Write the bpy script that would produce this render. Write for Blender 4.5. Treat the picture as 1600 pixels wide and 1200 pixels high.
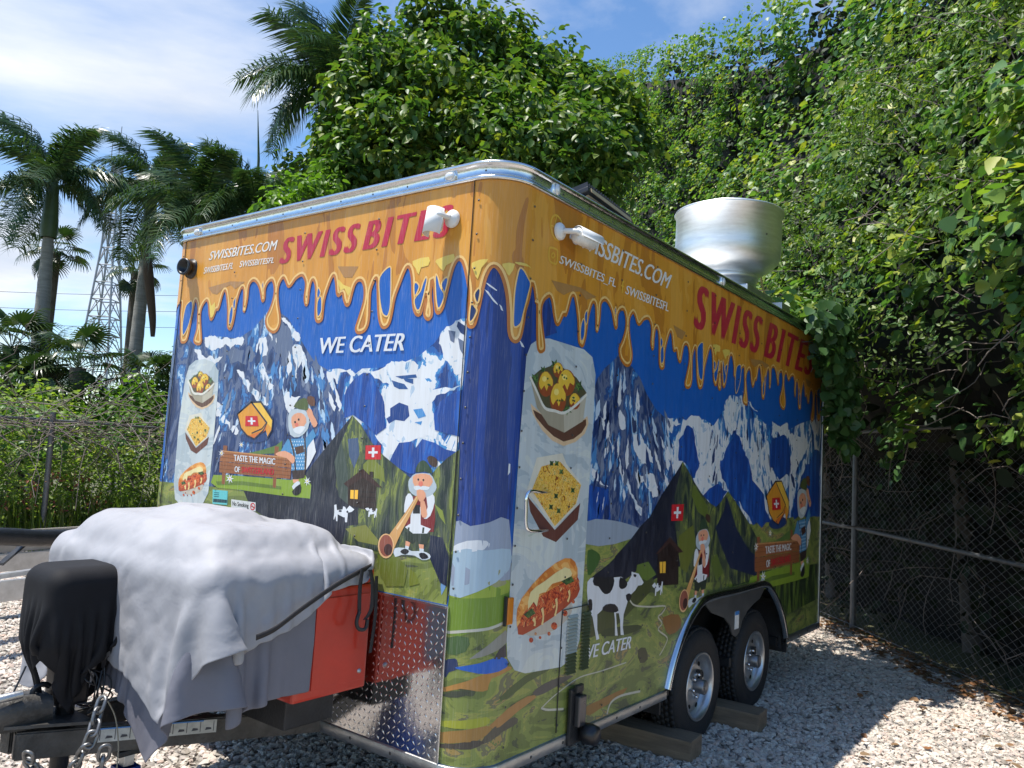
import bpy, bmesh, math, random
import numpy as np
from mathutils import Vector, Matrix, noise
from mathutils.geometry import delaunay_2d_cdt

for o in list(bpy.data.objects): bpy.data.objects.remove(o)
SC = bpy.context.scene
COL = SC.collection
random.seed(7); RNG = np.random.default_rng(7)

# ------------------------------------------------------------------ camera
CAM = np.array([-2.63079598, -2.07715375, 1.72686735])
CR = np.array([0.59734419, -0.79974777, 0.0598617])
CU = np.array([-0.11074561, -0.00832995, 0.99381388])
CF = np.array([0.79430179, 0.60027837, 0.0935444])
FPX = 1234.72
cd = bpy.data.cameras.new('camera'); cam = bpy.data.objects.new('camera', cd); COL.objects.link(cam)
cd.sensor_width = 36.0; cd.lens = 36.0 * FPX / 1600.0; cd.clip_end = 5000; cd.clip_start = 0.05
mw = Matrix.Identity(4)
for i in range(3):
    mw[i][0] = CR[i]; mw[i][1] = CU[i]; mw[i][2] = -CF[i]; mw[i][3] = CAM[i]
cam.matrix_world = mw
SC.camera = cam
SC.render.resolution_x = 1024; SC.render.resolution_y = 768

# ------------------------------------------------------------------ light
TOSUN = Vector((-0.26, 0.25, 1.0)).normalized()
sd = bpy.data.lights.new('sun', 'SUN'); sd.energy = 4.6; sd.angle = math.radians(0.5); sd.color = (1.0, 0.955, 0.88)
sun = bpy.data.objects.new('sun', sd); COL.objects.link(sun)
sun.rotation_euler = TOSUN.to_track_quat('Z', 'Y').to_euler()
elev = math.asin(TOSUN.z); azi = math.atan2(TOSUN.x, TOSUN.y)

W = bpy.data.worlds.new('World'); SC.world = W; W.use_nodes = True
nt = W.node_tree; nt.nodes.clear()
N = nt.nodes.new; Lk = nt.links.new
out = N('ShaderNodeOutputWorld'); bg = N('ShaderNodeBackground'); bg.inputs['Strength'].default_value = 0.125
sky = N('ShaderNodeTexSky'); sky.sky_type = 'NISHITA'; sky.sun_disc = False
sky.sun_elevation = elev; sky.sun_rotation = azi; sky.altitude = 0; sky.air_density = 1.0; sky.dust_density = 0.25; sky.ozone_density = 3.0
tc = N('ShaderNodeTexCoord')
# clouds: noise on the view direction projected to a flat layer overhead
sep = N('ShaderNodeSeparateXYZ'); Lk(tc.outputs['Generated'], sep.inputs[0])
zz = N('ShaderNodeMath'); zz.operation = 'MAXIMUM'; Lk(sep.outputs['Z'], zz.inputs[0]); zz.inputs[1].default_value = 0.0
za = N('ShaderNodeMath'); za.operation = 'ADD'; Lk(zz.outputs[0], za.inputs[0]); za.inputs[1].default_value = 0.16
dx = N('ShaderNodeMath'); dx.operation = 'DIVIDE'; Lk(sep.outputs['X'], dx.inputs[0]); Lk(za.outputs[0], dx.inputs[1])
dy = N('ShaderNodeMath'); dy.operation = 'DIVIDE'; Lk(sep.outputs['Y'], dy.inputs[0]); Lk(za.outputs[0], dy.inputs[1])
cmb = N('ShaderNodeCombineXYZ'); Lk(dx.outputs[0], cmb.inputs[0]); Lk(dy.outputs[0], cmb.inputs[1])
mp = N('ShaderNodeMapping'); Lk(cmb.outputs[0], mp.inputs[0])
mp.inputs['Location'].default_value = (CLOUD_LOC if 'CLOUD_LOC' in globals() else (3.1, 1.7, 0.0))
mp.inputs['Scale'].default_value = (0.55, 0.55, 1)
n1 = N('ShaderNodeTexNoise'); n1.inputs['Scale'].default_value = 1.0; n1.inputs['Detail'].default_value = 9; n1.inputs['Roughness'].default_value = 0.58; n1.inputs['Distortion'].default_value = 0.35
Lk(mp.outputs[0], n1.inputs['Vector'])
rp = N('ShaderNodeValToRGB'); rp.color_ramp.elements[0].position = 0.565; rp.color_ramp.elements[1].position = 0.72
rp.color_ramp.elements[0].color = (0, 0, 0, 1); rp.color_ramp.elements[1].color = (1, 1, 1, 1)
# the cloud bank towards +Y (left of the view) is thicker than the rest of the sky
dt = N('ShaderNodeVectorMath'); dt.operation = 'DOT_PRODUCT'; Lk(tc.outputs['Generated'], dt.inputs[0])
_b = Vector((0.352, 0.889, 0.293)).normalized(); dt.inputs[1].default_value = _b
br = N('ShaderNodeMapRange'); br.interpolation_type = 'SMOOTHSTEP'; Lk(dt.outputs['Value'], br.inputs['Value'])
br.inputs['From Min'].default_value = 0.94; br.inputs['From Max'].default_value = 0.995; br.inputs['To Min'].default_value = 0.0; br.inputs['To Max'].default_value = 0.13
ad = N('ShaderNodeMath'); ad.operation = 'ADD'; Lk(n1.outputs['Fac'], ad.inputs[0]); Lk(br.outputs[0], ad.inputs[1])
Lk(ad.outputs[0], rp.inputs[0])
n2 = N('ShaderNodeTexNoise'); n2.inputs['Scale'].default_value = 2.3; n2.inputs['Detail'].default_value = 6; Lk(mp.outputs[0], n2.inputs['Vector'])
cr2 = N('ShaderNodeValToRGB'); Lk(n2.outputs['Fac'], cr2.inputs[0])
cr2.color_ramp.elements[0].position = 0.35; cr2.color_ramp.elements[0].color = (3.7, 4.1, 4.8, 1)
cr2.color_ramp.elements[1].position = 0.65; cr2.color_ramp.elements[1].color = (5.6, 5.7, 5.9, 1)
mx = N('ShaderNodeMix'); mx.data_type = 'RGBA'; Lk(rp.outputs[0], mx.inputs['Factor']); hs = N('ShaderNodeHueSaturation'); hs.inputs['Saturation'].default_value = 1.12; Lk(sky.outputs[0], hs.inputs['Color']); Lk(hs.outputs[0], mx.inputs['A']); Lk(cr2.outputs[0], mx.inputs['B'])
Lk(mx.outputs['Result'], bg.inputs['Color']); Lk(bg.outputs[0], out.inputs[0])

vs = SC.view_settings; vs.view_transform = 'Standard'; vs.look = 'None'; vs.exposure = 0.7; vs.gamma = 1.0; vs.use_curve_mapping = False
SC.render.engine = 'CYCLES'
SC.cycles.max_bounces = 7; SC.cycles.transparent_max_bounces = 8

# ------------------------------------------------------------------ pixel rays of the 1600 x 1200 photograph -> places in the world
def ray(px, py):
    return CF + (px - 800) / FPX * CR - (py - 600) / FPX * CU
def onY(v, px, py):
    d = ray(px, py); return CAM + d * ((v - CAM[1]) / d[1])
def onX(v, px, py):
    d = ray(px, py); return CAM + d * ((v - CAM[0]) / d[0])
def onZ(v, px, py):
    d = ray(px, py); return CAM + d * ((v - CAM[2]) / d[2])
def at(px, py, dist):
    d = ray(px, py); return CAM + d * (dist / math.hypot(d[0], d[1]))

# ------------------------------------------------------------------ materials
def _ns(m):
    m.use_nodes = True; nt = m.node_tree; nt.nodes.clear()
    o = nt.nodes.new('ShaderNodeOutputMaterial'); b = nt.nodes.new('ShaderNodeBsdfPrincipled')
    nt.links.new(b.outputs[0], o.inputs[0]); return nt, o, b
MATS = {}
def mat(name, col, rough=0.5, metal=0.0, var=0.12, vs_=8.0, bump=0.0, bs=60.0, spec=0.5, vscale=(1, 1, 1), island=0.0, coat=0.0):
    if name in MATS: return MATS[name]
    m = bpy.data.materials.new(name); nt, o, b = _ns(m); N = nt.nodes.new; L = nt.links.new
    b.inputs['Roughness'].default_value = rough; b.inputs['Metallic'].default_value = metal
    b.inputs['Specular IOR Level'].default_value = spec; b.inputs['Coat Weight'].default_value = coat
    t = N('ShaderNodeTexCoord'); mp = N('ShaderNodeMapping'); mp.inputs['Scale'].default_value = vscale; L(t.outputs['Object'], mp.inputs[0])
    n = N('ShaderNodeTexNoise'); n.inputs['Scale'].default_value = vs_; n.inputs['Detail'].default_value = 6; n.inputs['Roughness'].default_value = 0.62; L(mp.outputs[0], n.inputs['Vector'])
    mr = N('ShaderNodeMapRange'); L(n.outputs['Fac'], mr.inputs['Value']); mr.inputs['From Min'].default_value = 0.3; mr.inputs['From Max'].default_value = 0.7
    mr.inputs['To Min'].default_value = 1 - var; mr.inputs['To Max'].default_value = 1 + var
    mul = N('ShaderNodeVectorMath'); mul.operation = 'SCALE'; mul.inputs[0].default_value = col[:3]; L(mr.outputs[0], mul.inputs['Scale'])
    last = mul.outputs[0]
    if island:
        g = N('ShaderNodeNewGeometry'); m2 = N('ShaderNodeMapRange'); L(g.outputs['Random Per Island'], m2.inputs['Value'])
        m2.inputs['To Min'].default_value = 1 - island; m2.inputs['To Max'].default_value = 1 + island
        mu2 = N('ShaderNodeVectorMath'); mu2.operation = 'SCALE'; L(last, mu2.inputs[0]); L(m2.outputs[0], mu2.inputs['Scale']); last = mu2.outputs[0]
    L(last, b.inputs['Base Color'])
    rr = N('ShaderNodeMapRange'); L(n.outputs['Fac'], rr.inputs['Value']); rr.inputs['To Min'].default_value = max(0.02, rough - 0.12); rr.inputs['To Max'].default_value = min(1, rough + 0.12)
    L(rr.outputs[0], b.inputs['Roughness'])
    if bump:
        n2 = N('ShaderNodeTexNoise'); n2.inputs['Scale'].default_value = bs; n2.inputs['Detail'].default_value = 4; L(mp.outputs[0], n2.inputs['Vector'])
        bp = N('ShaderNodeBump'); bp.inputs['Strength'].default_value = bump; bp.inputs['Distance'].default_value = 0.01; L(n2.outputs['Fac'], bp.inputs['Height']); L(bp.outputs[0], b.inputs['Normal'])
    MATS[name] = m; return m

def print_group():
    """weathered vinyl print: fine vertical chalk streaks and light grime over a colour, in the (s,z) map of the wrap"""
    g = bpy.data.node_groups.new('vinyl_print', 'ShaderNodeTree')
    g.interface.new_socket('Color', in_out='INPUT', socket_type='NodeSocketColor')
    g.interface.new_socket('BSDF', in_out='OUTPUT', socket_type='NodeSocketShader')
    N = g.nodes.new; L = g.links.new
    gi = N('NodeGroupInput'); go = N('NodeGroupOutput')
    uv = N('ShaderNodeUVMap'); uv.uv_map = 'wrap'
    mp = N('ShaderNodeMapping'); mp.inputs['Scale'].default_value = (190, 7, 1); L(uv.outputs[0], mp.inputs[0])
    n = N('ShaderNodeTexNoise'); n.inputs['Scale'].default_value = 1; n.inputs['Detail'].default_value = 5; n.inputs['Roughness'].default_value = 0.7; L(mp.outputs[0], n.inputs['Vector'])
    r = N('ShaderNodeMapRange'); L(n.outputs['Fac'], r.inputs['Value']); r.inputs['From Min'].default_value = 0.5; r.inputs['From Max'].default_value = 0.8; r.inputs['To Max'].default_value = 0.33
    # front panel has weathered more than the side
    sp = N('ShaderNodeSeparateXYZ'); L(uv.outputs[0], sp.inputs[0])
    fr = N('ShaderNodeMapRange'); L(sp.outputs[0], fr.inputs['Value']); fr.inputs['From Min'].default_value = -0.3; fr.inputs['From Max'].default_value = 0.25; fr.inputs['To Min'].default_value = 1.0; fr.inputs['To Max'].default_value = 0.35
    k = N('ShaderNodeMath'); k.operation = 'MULTIPLY'; L(r.outputs[0], k.inputs[0]); L(fr.outputs[0], k.inputs[1])
    m1 = N('ShaderNodeMix'); m1.data_type = 'RGBA'; L(k.outputs[0], m1.inputs['Factor']); L(gi.outputs[0], m1.inputs['A']); m1.inputs['B'].default_value = (0.62, 0.6, 0.55, 1)
    mp2 = N('ShaderNodeMapping'); mp2.inputs['Scale'].default_value = (26, 1.6, 1); L(uv.outputs[0], mp2.inputs[0])
    n2 = N('ShaderNodeTexNoise'); n2.inputs['Scale'].default_value = 1; n2.inputs['Detail'].default_value = 7; n2.inputs['Roughness'].default_value = 0.65; L(mp2.outputs[0], n2.inputs['Vector'])
    r2 = N('ShaderNodeMapRange'); L(n2.outputs['Fac'], r2.inputs['Value']); r2.inputs['From Min'].default_value = 0.42; r2.inputs['From Max'].default_value = 0.75; r2.inputs['To Max'].default_value = 0.26
    m2 = N('ShaderNodeMix'); m2.data_type = 'RGBA'; m2.blend_type = 'MULTIPLY'; L(r2.outputs[0], m2.inputs['Factor']); L(m1.outputs['Result'], m2.inputs['A']); m2.inputs['B'].default_value = (0.42, 0.36, 0.26, 1)
    b = N('ShaderNodeBsdfPrincipled'); L(m2.outputs['Result'], b.inputs['Base Color'])
    r3 = N('ShaderNodeMapRange'); L(n.outputs['Fac'], r3.inputs['Value']); r3.inputs['To Min'].default_value = 0.22; r3.inputs['To Max'].default_value = 0.55; L(r3.outputs[0], b.inputs['Roughness'])
    n3 = N('ShaderNodeTexNoise'); n3.inputs['Scale'].default_value = 5; n3.inputs['Detail'].default_value = 1; L(uv.outputs[0], n3.inputs['Vector'])
    bp = N('ShaderNodeBump'); bp.inputs['Strength'].default_value = 0.16; bp.inputs['Distance'].default_value = 0.02; L(n3.outputs['Fac'], bp.inputs['Height']); L(bp.outputs[0], b.inputs['Normal'])
    L(b.outputs[0], go.inputs[0]); return g
PG = print_group()
def pm(col, name=None):
    """flat printed colour"""
    key = 'print_%02x%02x%02x' % tuple(int(max(0, min(1, c)) ** 0.4545 * 255) for c in col[:3])
    if key in MATS: return MATS[key]
    m = bpy.data.materials.new(key); m.use_nodes = True; nt = m.node_tree; nt.nodes.clear()
    o = nt.nodes.new('ShaderNodeOutputMaterial'); g = nt.nodes.new('ShaderNodeGroup'); g.node_tree = PG
    g.inputs[0].default_value = (*col[:3], 1); nt.links.new(g.outputs[0], o.inputs[0]); MATS[key] = m; return m
def pattern(name, stops, scale=(6, 4), detail=4, dist=1.2, skew=0.0, rough=0.6):
    """printed brush-stroke patches: noise cut into flat colours, laid in the wrap's own (s,z) map"""
    if name in MATS: return MATS[name]
    m = bpy.data.materials.new(name); m.use_nodes = True; nt = m.node_tree; nt.nodes.clear(); N = nt.nodes.new; L = nt.links.new
    o = N('ShaderNodeOutputMaterial'); g = N('ShaderNodeGroup'); g.node_tree = PG
    uv = N('ShaderNodeUVMap'); uv.uv_map = 'wrap'
    mp = N('ShaderNodeMapping'); mp.inputs['Scale'].default_value = (scale[0], scale[1], 1); mp.inputs['Rotation'].default_value = (0, 0, skew); L(uv.outputs[0], mp.inputs[0])
    n = N('ShaderNodeTexNoise'); n.inputs['Scale'].default_value = 1; n.inputs['Detail'].default_value = detail; n.inputs['Roughness'].default_value = rough; n.inputs['Distortion'].default_value = dist; L(mp.outputs[0], n.inputs['Vector'])
    r = N('ShaderNodeValToRGB'); cr = r.color_ramp; cr.interpolation = 'CONSTANT'
    while len(cr.elements) < len(stops): cr.elements.new(0.5)
    for e, (p, c) in zip(cr.elements, stops): e.position = p; e.color = (*c, 1)
    L(n.outputs['Fac'], r.inputs[0]); L(r.outputs[0], g.inputs[0]); L(g.outputs[0], o.inputs[0]); MATS[name] = m; return m

def leafmat(name, cols, rough=0.42, trans=0.35, patch=None, pscale=0.9):
    if name in MATS: return MATS[name]
    m = bpy.data.materials.new(name); m.use_nodes = True; nt = m.node_tree; nt.nodes.clear(); N = nt.nodes.new; L = nt.links.new
    o = N('ShaderNodeOutputMaterial'); b = N('ShaderNodeBsdfPrincipled'); t = N('ShaderNodeBsdfTranslucent'); mx = N('ShaderNodeMixShader')
    g = N('ShaderNodeNewGeometry'); r = N('ShaderNodeValToRGB'); cr = r.color_ramp
    while len(cr.elements) < len(cols): cr.elements.new(0.5)
    for i, (e, c) in enumerate(zip(cr.elements, cols)): e.position = i / (len(cols) - 1); e.color = (*c, 1)
    L(g.outputs['Random Per Island'], r.inputs[0]); col = r.outputs[0]
    if patch:                                                        # drifts of younger, yellower growth
        tc = N('ShaderNodeTexCoord'); nz = N('ShaderNodeTexNoise'); nz.inputs['Scale'].default_value = pscale; nz.inputs['Detail'].default_value = 3; L(tc.outputs['Object'], nz.inputs['Vector'])
        mr = N('ShaderNodeMapRange'); L(nz.outputs['Fac'], mr.inputs['Value']); mr.inputs['From Min'].default_value = 0.48; mr.inputs['From Max'].default_value = 0.66; mr.inputs['To Max'].default_value = 0.75
        pc = N('ShaderNodeMix'); pc.data_type = 'RGBA'; pc.blend_type = 'MULTIPLY'; L(mr.outputs[0], pc.inputs['Factor']); L(col, pc.inputs['A']); pc.inputs['B'].default_value = (*patch, 1); col = pc.outputs['Result']
    L(col, b.inputs['Base Color'])
    sc = N('ShaderNodeVectorMath'); sc.operation = 'MULTIPLY'; L(col, sc.inputs[0]); sc.inputs[1].default_value = (1.5, 1.7, 0.7); L(sc.outputs[0], t.inputs['Color'])
    b.inputs['Roughness'].default_value = rough; b.inputs['Specular IOR Level'].default_value = 0.4
    mx.inputs[0].default_value = trans; L(b.outputs[0], mx.inputs[1]); L(t.outputs[0], mx.inputs[2]); L(mx.outputs[0], o.inputs[0]); MATS[name] = m; return m

# ------------------------------------------------------------------ object helpers
def obj(name, me, m=None, parent=None, loc=None):
    if not isinstance(me, bpy.types.Mesh):
        bm = me; me = bpy.data.meshes.new(name); bm.to_mesh(me); bm.free()
    if m is not None:
        for x in (m if isinstance(m, (list, tuple)) else [m]): me.materials.append(x)
    o = bpy.data.objects.new(name, me); COL.objects.link(o)
    if parent is not None: o.parent = parent
    if loc is not None: o.location = loc
    return o
def empty(name, loc=(0, 0, 0), label=None, cat=None, group=None, rz=0):
    o = bpy.data.objects.new(name, None); COL.objects.link(o); o.location = loc; o.rotation_euler = (0, 0, rz); o.empty_display_size = 0.2
    if label: tag(o, label, cat, group)
    return o
def tag(o, label=None, cat=None, group=None, kind=None):
    if label: o['label'] = label
    if cat: o['category'] = cat
    if group: o['group'] = group
    if kind: o['kind'] = kind
    return o
def copy_tree(o, parent=None, **kw):
    c = o.copy(); COL.objects.link(c); c.parent = parent
    for ch in list(o.children): copy_tree(ch, c)
    for k, v in kw.items(): c[k] = v
    return c
def mesh_np(name, V, F, smooth=False):
    """V (n,3); F list/array of equal-length faces or list of arrays"""
    me = bpy.data.meshes.new(name); V = np.asarray(V, np.float32)
    Fs = F if isinstance(F, list) else [F]
    Fs = [np.asarray(f, np.int32) for f in Fs if len(f)]
    me.vertices.add(len(V)); me.vertices.foreach_set('co', V.ravel())
    nl = sum(f.size for f in Fs); me.loops.add(nl); me.loops.foreach_set('vertex_index', np.concatenate([f.ravel() for f in Fs]))
    cnt = np.concatenate([np.full(len(f), f.shape[1], np.int32) for f in Fs]); st = np.concatenate([[0], np.cumsum(cnt)[:-1]]).astype(np.int32)
    me.polygons.add(len(cnt)); me.polygons.foreach_set('loop_start', st); me.polygons.foreach_set('loop_total', cnt)
    if smooth: me.polygons.foreach_set('use_smooth', np.ones(len(cnt), bool))
    me.update(calc_edges=True); return me
def box(bm, x0, x1, y0, y1, z0, z1, bev=0.0, M=None):
    vs = [bm.verts.new((x, y, z)) for x in (x0, x1) for y in (y0, y1) for z in (z0, z1)]
    fs = [bm.faces.new([vs[i] for i in f]) for f in ((0, 1, 3, 2), (4, 6, 7, 5), (0, 4, 5, 1), (2, 3, 7, 6), (0, 2, 6, 4), (1, 5, 7, 3))]
    if bev:
        r = bmesh.ops.bevel(bm, geom=list({e for f in fs for e in f.edges}), offset=bev, segments=2, profile=0.6, affect='EDGES')
        vs = list({v for f in r['faces'] for v in f.verts} | {v for v in vs if v.is_valid})
    if M is not None: bmesh.ops.transform(bm, matrix=M, verts=[v for v in vs if v.is_valid])
    return vs
def nbox(*a, **k):
    bm = bmesh.new(); box(bm, *a, **k); return bm
def lathe(prof, n=32, axis='Z', close=False):
    """prof list of (r,h)"""
    V = []; F = []
    for i in range(n):
        a = 2 * math.pi * i / n
        for r, h in prof:
            p = (r * math.cos(a), r * math.sin(a), h)
            if axis == 'Y': p = (p[0], p[2], p[1])
            if axis == 'X': p = (p[2], p[0], p[1])
            V.append(p)
    k = len(prof)
    for i in range(n):
        j = (i + 1) % n
        for q in range(k - 1):
            F.append((i * k + q, j * k + q, j * k + q + 1, i * k + q + 1))
        if close: F.append((i * k + k - 1, j * k + k - 1, j * k, i * k))
    return V, F
def lathe_mesh(name, prof, n=32, axis='Z', smooth=True, close=False):
    V, F = lathe(prof, n, axis, close); me = mesh_np(name, V, np.array(F), smooth); return me
def tube_np(P, rad, n=6, cap=True):
    P = np.asarray(P, float); k = len(P); rad = np.broadcast_to(np.asarray(rad, float), (k,))
    T = np.gradient(P, axis=0); T /= np.linalg.norm(T, axis=1)[:, None] + 1e-9
    ref = np.array([0, 0, 1.0]) if abs(T[0, 2]) < 0.9 else np.array([1.0, 0, 0])
    u = np.cross(ref, T[0]); u /= np.linalg.norm(u); U = []
    for i in range(k):
        u = u - T[i] * (u @ T[i]); u /= np.linalg.norm(u) + 1e-9; U.append(u)
    U = np.array(U); B = np.cross(T, U)
    a = np.arange(n) * 2 * math.pi / n
    V = P[:, None, :] + rad[:, None, None] * (np.cos(a)[None, :, None] * U[:, None, :] + np.sin(a)[None, :, None] * B[:, None, :])
    V = V.reshape(-1, 3)
    i = np.arange(k - 1)[:, None] * n; j = np.arange(n)[None, :]; j2 = (np.arange(n) + 1)[None, :] % n
    F = np.stack([i + j, i + j2, i + n + j2, i + n + j], -1).reshape(-1, 4)
    return V, F
def tubes_mesh(name, paths, rad, n=6, smooth=True):
    Vs = []; Fs = []; o = 0
    for idx, P in enumerate(paths):
        r = rad[idx] if isinstance(rad, list) else rad
        V, F = tube_np(P, r, n); Vs.append(V); Fs.append(F + o); o += len(V)
    return mesh_np(name, np.concatenate(Vs), np.concatenate(Fs), smooth)
def catmull(P, sub=4, closed=False):
    P = np.asarray(P, float); n = len(P); out = []
    rng = range(n) if closed else range(n - 1)
    for i in rng:
        p0 = P[(i - 1) % n] if closed or i > 0 else P[0]; p1 = P[i]; p2 = P[(i + 1) % n]; p3 = P[(i + 2) % n] if closed or i + 2 < n else P[n - 1]
        for k in range(sub):
            t = k / sub
            out.append(0.5 * (2 * p1 + (p2 - p0) * t + (2 * p0 - 5 * p1 + 4 * p2 - p3) * t * t + (3 * p1 - p0 - 3 * p2 + p3) * t ** 3))
    if not closed: out.append(P[-1])
    return np.array(out)
def vnoise(p, s=1.0, o=0):
    return noise.noise(Vector((p[0] * s + o, p[1] * s + o * 0.7, p[2] * s - o)))
# ================================================================== the trailer
TL, TW, TR = 4.886, 2.71, 0.18          # length (X), width (Y), corner radius
Z0, Z1 = 0.43, 2.972                    # wall bottom / top
AL = math.pi * TR / 2
S_L = 2 * TR - AL - (TW - TR)           # where the far front corner starts
ALU = mat('bright_aluminium', (0.72, 0.73, 0.74), 0.22, 1.0, 0.08, 14, 0.15, 30)
ALD = mat('dull_aluminium', (0.50, 0.51, 0.51), 0.42, 1.0, 0.15, 9, 0.2, 40)
BLK = mat('black_steel', (0.022, 0.023, 0.025), 0.45, 0.2, 0.35, 12, 0.3, 80)
BLKP = mat('black_plastic', (0.015, 0.015, 0.017), 0.35, 0, 0.2)
WHP = mat('white_plastic', (0.75, 0.75, 0.73), 0.35, 0, 0.06)
RUB = mat('tyre_rubber', (0.017, 0.017, 0.018), 0.72, 0, 0.3, 20, 0.35, 90)
CHR = mat('chrome', (0.82, 0.83, 0.85), 0.12, 1.0, 0.04)
SCR = mat('screw_metal', (0.10, 0.095, 0.09), 0.5, 0.7, 0.3)

def wrap(s, z, off=0.0):
    """developed wall coordinate -> world"""
    if s >= TR: return (s, -off, z)
    if s >= TR - AL:
        t = (TR - s) / TR; return (TR - (TR + off) * math.sin(t), TR - (TR + off) * math.cos(t), z)
    if s >= S_L: return (-off, TR + (TR - AL - s), z)
    p = (S_L - s) / TR
    if p <= math.pi / 2: return (TR - (TR + off) * math.cos(p), TW - TR + (TR + off) * math.sin(p), z)
    return (TR + (S_L - s) - AL, TW + off, z)
def unwrap(px, py):
    """photograph pixel -> developed wall coordinate (s,z)"""
    a = onX(0, px, py)
    if TR <= a[1] <= TW - TR: return (2 * TR - AL - a[1], a[2])
    if a[1] < TR:
        b = onY(0, px, py)
        if b[0] >= TR: return (b[0], b[2])
        c = np.array([TR, TR])
    else: c = np.array([TR, TW - TR])
    d = ray(px, py); o = CAM[:2] - c; A = d[0] ** 2 + d[1] ** 2; B = o @ d[:2]; Cc = o @ o - TR * TR
    q = B * B - A * Cc; t = (-B - math.sqrt(max(q, 0))) / A; P = CAM + d * t
    if a[1] < TR:
        th = math.atan2(TR - P[0], TR - P[1]); return (TR - TR * th, P[2])
    ph = math.atan2(P[1] - (TW - TR), TR - P[0]); return (S_L - TR * ph, P[2])

TRAILER = empty('food_trailer', (0, 0, 0), 'food trailer wrapped in mountain and cheese-drip print, parked on gravel', 'food trailer')

JR = random.Random(31)
def jag(pts, lv):
    """brush-torn outline: midpoints pushed sideways"""
    P = [tuple(p) for p in pts]
    for _ in range(lv):
        Q = []
        for i, a in enumerate(P):
            b = P[(i + 1) % len(P)]; dx, dy = b[0] - a[0], b[1] - a[1]; k = JR.uniform(-.16, .16); t = JR.uniform(.4, .6); Q += [a, (a[0] + dx * t - dy * k, a[1] + dy * t + dx * k)]
        P = Q
    return P

class Decal:
    """flat printed shapes on the wall, one object of many coloured pieces"""
    def __init__(self): self.n = 0; self.V = []; self.F = []; self.M = []; self.mats = []; self.UV = []
    def poly(self, pts, layer, m, smooth=0, px=True, mapf=None):
        if px: pts = [unwrap(*p) for p in pts]
        if mapf: pts = [mapf(*p) for p in pts]
        if smooth > 0: pts = catmull(pts, smooth, True)
        if smooth < 0: pts = jag(pts, -smooth)
        q = []
        for p in pts:
            if not q or math.hypot(q[-1][0] - p[0], q[-1][1] - p[1]) > 1e-4: q.append((float(p[0]), float(p[1])))
        if len(q) < 3: return
        cv, ce, cf, *_ = delaunay_2d_cdt([Vector(p) for p in q], [(i, (i + 1) % len(q)) for i in range(len(q))], [], 1, 1e-5)
        bm = bmesh.new(); vs = [bm.verts.new((v[0], v[1], 0)) for v in cv]
        for f in cf: bm.faces.new([vs[i] for i in f])
        smin = min(v.co.x for v in vs); smax = max(v.co.x for v in vs)
        for k in range(-1, 14):
            for base in (TR - AL, S_L - AL):
                c = base + AL * k / 12 if k >= 0 else base
                if smin < c < smax: bmesh.ops.bisect_plane(bm, geom=bm.verts[:] + bm.edges[:] + bm.faces[:], plane_co=(c, 0, 0), plane_no=(1, 0, 0), dist=1e-6)
        if m not in self.mats: self.mats.append(m)
        mi = self.mats.index(m); bm.verts.index_update(); o = len(self.V); self.n += 1; off = 0.0005 * layer + 0.00002 * (self.n % 8)
        for v in bm.verts: self.V.append(wrap(v.co.x, v.co.y, off)); self.UV.append((v.co.x, v.co.y))
        for f in bm.faces:
            idx = [o + v.index for v in f.verts]
            if len(idx) >= 3: self.F.append(idx); self.M.append(mi)
        bm.free()
    def stroke(self, pts, w, layer, m, px=True, mapf=None, smooth=4, closed=False):
        if px: pts = [unwrap(*p) for p in pts]
        if mapf: pts = [mapf(*p) for p in pts]
        P = catmull(pts, smooth, closed) if smooth else np.array(pts, float)
        if closed: P = np.vstack([P, P[:1]])
        n = len(P); ws = np.interp(np.linspace(0, 1, n), np.linspace(0, 1, len(w)), w) if hasattr(w, '__len__') else np.full(n, w)
        T = np.gradient(P, axis=0); T /= np.linalg.norm(T, axis=1)[:, None] + 1e-9; Nn = np.stack([-T[:, 1], T[:, 0]], 1)
        A = P + Nn * ws[:, None] / 2; B = P - Nn * ws[:, None] / 2
        if m not in self.mats: self.mats.append(m)
        mi = self.mats.index(m); o = len(self.V); off = 0.0005 * layer
        for i in range(n - 1):
            o = len(self.V); of = off + 0.00006 * (i % 4)
            for q in (A[i], B[i], B[i + 1], A[i + 1]): self.V.append(wrap(q[0], q[1], of)); self.UV.append((q[0], q[1]))
            self.F.append([o, o + 1, o + 2, o + 3]); self.M.append(mi)
    def ell(self, c, rx, ry, layer, m, px=True, mapf=None, n=20, rot=0.0):
        pts = []
        for i in range(n):
            a = 2 * math.pi * i / n; x = rx * math.cos(a); y = ry * math.sin(a)
            pts.append((c[0] + x * math.cos(rot) - y * math.sin(rot), c[1] + x * math.sin(rot) + y * math.cos(rot)))
        self.poly(pts, layer, m, 0, px, mapf)
    def build(self, name, parent):
        me = bpy.data.meshes.new(name); me.from_pydata(self.V, [], self.F)
        for m in self.mats: me.materials.append(m)
        me.polygons.foreach_set('material_index', self.M)
        uv = me.uv_layers.new(name='wrap'); li = np.zeros(len(me.loops), np.int32); me.loops.foreach_get('vertex_index', li)
        uv.data.foreach_set('uv', np.asarray(self.UV, np.float32)[li].ravel())
        # face the normals outward
        me.update(); bm = bmesh.new(); bm.from_mesh(me)
        for f in bm.faces:
            c = f.calc_center_median(); n = Vector((c.x - 2.0, c.y - 1.355, 0)) if c.x > 0.19 else Vector((-1, (c.y - 1.355) * 0.02 - (0.6 if c.y < 0.18 else 0), 0))
            if c.y < 0.19 and c.x > 0.18: n = Vector((0, -1, 0))
            if f.normal.dot(n) < 0: f.normal_flip()
        bm.to_mesh(me); bm.free()
        o = bpy.data.objects.new(name, me); COL.objects.link(o); o.parent = parent; return o

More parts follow.
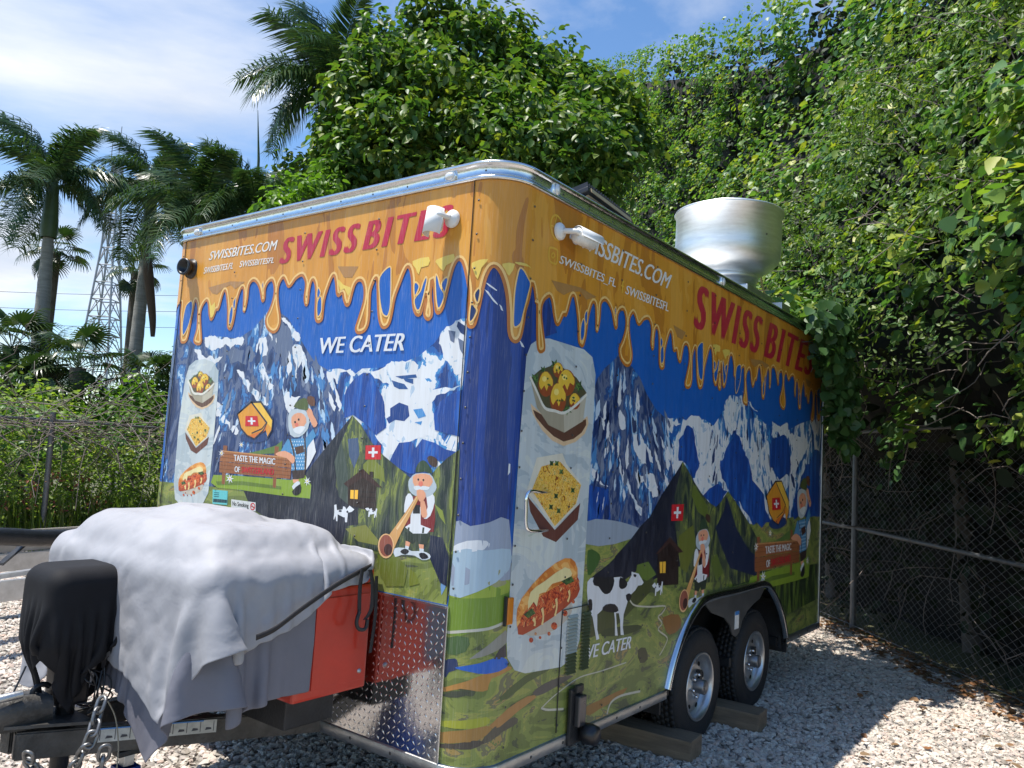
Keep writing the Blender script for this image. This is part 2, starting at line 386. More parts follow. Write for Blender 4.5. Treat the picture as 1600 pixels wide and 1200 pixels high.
# colours of the print (sRGB picked, linear here)
def srgb(r, g, b): return tuple(((c / 255) / 12.92 if c / 255 <= 0.04045 else ((c / 255 + 0.055) / 1.055) ** 2.4) for c in (r, g, b))
ORG = srgb(214, 146, 44); ORD = srgb(178, 112, 34); YEL = srgb(232, 200, 90); PAL = srgb(240, 196, 118); BLUE = srgb(18, 92, 178); NAVY = srgb(18, 44, 96)
WHT = srgb(222, 224, 226); RED = srgb(196, 20, 48); FLAG = srgb(200, 26, 40); DKH = srgb(34, 40, 58); OLV = srgb(86, 96, 50); SKIN = srgb(226, 160, 124); BRN = srgb(92, 54, 38)
TAN = srgb(214, 160, 96); BLK_ = srgb(28, 28, 32); GRN = srgb(112, 140, 44); DGR = srgb(44, 62, 44); SLT = srgb(96, 108, 134); SKY2 = srgb(70, 142, 202)
m_org = pm(ORG)
m_band = pattern('print_honey_band', [(0.0, srgb(188, 120, 34)), (0.42, ORG), (0.56, srgb(222, 158, 60)), (0.7, srgb(206, 136, 40))], (5, 1.2), 3, 0.6)
m_mtn = pattern('print_mountain_rock', [(0, srgb(20, 42, 88)), (0.40, srgb(44, 66, 112)), (0.46, srgb(92, 104, 134)), (0.51, srgb(38, 72, 128)), (0.55, srgb(62, 120, 178)), (0.59, srgb(172, 200, 220)), (0.635, srgb(52, 64, 100))], (8.0, 3.0), 4.5, 0.5, 0.45)
m_mtn2 = pattern('print_mountain_snow', [(0, srgb(24, 58, 122)), (0.40, srgb(34, 94, 168)), (0.455, srgb(70, 140, 196)), (0.49, WHT), (0.575, srgb(190, 206, 218)), (0.61, srgb(50, 104, 170))], (6.5, 3.2), 4.5, 0.6, -0.45)
m_snow = pattern('print_snowfield', [(0, srgb(176, 196, 214)), (0.38, WHT), (0.62, srgb(200, 212, 220)), (0.66, srgb(120, 160, 196))], (9, 6), 3, 1.4, 0.3)
m_blueh = pattern('print_blue_ridge', [(0, srgb(20, 64, 140)), (0.5, srgb(26, 80, 164)), (0.62, srgb(38, 98, 180))], (16, 2), 3, 0.8)
m_hill = pattern('print_dark_hill', [(0, srgb(24, 28, 44)), (0.52, srgb(34, 38, 54)), (0.64, srgb(52, 56, 66))], (8, 2.5), 3, 1.0, 0.6)
m_olive = pattern('print_olive_slope', [(0, srgb(38, 50, 48)), (0.42, srgb(62, 74, 56)), (0.5, srgb(88, 98, 60)), (0.57, srgb(126, 136, 62)), (0.62, srgb(70, 84, 60))], (11, 3.0), 4, 1.2, -0.35)
m_mead = pattern('print_meadow', [(0, srgb(76, 84, 58)), (0.38, srgb(106, 118, 60)), (0.46, srgb(128, 140, 70)), (0.53, srgb(148, 152, 76)), (0.58, srgb(110, 110, 80)), (0.62, srgb(160, 136, 80)), (0.66, srgb(102, 120, 62))], (2.6, 5.5), 4, 1.5, 0.35)
m_navy = pattern('print_navy', [(0, srgb(24, 52, 120)), (0.5, srgb(30, 66, 146)), (0.64, srgb(56, 74, 132))], (14, 0.8), 3, 0.4)
m_white = pm(WHT); m_pal = pm(PAL); m_yel = pm(YEL)

# ---- wall sheet with the wheel opening cut out of its lower edge
ARCH = [(1.80, Z0), (1.86, 0.56), (1.97, 0.70), (2.13, 0.82), (2.33, 0.885), (2.865, 0.885), (3.38, 0.885), (3.55, 0.83), (3.72, 0.71), (3.84, 0.58), (3.93, Z0)]
B = Decal()
S_END = S_L - AL
B.poly([(S_END, Z0), (S_END, Z1), (TL, Z1), (TL, Z0)] + [(x, z) for x, z in reversed(ARCH)], 0, pm(BLUE), px=False)
BODY = B.build('wall_sheet', TRAILER); BODY['label'] = 'blue printed vinyl wall sheet with rounded corners'
bm = bmesh.new()   # far side, rear, roof deck, floor, wheel box
def quad(*p): bm.faces.new([bm.verts.new(q) for q in p])
quad((TR, TW, Z0), (TL, TW, Z0), (TL, TW, Z1), (TR, TW, Z1)); quad((TL, 0, Z0), (TL, TW, Z0), (TL, TW, Z1), (TL, 0, Z1))
obj('rear_shell', bm, mat('white_sheet', (0.55, 0.56, 0.56), 0.4), TRAILER)
bm = bmesh.new(); n = 12
ring = [wrap(S_END + (TL - S_END) * 0, 0)] if False else []
outl = [(TL, 0), (TL, TW)] + [(TR - TR * math.sin(t), TW - TR + TR * math.cos(t)) for t in np.linspace(0, math.pi / 2, 9)] + [(TR - TR * math.cos(t), TR - TR * math.sin(t)) for t in np.linspace(0, math.pi / 2, 9)]
vs = [bm.verts.new((x, y, Z0 + 0.006)) for x, y in outl + [(1.71, 0.0), (1.71, 0.37), (4.03, 0.37), (4.03, 0.0)]]; bm.faces.new(vs)
obj('floor_pan', bm, mat('floor_ply', (0.06, 0.055, 0.05), 0.8), TRAILER)
bm = bmesh.new(); cv = bm.verts.new((TL / 2, TW / 2, Z1 + 0.13)); vs = [bm.verts.new((x, y, Z1 + 0.065)) for x, y in outl]
vm = [bm.verts.new(((x - TL / 2) * 0.6 + TL / 2, (y - TW / 2) * 0.6 + TW / 2, Z1 + 0.115)) for x, y in outl]
for i in range(len(vs)):
    j = (i + 1) % len(vs); bm.faces.new((vs[i], vs[j], vm[j], vm[i])); bm.faces.new((vm[i], vm[j], cv))
obj('roof', bm, mat('roof_sheet', (0.62, 0.63, 0.62), 0.45, 0.6, 0.1), TRAILER)
bm = bmesh.new(); box(bm, 1.74, 4.0, 0.34, 0.36, 0.36, 0.99); box(bm, 1.72, 1.74, 0.004, 0.36, 0.3, 0.99); box(bm, 4.0, 4.02, 0.004, 0.36, 0.3, 0.99); box(bm, 1.74, 4.0, 0.004, 0.34, 0.97, 0.99)
obj('wheel_box', bm, BLK, TRAILER)
bm = bmesh.new()
for y in (0.42, 1.355, 2.29): box(bm, 0.1, TL - 0.05, y - 0.03, y + 0.03, 0.31, 0.425, 0.004)
for x in np.arange(0.4, 4.7, 0.5): box(bm, x, x + 0.04, 0.05, TW - 0.05, 0.36, 0.422)
obj('chassis', bm, BLK, TRAILER)

# ---- sweep a profile (off,z) around the roof / floor outline
def sweep(name, prof, m, s0, s1, n=110, parent=None, smooth=False):
    S = np.unique(np.concatenate([np.linspace(s0, s1, n), np.linspace(TR - AL, TR, 12), np.linspace(S_L - AL, S_L, 12)])); S = S[(S >= s0 - 1e-9) & (S <= s1 + 1e-9)]
    V = [wrap(s, z, o) for s in S for o, z in prof]; k = len(prof)
    F = [(i * k + q, (i + 1) * k + q, (i + 1) * k + q + 1, i * k + q + 1) for i in range(len(S) - 1) for q in range(k - 1)]
    me = mesh_np(name, V, np.array(F), smooth); return obj(name, me, m, parent or TRAILER)
prof = [(0.0, Z1 - 0.012), (0.016, Z1 - 0.012), (0.018, Z1 - 0.004), (0.016, Z1 + 0.004), (0.008, Z1 + 0.008), (0.006, Z1 + 0.022), (0.007, Z1 + 0.045), (0.012, Z1 + 0.052), (0.022, Z1 + 0.056), (0.024, Z1 + 0.064), (0.020, Z1 + 0.071), (-0.03, Z1 + 0.074)]
sweep('roof_trim', prof, ALU, S_END - 3, TL)
prof2 = [(0.0, Z0 + 0.004), (0.010, Z0 + 0.003), (0.012, Z0), (0.012, Z0 - 0.046), (0.008, Z0 - 0.050), (-0.03, Z0 - 0.050)]
sweep('bottom_rail', prof2, ALD, S_L - AL, 1.78); sweep('bottom_rail', prof2, ALD, 3.95, TL)
bm = bmesh.new(); box(bm, TL - 0.03, TL + 0.012, -0.009, 0.03, Z0 - 0.045, Z1 - 0.014, 0.004); obj('rear_corner_post', bm, ALD, TRAILER)

# ---- stone guard of tread plate on the lower front
def plate_pt(y, z, o): return (-o, y, z)
DP0, DP1 = TR + 0.002, TW - TR - 0.002
bm = bmesh.new(); box(bm, -0.0055, -0.0035, DP0, DP1, Z0 + 0.004, 1.07)
guard = obj('stone_guard', bm, mat('tread_plate', (0.66, 0.66, 0.67), 0.10, 1.0, 0.06, 5, 0.05, 25), TRAILER); guard['label'] = 'polished tread plate across the lower front wall'
V = []; F = []; pitch = 0.031
for iy in range(int((DP1 - DP0) / pitch)):
    for iz in range(int(0.62 / pitch)):
        y = DP0 + 0.018 + iy * pitch; z = Z0 + 0.022 + iz * pitch
        a = math.radians(45 if (iy + iz) % 2 else -45); ca, sa = math.cos(a), math.sin(a); o = len(V)
        for t, w_, h in ((-1, 0, 0), (0, 1, 0), (1, 0, 0), (0, -1, 0), (-0.45, 0, 1), (0.45, 0, 1)):
            u = t * 0.0155; v = w_ * 0.0042
            V.append((-0.0055 - 0.0024 * h, y + u * ca - v * sa, z + u * sa + v * ca))
        F += [(o, o + 1, o + 4, o + 4), (o + 4, o + 1, o + 5, o + 5), (o + 1, o + 2, o + 5, o + 5), (o + 2, o + 3, o + 5, o + 5), (o + 5, o + 3, o + 4, o + 4), (o + 3, o, o + 4, o + 4)]
F = [f[:3] for f in F]
tp = obj('tread', mesh_np('tread', V, np.array(F)), mat('tread_bright', (0.8, 0.8, 0.81), 0.12, 1.0, 0.05), guard); tag(tp, kind='stuff')
bm = bmesh.new(); box(bm, -0.012, -0.002, DP0, DP1, 1.070, 1.082, 0.002); box(bm, -0.012, -0.002, DP0 - 0.010, DP0 - 0.0005, Z0 + 0.005, 1.082, 0.002); obj('edge_trim', bm, ALU, guard)

# ---- sheet seams and screw columns
seam_m = mat('seam_gap', (0.03, 0.03, 0.03), 0.8)
for s in (2 * TR - AL - 0.185 + 0.0, S_L - 0.005):
    bm = bmesh.new(); y = 2 * TR - AL - s
    box(bm, -0.0082, -0.004, y - 0.0011, y + 0.0011, 1.09 if s > -1 else Z0 + 0.01, Z1 - 0.014); obj('seam', bm, seam_m, TRAILER)
V0, F0 = lathe([(0.0001, 0.003), (0.0045, 0.0022), (0.006, 0.0)], 6)
def screws(spots, name='screw_heads'):
    V = []; F = []; 
    for s, z in spots:
        p = np.array(wrap(s, z, 0.0075)); q = np.array(wrap(s, z, 0.0085)); nrm = Vector(q - p).normalized(); M = nrm.to_track_quat('Z', 'Y').to_matrix(); o = len(V)
        for v in V0: V.append(tuple(p + np.array(M @ Vector(v))))
        F += [tuple(i + o for i in f) for f in F0]
    o = obj(name, mesh_np(name, V, np.array(F)), SCR, TRAILER); tag(o, kind='stuff'); return o
sp = []
for y in (0.155, 0.79, 1.36, 1.98, 2.55): sp += [(2 * TR - AL - y, z) for z in np.arange(1.16, 2.95, 0.155)]
screws(sp)
sp = []
for x in (0.20, 0.62, 1.03, 1.44, 1.86, 2.30, 2.75, 3.2, 3.65, 4.1, 4.5, 4.8): sp += [(x, z + random.uniform(-.01, .01)) for z in np.arange(0.5, 2.95, 0.17) if not (1.75 < x < 4.0 and z < 0.95)]
screws(sp)
V = []; F = []
def dots(spots, off, r, name, m, parent=TRAILER):
    V = []; F = []
    for s, z in spots:
        p = np.array(wrap(s, z, off)); q = np.array(wrap(s, z, off + .01)); M = Vector(q - p).normalized().to_track_quat('Z', 'Y').to_matrix(); o = len(V)
        for v in V0: V.append(tuple(p + np.array(M @ (Vector(v) * r))))
        F += [tuple(i + o for i in f) for f in F0]
    oo = obj(name, mesh_np(name, V, np.array(F)), m, parent); tag(oo, kind='stuff'); return oo
dots([(s, Z1 + 0.028) for s in np.arange(S_L, 4.8, 0.24)], 0.006, 0.9, 'trim_screws', SCR)
dots([(s, Z0 - 0.024) for s in np.arange(S_L, 1.7, 0.26)] + [(s, Z0 - 0.024) for s in np.arange(4.0, 4.85, 0.26)], 0.012, 1.3, 'rail_screws', SCR)

# ---- clearance lamps on the roof trim
LENS = mat('clear_lens', (0.75, 0.75, 0.74), 0.08, 0.3, 0.05)
for s in (2 * TR - AL - 2.41, 2 * TR - AL - 0.33, 0.36, 2.4):
    p = np.array(wrap(s, Z1 + 0.03, 0.006)); q = np.array(wrap(s, Z1 + 0.03, 0.016)); d = Vector(q - p).normalized()
    lamp = obj('clearance_lamp', lathe_mesh('clearance_lamp', [(0.036, 0), (0.036, 0.008), (0.030, 0.012), (0.0301, 0.009)], 20), CHR, TRAILER)
    lamp.matrix_local = Matrix.Translation(p) @ d.to_track_quat('Z', 'Y').to_matrix().to_4x4() @ Matrix.Diagonal((0.72, 1, 1, 1))
    if abs(d.x) > 0.5: lamp.matrix_local = Matrix.Translation(p) @ d.to_track_quat('Z', 'Y').to_matrix().to_4x4() @ Matrix.Diagonal((1, 0.72, 1, 1))
    obj('lens', lathe_mesh('lens', [(0.0295, 0.008), (0.024, 0.017), (0.012, 0.021), (0.0001, 0.022)], 20), LENS, lamp)

# ---- black round socket on the far front corner
p = np.array(wrap(S_L + 0.085, 2.775, 0.0)); d = Vector((-0.96, -0.20, 0)).normalized()
so = obj('power_socket', lathe_mesh('power_socket', [(0.062, -0.02), (0.062, 0.012), (0.048, 0.018), (0.045, 0.045), (0.052, 0.05), (0.052, 0.075), (0.04, 0.075), (0.038, 0.03), (0.0001, 0.03)], 24), BLKP, TRAILER)
so.matrix_local = Matrix.Translation(p) @ d.to_track_quat('Z', 'Y').to_matrix().to_4x4()
so['label'] = 'black round socket on the rounded corner'

# ---- wheel opening: fender, wheels
def arc_pts(off):
    P = catmull(ARCH, 5); out = []
    T = np.gradient(P, axis=0); T /= np.linalg.norm(T, axis=1)[:, None]; Nn = np.stack([-T[:, 1], T[:, 0]], 1)
    return P + Nn * off
sec = [(-0.012, 0.0), (-0.012, 0.012), (0.0, 0.030), (0.022, 0.034), (0.040, 0.022), (0.046, 0.010), (0.046, 0.0)]   # (along normal outward, stand-off)
V = []; 
for o, h in sec: V.append([(x, -h, z) for x, z in arc_pts(o)])
k = len(sec); n = len(V[0]); VV = [V[q][i] for i in range(n) for q in range(k)]
FF = [(i * k + q, i * k + q + 1, (i + 1) * k + q + 1, (i + 1) * k + q) for i in range(n - 1) for q in range(k - 1)]
fender = obj('fender', mesh_np('fender', VV, np.array(FF), True), mat('fender_metal', (0.60, 0.62, 0.65), 0.16, 1.0, 0.08, 5), TRAILER); fender['label'] = 'bright metal twin wheel arch trim'
# apron between the two tyres
ap = [(2.30, 0.875), (3.44, 0.875), (3.33, 0.80), (3.2, 0.775), (3.08, 0.74), (2.98, 0.68), (2.93, 0.61), (2.865, 0.585), (2.80, 0.61), (2.75, 0.68), (2.65, 0.74), (2.52, 0.775), (2.42, 0.80)]
bm = bmesh.new(); fr = [bm.verts.new((x, -0.006, z)) for x, z in ap]; bk = [bm.verts.new((x, 0.004, z)) for x, z in ap]
bm.faces.new(fr); bm.faces.new(bk[::-1])
for i in range(len(ap)): j = (i + 1) % len(ap); bm.faces.new((fr[j], fr[i], bk[i], bk[j]))
apron = obj('apron', bm, mat('fender_grey', (0.22, 0.23, 0.24), 0.35, 0.8, 0.15), fender)
bm = nbox(2.83, 2.905, -0.0095, -0.0075, 0.64, 0.76); obj('sticker', bm, WHP, fender)
bm = nbox(2.83, 2.905, -0.0105, -0.0098, 0.735, 0.76); obj('sticker_band', bm, mat('sticker_blue', (0.05, 0.2, 0.5), 0.4), fender)

def wheel(x):
    yc = 0.03
    w = empty('wheel', (x, yc, 0.335)); w.parent = TRAILER
    R_, wd = 0.362, 0.205
    prof = [(0.205, 0.012), (0.225, 0.0), (0.30, -0.004), (0.335, 0.006), (0.352, 0.022), (0.359, 0.05), (R_, 0.085), (R_, wd - 0.085), (0.359, wd - 0.05), (0.352, wd - 0.022), (0.30, wd), (0.21, wd - 0.01)]
    t = obj('tyre', lathe_mesh('tyre', prof, 56, 'Y'), RUB, w)
    V = []; F = []                                                   # tread blocks
    for r_ in range(5):
        for i in range(56):
            a0 = 2 * math.pi * (i + 0.5 * (r_ % 2)) / 56; a1 = a0 + 2 * math.pi / 56 * 0.78; y0 = 0.028 + r_ * 0.0305; y1 = y0 + 0.023; o = len(V)
            rr = 0.372 if 0 < r_ < 4 else 0.367
            for rad in (0.352, rr):
                for a, y in ((a0, y0), (a1, y0), (a1, y1), (a0, y1)): V.append((rad * math.cos(a), y, rad * math.sin(a)))
            F += [(o + 4, o + 5, o + 6, o + 7), (o, o + 1, o + 5, o + 4), (o + 1, o + 2, o + 6, o + 5), (o + 2, o + 3, o + 7, o + 6), (o + 3, o, o + 4, o + 7)]
    tag(obj('tread', mesh_np('tread', V, np.array(F)), RUB, t), kind='stuff')
    silver = mat('wheel_silver', (0.52, 0.53, 0.54), 0.34, 0.85, 0.12, 10)
    rim = obj('rim', lathe_mesh('rim', [(0.212, 0.012), (0.216, 0.002), (0.208, -0.003), (0.198, 0.004), (0.188, 0.035), (0.186, 0.075), (0.175, 0.078), (0.168, 0.062), (0.150, 0.052), (0.128, 0.046), (0.100, 0.052), (0.085, 0.050), (0.068, 0.036), (0.045, 0.034)], 48, 'Y'), silver, w)
    for i in range(8):                                               # hand holes: black ovals on the rim paint the shade inside
        V = []; F = []
        a = 2 * math.pi * (i + 0.4) / 8; c = (0.140 * math.cos(a), 0.140 * math.sin(a)); o = len(V); V.append((c[0], 0.046, c[1]))
        for q in range(14):
            b = 2 * math.pi * q / 14; u = 0.014 * math.cos(b); v = 0.021 * math.sin(b)
            V.append((c[0] + u * math.cos(a) - v * math.sin(a), 0.0445, c[1] + u * math.sin(a) + v * math.cos(a)))
        F += [(o, o + 1 + q, o + 1 + (q + 1) % 14) for q in range(14)]
        obj('hand_hole', mesh_np('hand_hole', V, np.array(F)), mat('hole_shade', (0.006, 0.006, 0.006), 0.9), rim)
    obj('hub', lathe_mesh('hub', [(0.046, 0.036), (0.046, -0.03), (0.040, -0.036), (0.036, -0.034), (0.0001, -0.030)], 24, 'Y'), mat('hub_grey', (0.25, 0.25, 0.26), 0.4, 0.8, 0.2), w)
    for i in range(6):
        a = 2 * math.pi * i / 6 + 0.3
        me = lathe_mesh('lug_nut', [(0.011, 0.036), (0.011, 0.016), (0.007, 0.010), (0.0001, 0.010)], 6, 'Y', False)
        o = obj('lug_nut', me, CHR, w, (0.068 * math.cos(a), 0, 0.068 * math.sin(a)))
    return w
wheel(2.37); wheel(3.36)
# mud flap and its bracket behind the rear tyre
bm = nbox(3.955, 3.965, 0.03, 0.27, 0.33, 0.72, 0.002); obj('mud_flap', bm, RUB, TRAILER)

# ---- exhaust fan on the roof
FX, FY, FZ = 3.72, 0.50, Z1 + 0.06
fan = empty('exhaust_fan', (FX, FY, FZ)); fan.parent = TRAILER; fan['label'] = 'round spun aluminium exhaust fan on the roof'
SPUN = mat('spun_aluminium', (0.80, 0.81, 0.82), 0.42, 1.0, 0.10, 6, 0.12, 40, vscale=(1, 1, 8))
bm = bmesh.new(); box(bm, -0.30, 0.30, -0.30, 0.30, -0.03, 0.20, 0.01); obj('curb', bm, ALD, fan)
obj('neck', lathe_mesh('neck', [(0.245, 0.19), (0.245, 0.30), (0.262, 0.30), (0.262, 0.33), (0.245, 0.335)], 48), SPUN, fan)
obj('bowl', lathe_mesh('bowl', [(0.24, 0.33), (0.25, 0.345), (0.30, 0.365), (0.37, 0.405), (0.415, 0.45), (0.436, 0.51), (0.440, 0.56), (0.440, 0.86), (0.452, 0.862), (0.458, 0.872), (0.452, 0.882), (0.435, 0.88), (0.42, 0.80), (0.40, 0.5)], 64), SPUN, fan)
obj('inner_hood', lathe_mesh('inner_hood', [(0.405, 0.80), (0.39, 0.875), (0.32, 0.915), (0.30, 0.93), (0.28, 0.935), (0.0001, 0.94)], 48), SPUN, fan)
obj('band', lathe_mesh('band', [(0.30, 0.905), (0.312, 0.915), (0.312, 0.93), (0.30, 0.94)], 48), ALD, fan)
box_ = nbox(0.12, 0.32, -0.44, -0.30, -0.02, 0.12, 0.008); obj('junction_box', box_, ALD, fan)
obj('conduit', tubes_mesh('conduit', [[(0.32, -0.37, 0.05), (0.5, -0.37, 0.05), (0.6, -0.3, 0.04)]], 0.014, 8), ALD, fan)
obj('cable', tubes_mesh('cable', [catmull([(0.44, -0.06, 0.7), (0.50, -0.10, 0.6), (0.49, -0.12, 0.45), (0.40, -0.2, 0.25), (0.3, -0.35, 0.1)], 5)], 0.009, 6), mat('yellow_cable', (0.55, 0.42, 0.12), 0.5), fan)
for a in (-2.0, -0.9):
    obj('rivet', lathe_mesh('rivet', [(0.0001, 0.006), (0.006, 0.004), (0.008, 0.0)], 8), SCR, fan).matrix_local = Matrix.Translation((0.440 * math.cos(a), 0.440 * math.sin(a), 0.62)) @ Vector((math.cos(a), math.sin(a), 0)).to_track_quat('Z', 'Y').to_matrix().to_4x4()

# ---- floodlight lying on the roof edge
fl = empty('floodlight', (0.93, 0.12, Z1 + 0.105)); fl.parent = TRAILER; fl['label'] = 'black finned floodlight tilted over the roof edge'
fl.rotation_euler = (math.radians(-13), math.radians(3), math.radians(2))
obj('housing', nbox(-0.26, 0.26, -0.10, 0.12, -0.014, 0.014, 0.006), BLKP, fl)
obj('face_plate', nbox(-0.23, 0.23, -0.104, -0.1005, -0.010, 0.010), mat('tan_lens', (0.45, 0.36, 0.24), 0.3), fl)
obj('under_lens', nbox(-0.22, 0.22, -0.08, 0.09, -0.017, -0.0145), mat('tan_lens', (0.45, 0.36, 0.24), 0.3), fl)
for i in range(20): obj('fin', nbox(-0.245 + i * 0.0255, -0.239 + i * 0.0255, -0.095, 0.115, 0.0145, 0.045), BLKP, fl)
for P_ in ([(-0.27, 0.0, 0.0), (-0.32, 0.02, -0.03), (-0.34, 0.05, -0.10)], [(0.27, 0.0, 0), (0.3, 0.03, -0.05), (0.3, 0.06, -0.11)]): obj('bracket', tubes_mesh('bracket', [P_], 0.010, 6), BLKP, fl)

# ---- two white bullet cameras
def bullet(pos, base_n, arm_to, body_dir, L_=0.17):
    """pos: centre of the foot on the wall"""
    c = empty('security_camera', pos); c.parent = TRAILER
    q = Vector(base_n).to_track_quat('Z', 'Y').to_matrix().to_4x4()
    obj('foot', lathe_mesh('foot', [(0.042, 0), (0.042, 0.010), (0.034, 0.018), (0.018, 0.024), (0.014, 0.03)], 24), WHP, c).matrix_local = q
    obj('arm', tubes_mesh('arm', [catmull([tuple(Vector(base_n) * 0.022), tuple(Vector(base_n) * 0.06 + Vector(arm_to) * 0.35), tuple(Vector(arm_to))], 5)], 0.013, 10), WHP, c)
    b = Vector(body_dir).normalized(); qb = b.to_track_quat('Z', 'Y').to_matrix().to_4x4(); st = Vector(arm_to) - b * 0.03
    bo = obj('body', lathe_mesh('body', [(0.0001, 0), (0.030, 0.0), (0.039, 0.012), (0.041, L_ - 0.02), (0.037, L_ - 0.02), (0.035, L_ - 0.03), (0.0001, L_ - 0.03)], 24), WHP, c); bo.matrix_local = Matrix.Translation(st) @ qb
    obj('lens', lathe_mesh('lens', [(0.0001, L_ - 0.027), (0.029, L_ - 0.028)], 20), BLKP, bo)
    V = []; F = []                                                   # sun hood over the barrel
    up = qb.inverted().to_3x3() @ Vector((0, 0, 1)); a0 = math.atan2(up.y, up.x)
    for i in range(15):
        a = a0 + (i / 14 - 0.5) * 3.6
        for r_, h in ((0.046, 0.005), (0.046, L_ + 0.012), (0.043, L_ + 0.012), (0.043, 0.005)): V.append((r_ * math.cos(a), r_ * math.sin(a), h))
    for i in range(14):
        for k in range(4): F.append((i * 4 + k, i * 4 + (k + 1) % 4, (i + 1) * 4 + (k + 1) % 4, (i + 1) * 4 + k))
    F += [(0, 1, 2, 3), (56, 59, 58, 57)]
    obj('sun_hood', mesh_np('sun_hood', V, np.array(F)), WHP, bo); return c
a = onX(0, 709, 343); cA = bullet((-0.006, a[1], a[2]), (-1, 0, 0), (-0.06, 0.05, 0.01), (-0.14, 0.03, -1.0), 0.115); cA['label'] = 'white bullet camera hanging on the front wall'
a = onY(0, 872, 362); cB = bullet((a[0], -0.006, a[2]), (0, -1, 0), (0.075, -0.07, -0.012), (1.0, -0.25, -0.12), 0.14); cB['label'] = 'white bullet camera on the long side wall'

# ---- grab handle, side marker, louvres, door strut holder on the long side
hp = [onY(-0.006, 858, 769), onY(-0.05, 846, 769), onY(-0.06, 830, 767), onY(-0.06, 823, 775), onY(-0.06, 822, 800), onY(-0.06, 822, 820), onY(-0.06, 827, 829), onY(-0.05, 842, 830), onY(-0.006, 855, 829)]
obj('grab_handle', tubes_mesh('grab_handle', [catmull(hp, 5)], 0.0075, 10), CHR, TRAILER)
mk = obj('side_marker', nbox(0.158, 0.196, -0.024, -0.004, 1.015, 1.13, 0.006), mat('amber_lens', (0.62, 0.20, 0.02), 0.2, 0, 0.08), TRAILER)
obj('marker_base', nbox(0.150, 0.1575, -0.018, -0.004, 1.010, 1.135, 0.001), BLKP, mk)
lou = empty('louvre_vent', (0.0, 0.0, 0.0)); lou.parent = TRAILER
for c0, c1 in ((0.665, 0.755), (0.80, 0.875)):
    for i in range(17):
        z = 0.715 + i * 0.0165
        bm = bmesh.new()
        v = [bm.verts.new(p) for p in ((c0, -0.006, z + 0.011), (c1, -0.006, z + 0.011), (c1 - 0.004, -0.017, z), (c0 + 0.004, -0.017, z), (c0, -0.006, z), (c1, -0.006, z))]
        for f in ((0, 3, 2, 1), (3, 4, 5, 2), (0, 4, 3), (1, 2, 5)): bm.faces.new([v[k] for k in f])
        z01 = (z - 0.715) / 0.28
        obj('slat', bm, mat('louvre_pale', (0.42, 0.44, 0.38), 0.4) if (c0 < 0.7 and z > 0.80) else mat('louvre_green', (0.10, 0.11, 0.05), 0.45), lou)
lt = empty('strut_lock', (0, 0, 0)); lt.parent = TRAILER; lt['label'] = 'black latch with round knob on the lower side rail'
obj('plate', nbox(0.695, 0.80, -0.030, -0.013, 0.385, 0.645, 0.004), BLK, lt)
obj('slide', nbox(0.725, 0.79, -0.062, -0.0305, 0.47, 0.615, 0.008), mat('dark_grey_metal', (0.10, 0.10, 0.11), 0.3, 0.7), lt)
k_ = obj('knob', lathe_mesh('knob', [(0.0001, 0.05), (0.030, 0.05), (0.046, 0.04), (0.05, 0.0), (0.046, -0.03), (0.0001, -0.03)], 20), BLKP, lt, (0.80, -0.075, 0.43)); k_.rotation_euler = (math.radians(90), 0, 0)
obj('catch', nbox(0.715, 0.775, -0.05, -0.0305, 0.63, 0.665, 0.004), BLK, lt)
# seams of the side hatch
for x, za, zb in ((0.615, 0.46, 1.02),):
    obj('seam', nbox(x - 0.0011, x + 0.0011, -0.0078, -0.003, za, zb), seam_m, TRAILER)
obj('seam', nbox(0.615, 0.86, -0.0078, -0.003, 1.022, 1.0245), seam_m, TRAILER)
# ================================================================== the printed artwork
def cr(o, k, pts): return [(o[0] + x / k, o[1] + y / k) for x, y in pts]
A_ = lambda p: cr((265, 400), 6.667, p)
B_ = lambda p: cr((500, 370), 6.667, p)
C_ = lambda p: cr((720, 390), 6.667, p)
F3 = lambda p: cr((240, 480), 5, p); F4 = lambda p: cr((480, 480), 5, p); F5 = lambda p: cr((240, 640), 5, p); F6 = lambda p: cr((480, 680), 5, p)
G4 = lambda p: cr((780, 640), 5, p); G5 = lambda p: cr((780, 840), 5, p); G6 = lambda p: cr((680, 960), 5, p); G8 = lambda p: cr((1000, 600), 4, p)
TILE1 = lambda s, z: (1.126 * s + 2.809, z - 0.072)
TILE2 = lambda s, z: (1.134 * s + 5.433, z - 0.085)

# ---- honey band with its drips
dA = A_([(118, 470), (120, 600), (120, 860), (145, 900), (185, 870), (215, 740), (250, 560), (268, 470), (285, 470), (300, 560), (290, 760), (258, 880), (290, 915), (325, 910), (335, 860), (325, 700), (325, 600), (345, 520), (390, 460), (410, 500), (418, 600), (432, 660), (455, 645), (490, 560), (510, 558), (530, 500), (560, 390), (585, 360), (600, 420), (612, 560), (610, 720), (628, 760), (650, 745), (675, 650), (700, 500), (735, 370), (765, 325), (780, 380), (775, 575), (795, 540), (815, 440), (830, 310), (870, 255), (910, 270), (945, 340), (965, 450), (978, 470), (992, 440), (1000, 340), (1030, 275), (1075, 250), (1098, 330), (1088, 440), (1050, 560), (1010, 650), (1020, 740), (1075, 792), (1125, 770), (1152, 700), (1153, 620), (1135, 500), (1130, 380), (1145, 290), (1185, 225), (1210, 250), (1238, 315), (1270, 305), (1320, 235), (1380, 200), (1410, 230), (1425, 300), (1410, 440), (1425, 512), (1445, 480), (1455, 380), (1475, 280), (1500, 245), (1525, 300), (1530, 420), (1525, 640), (1555, 685), (1590, 660)])
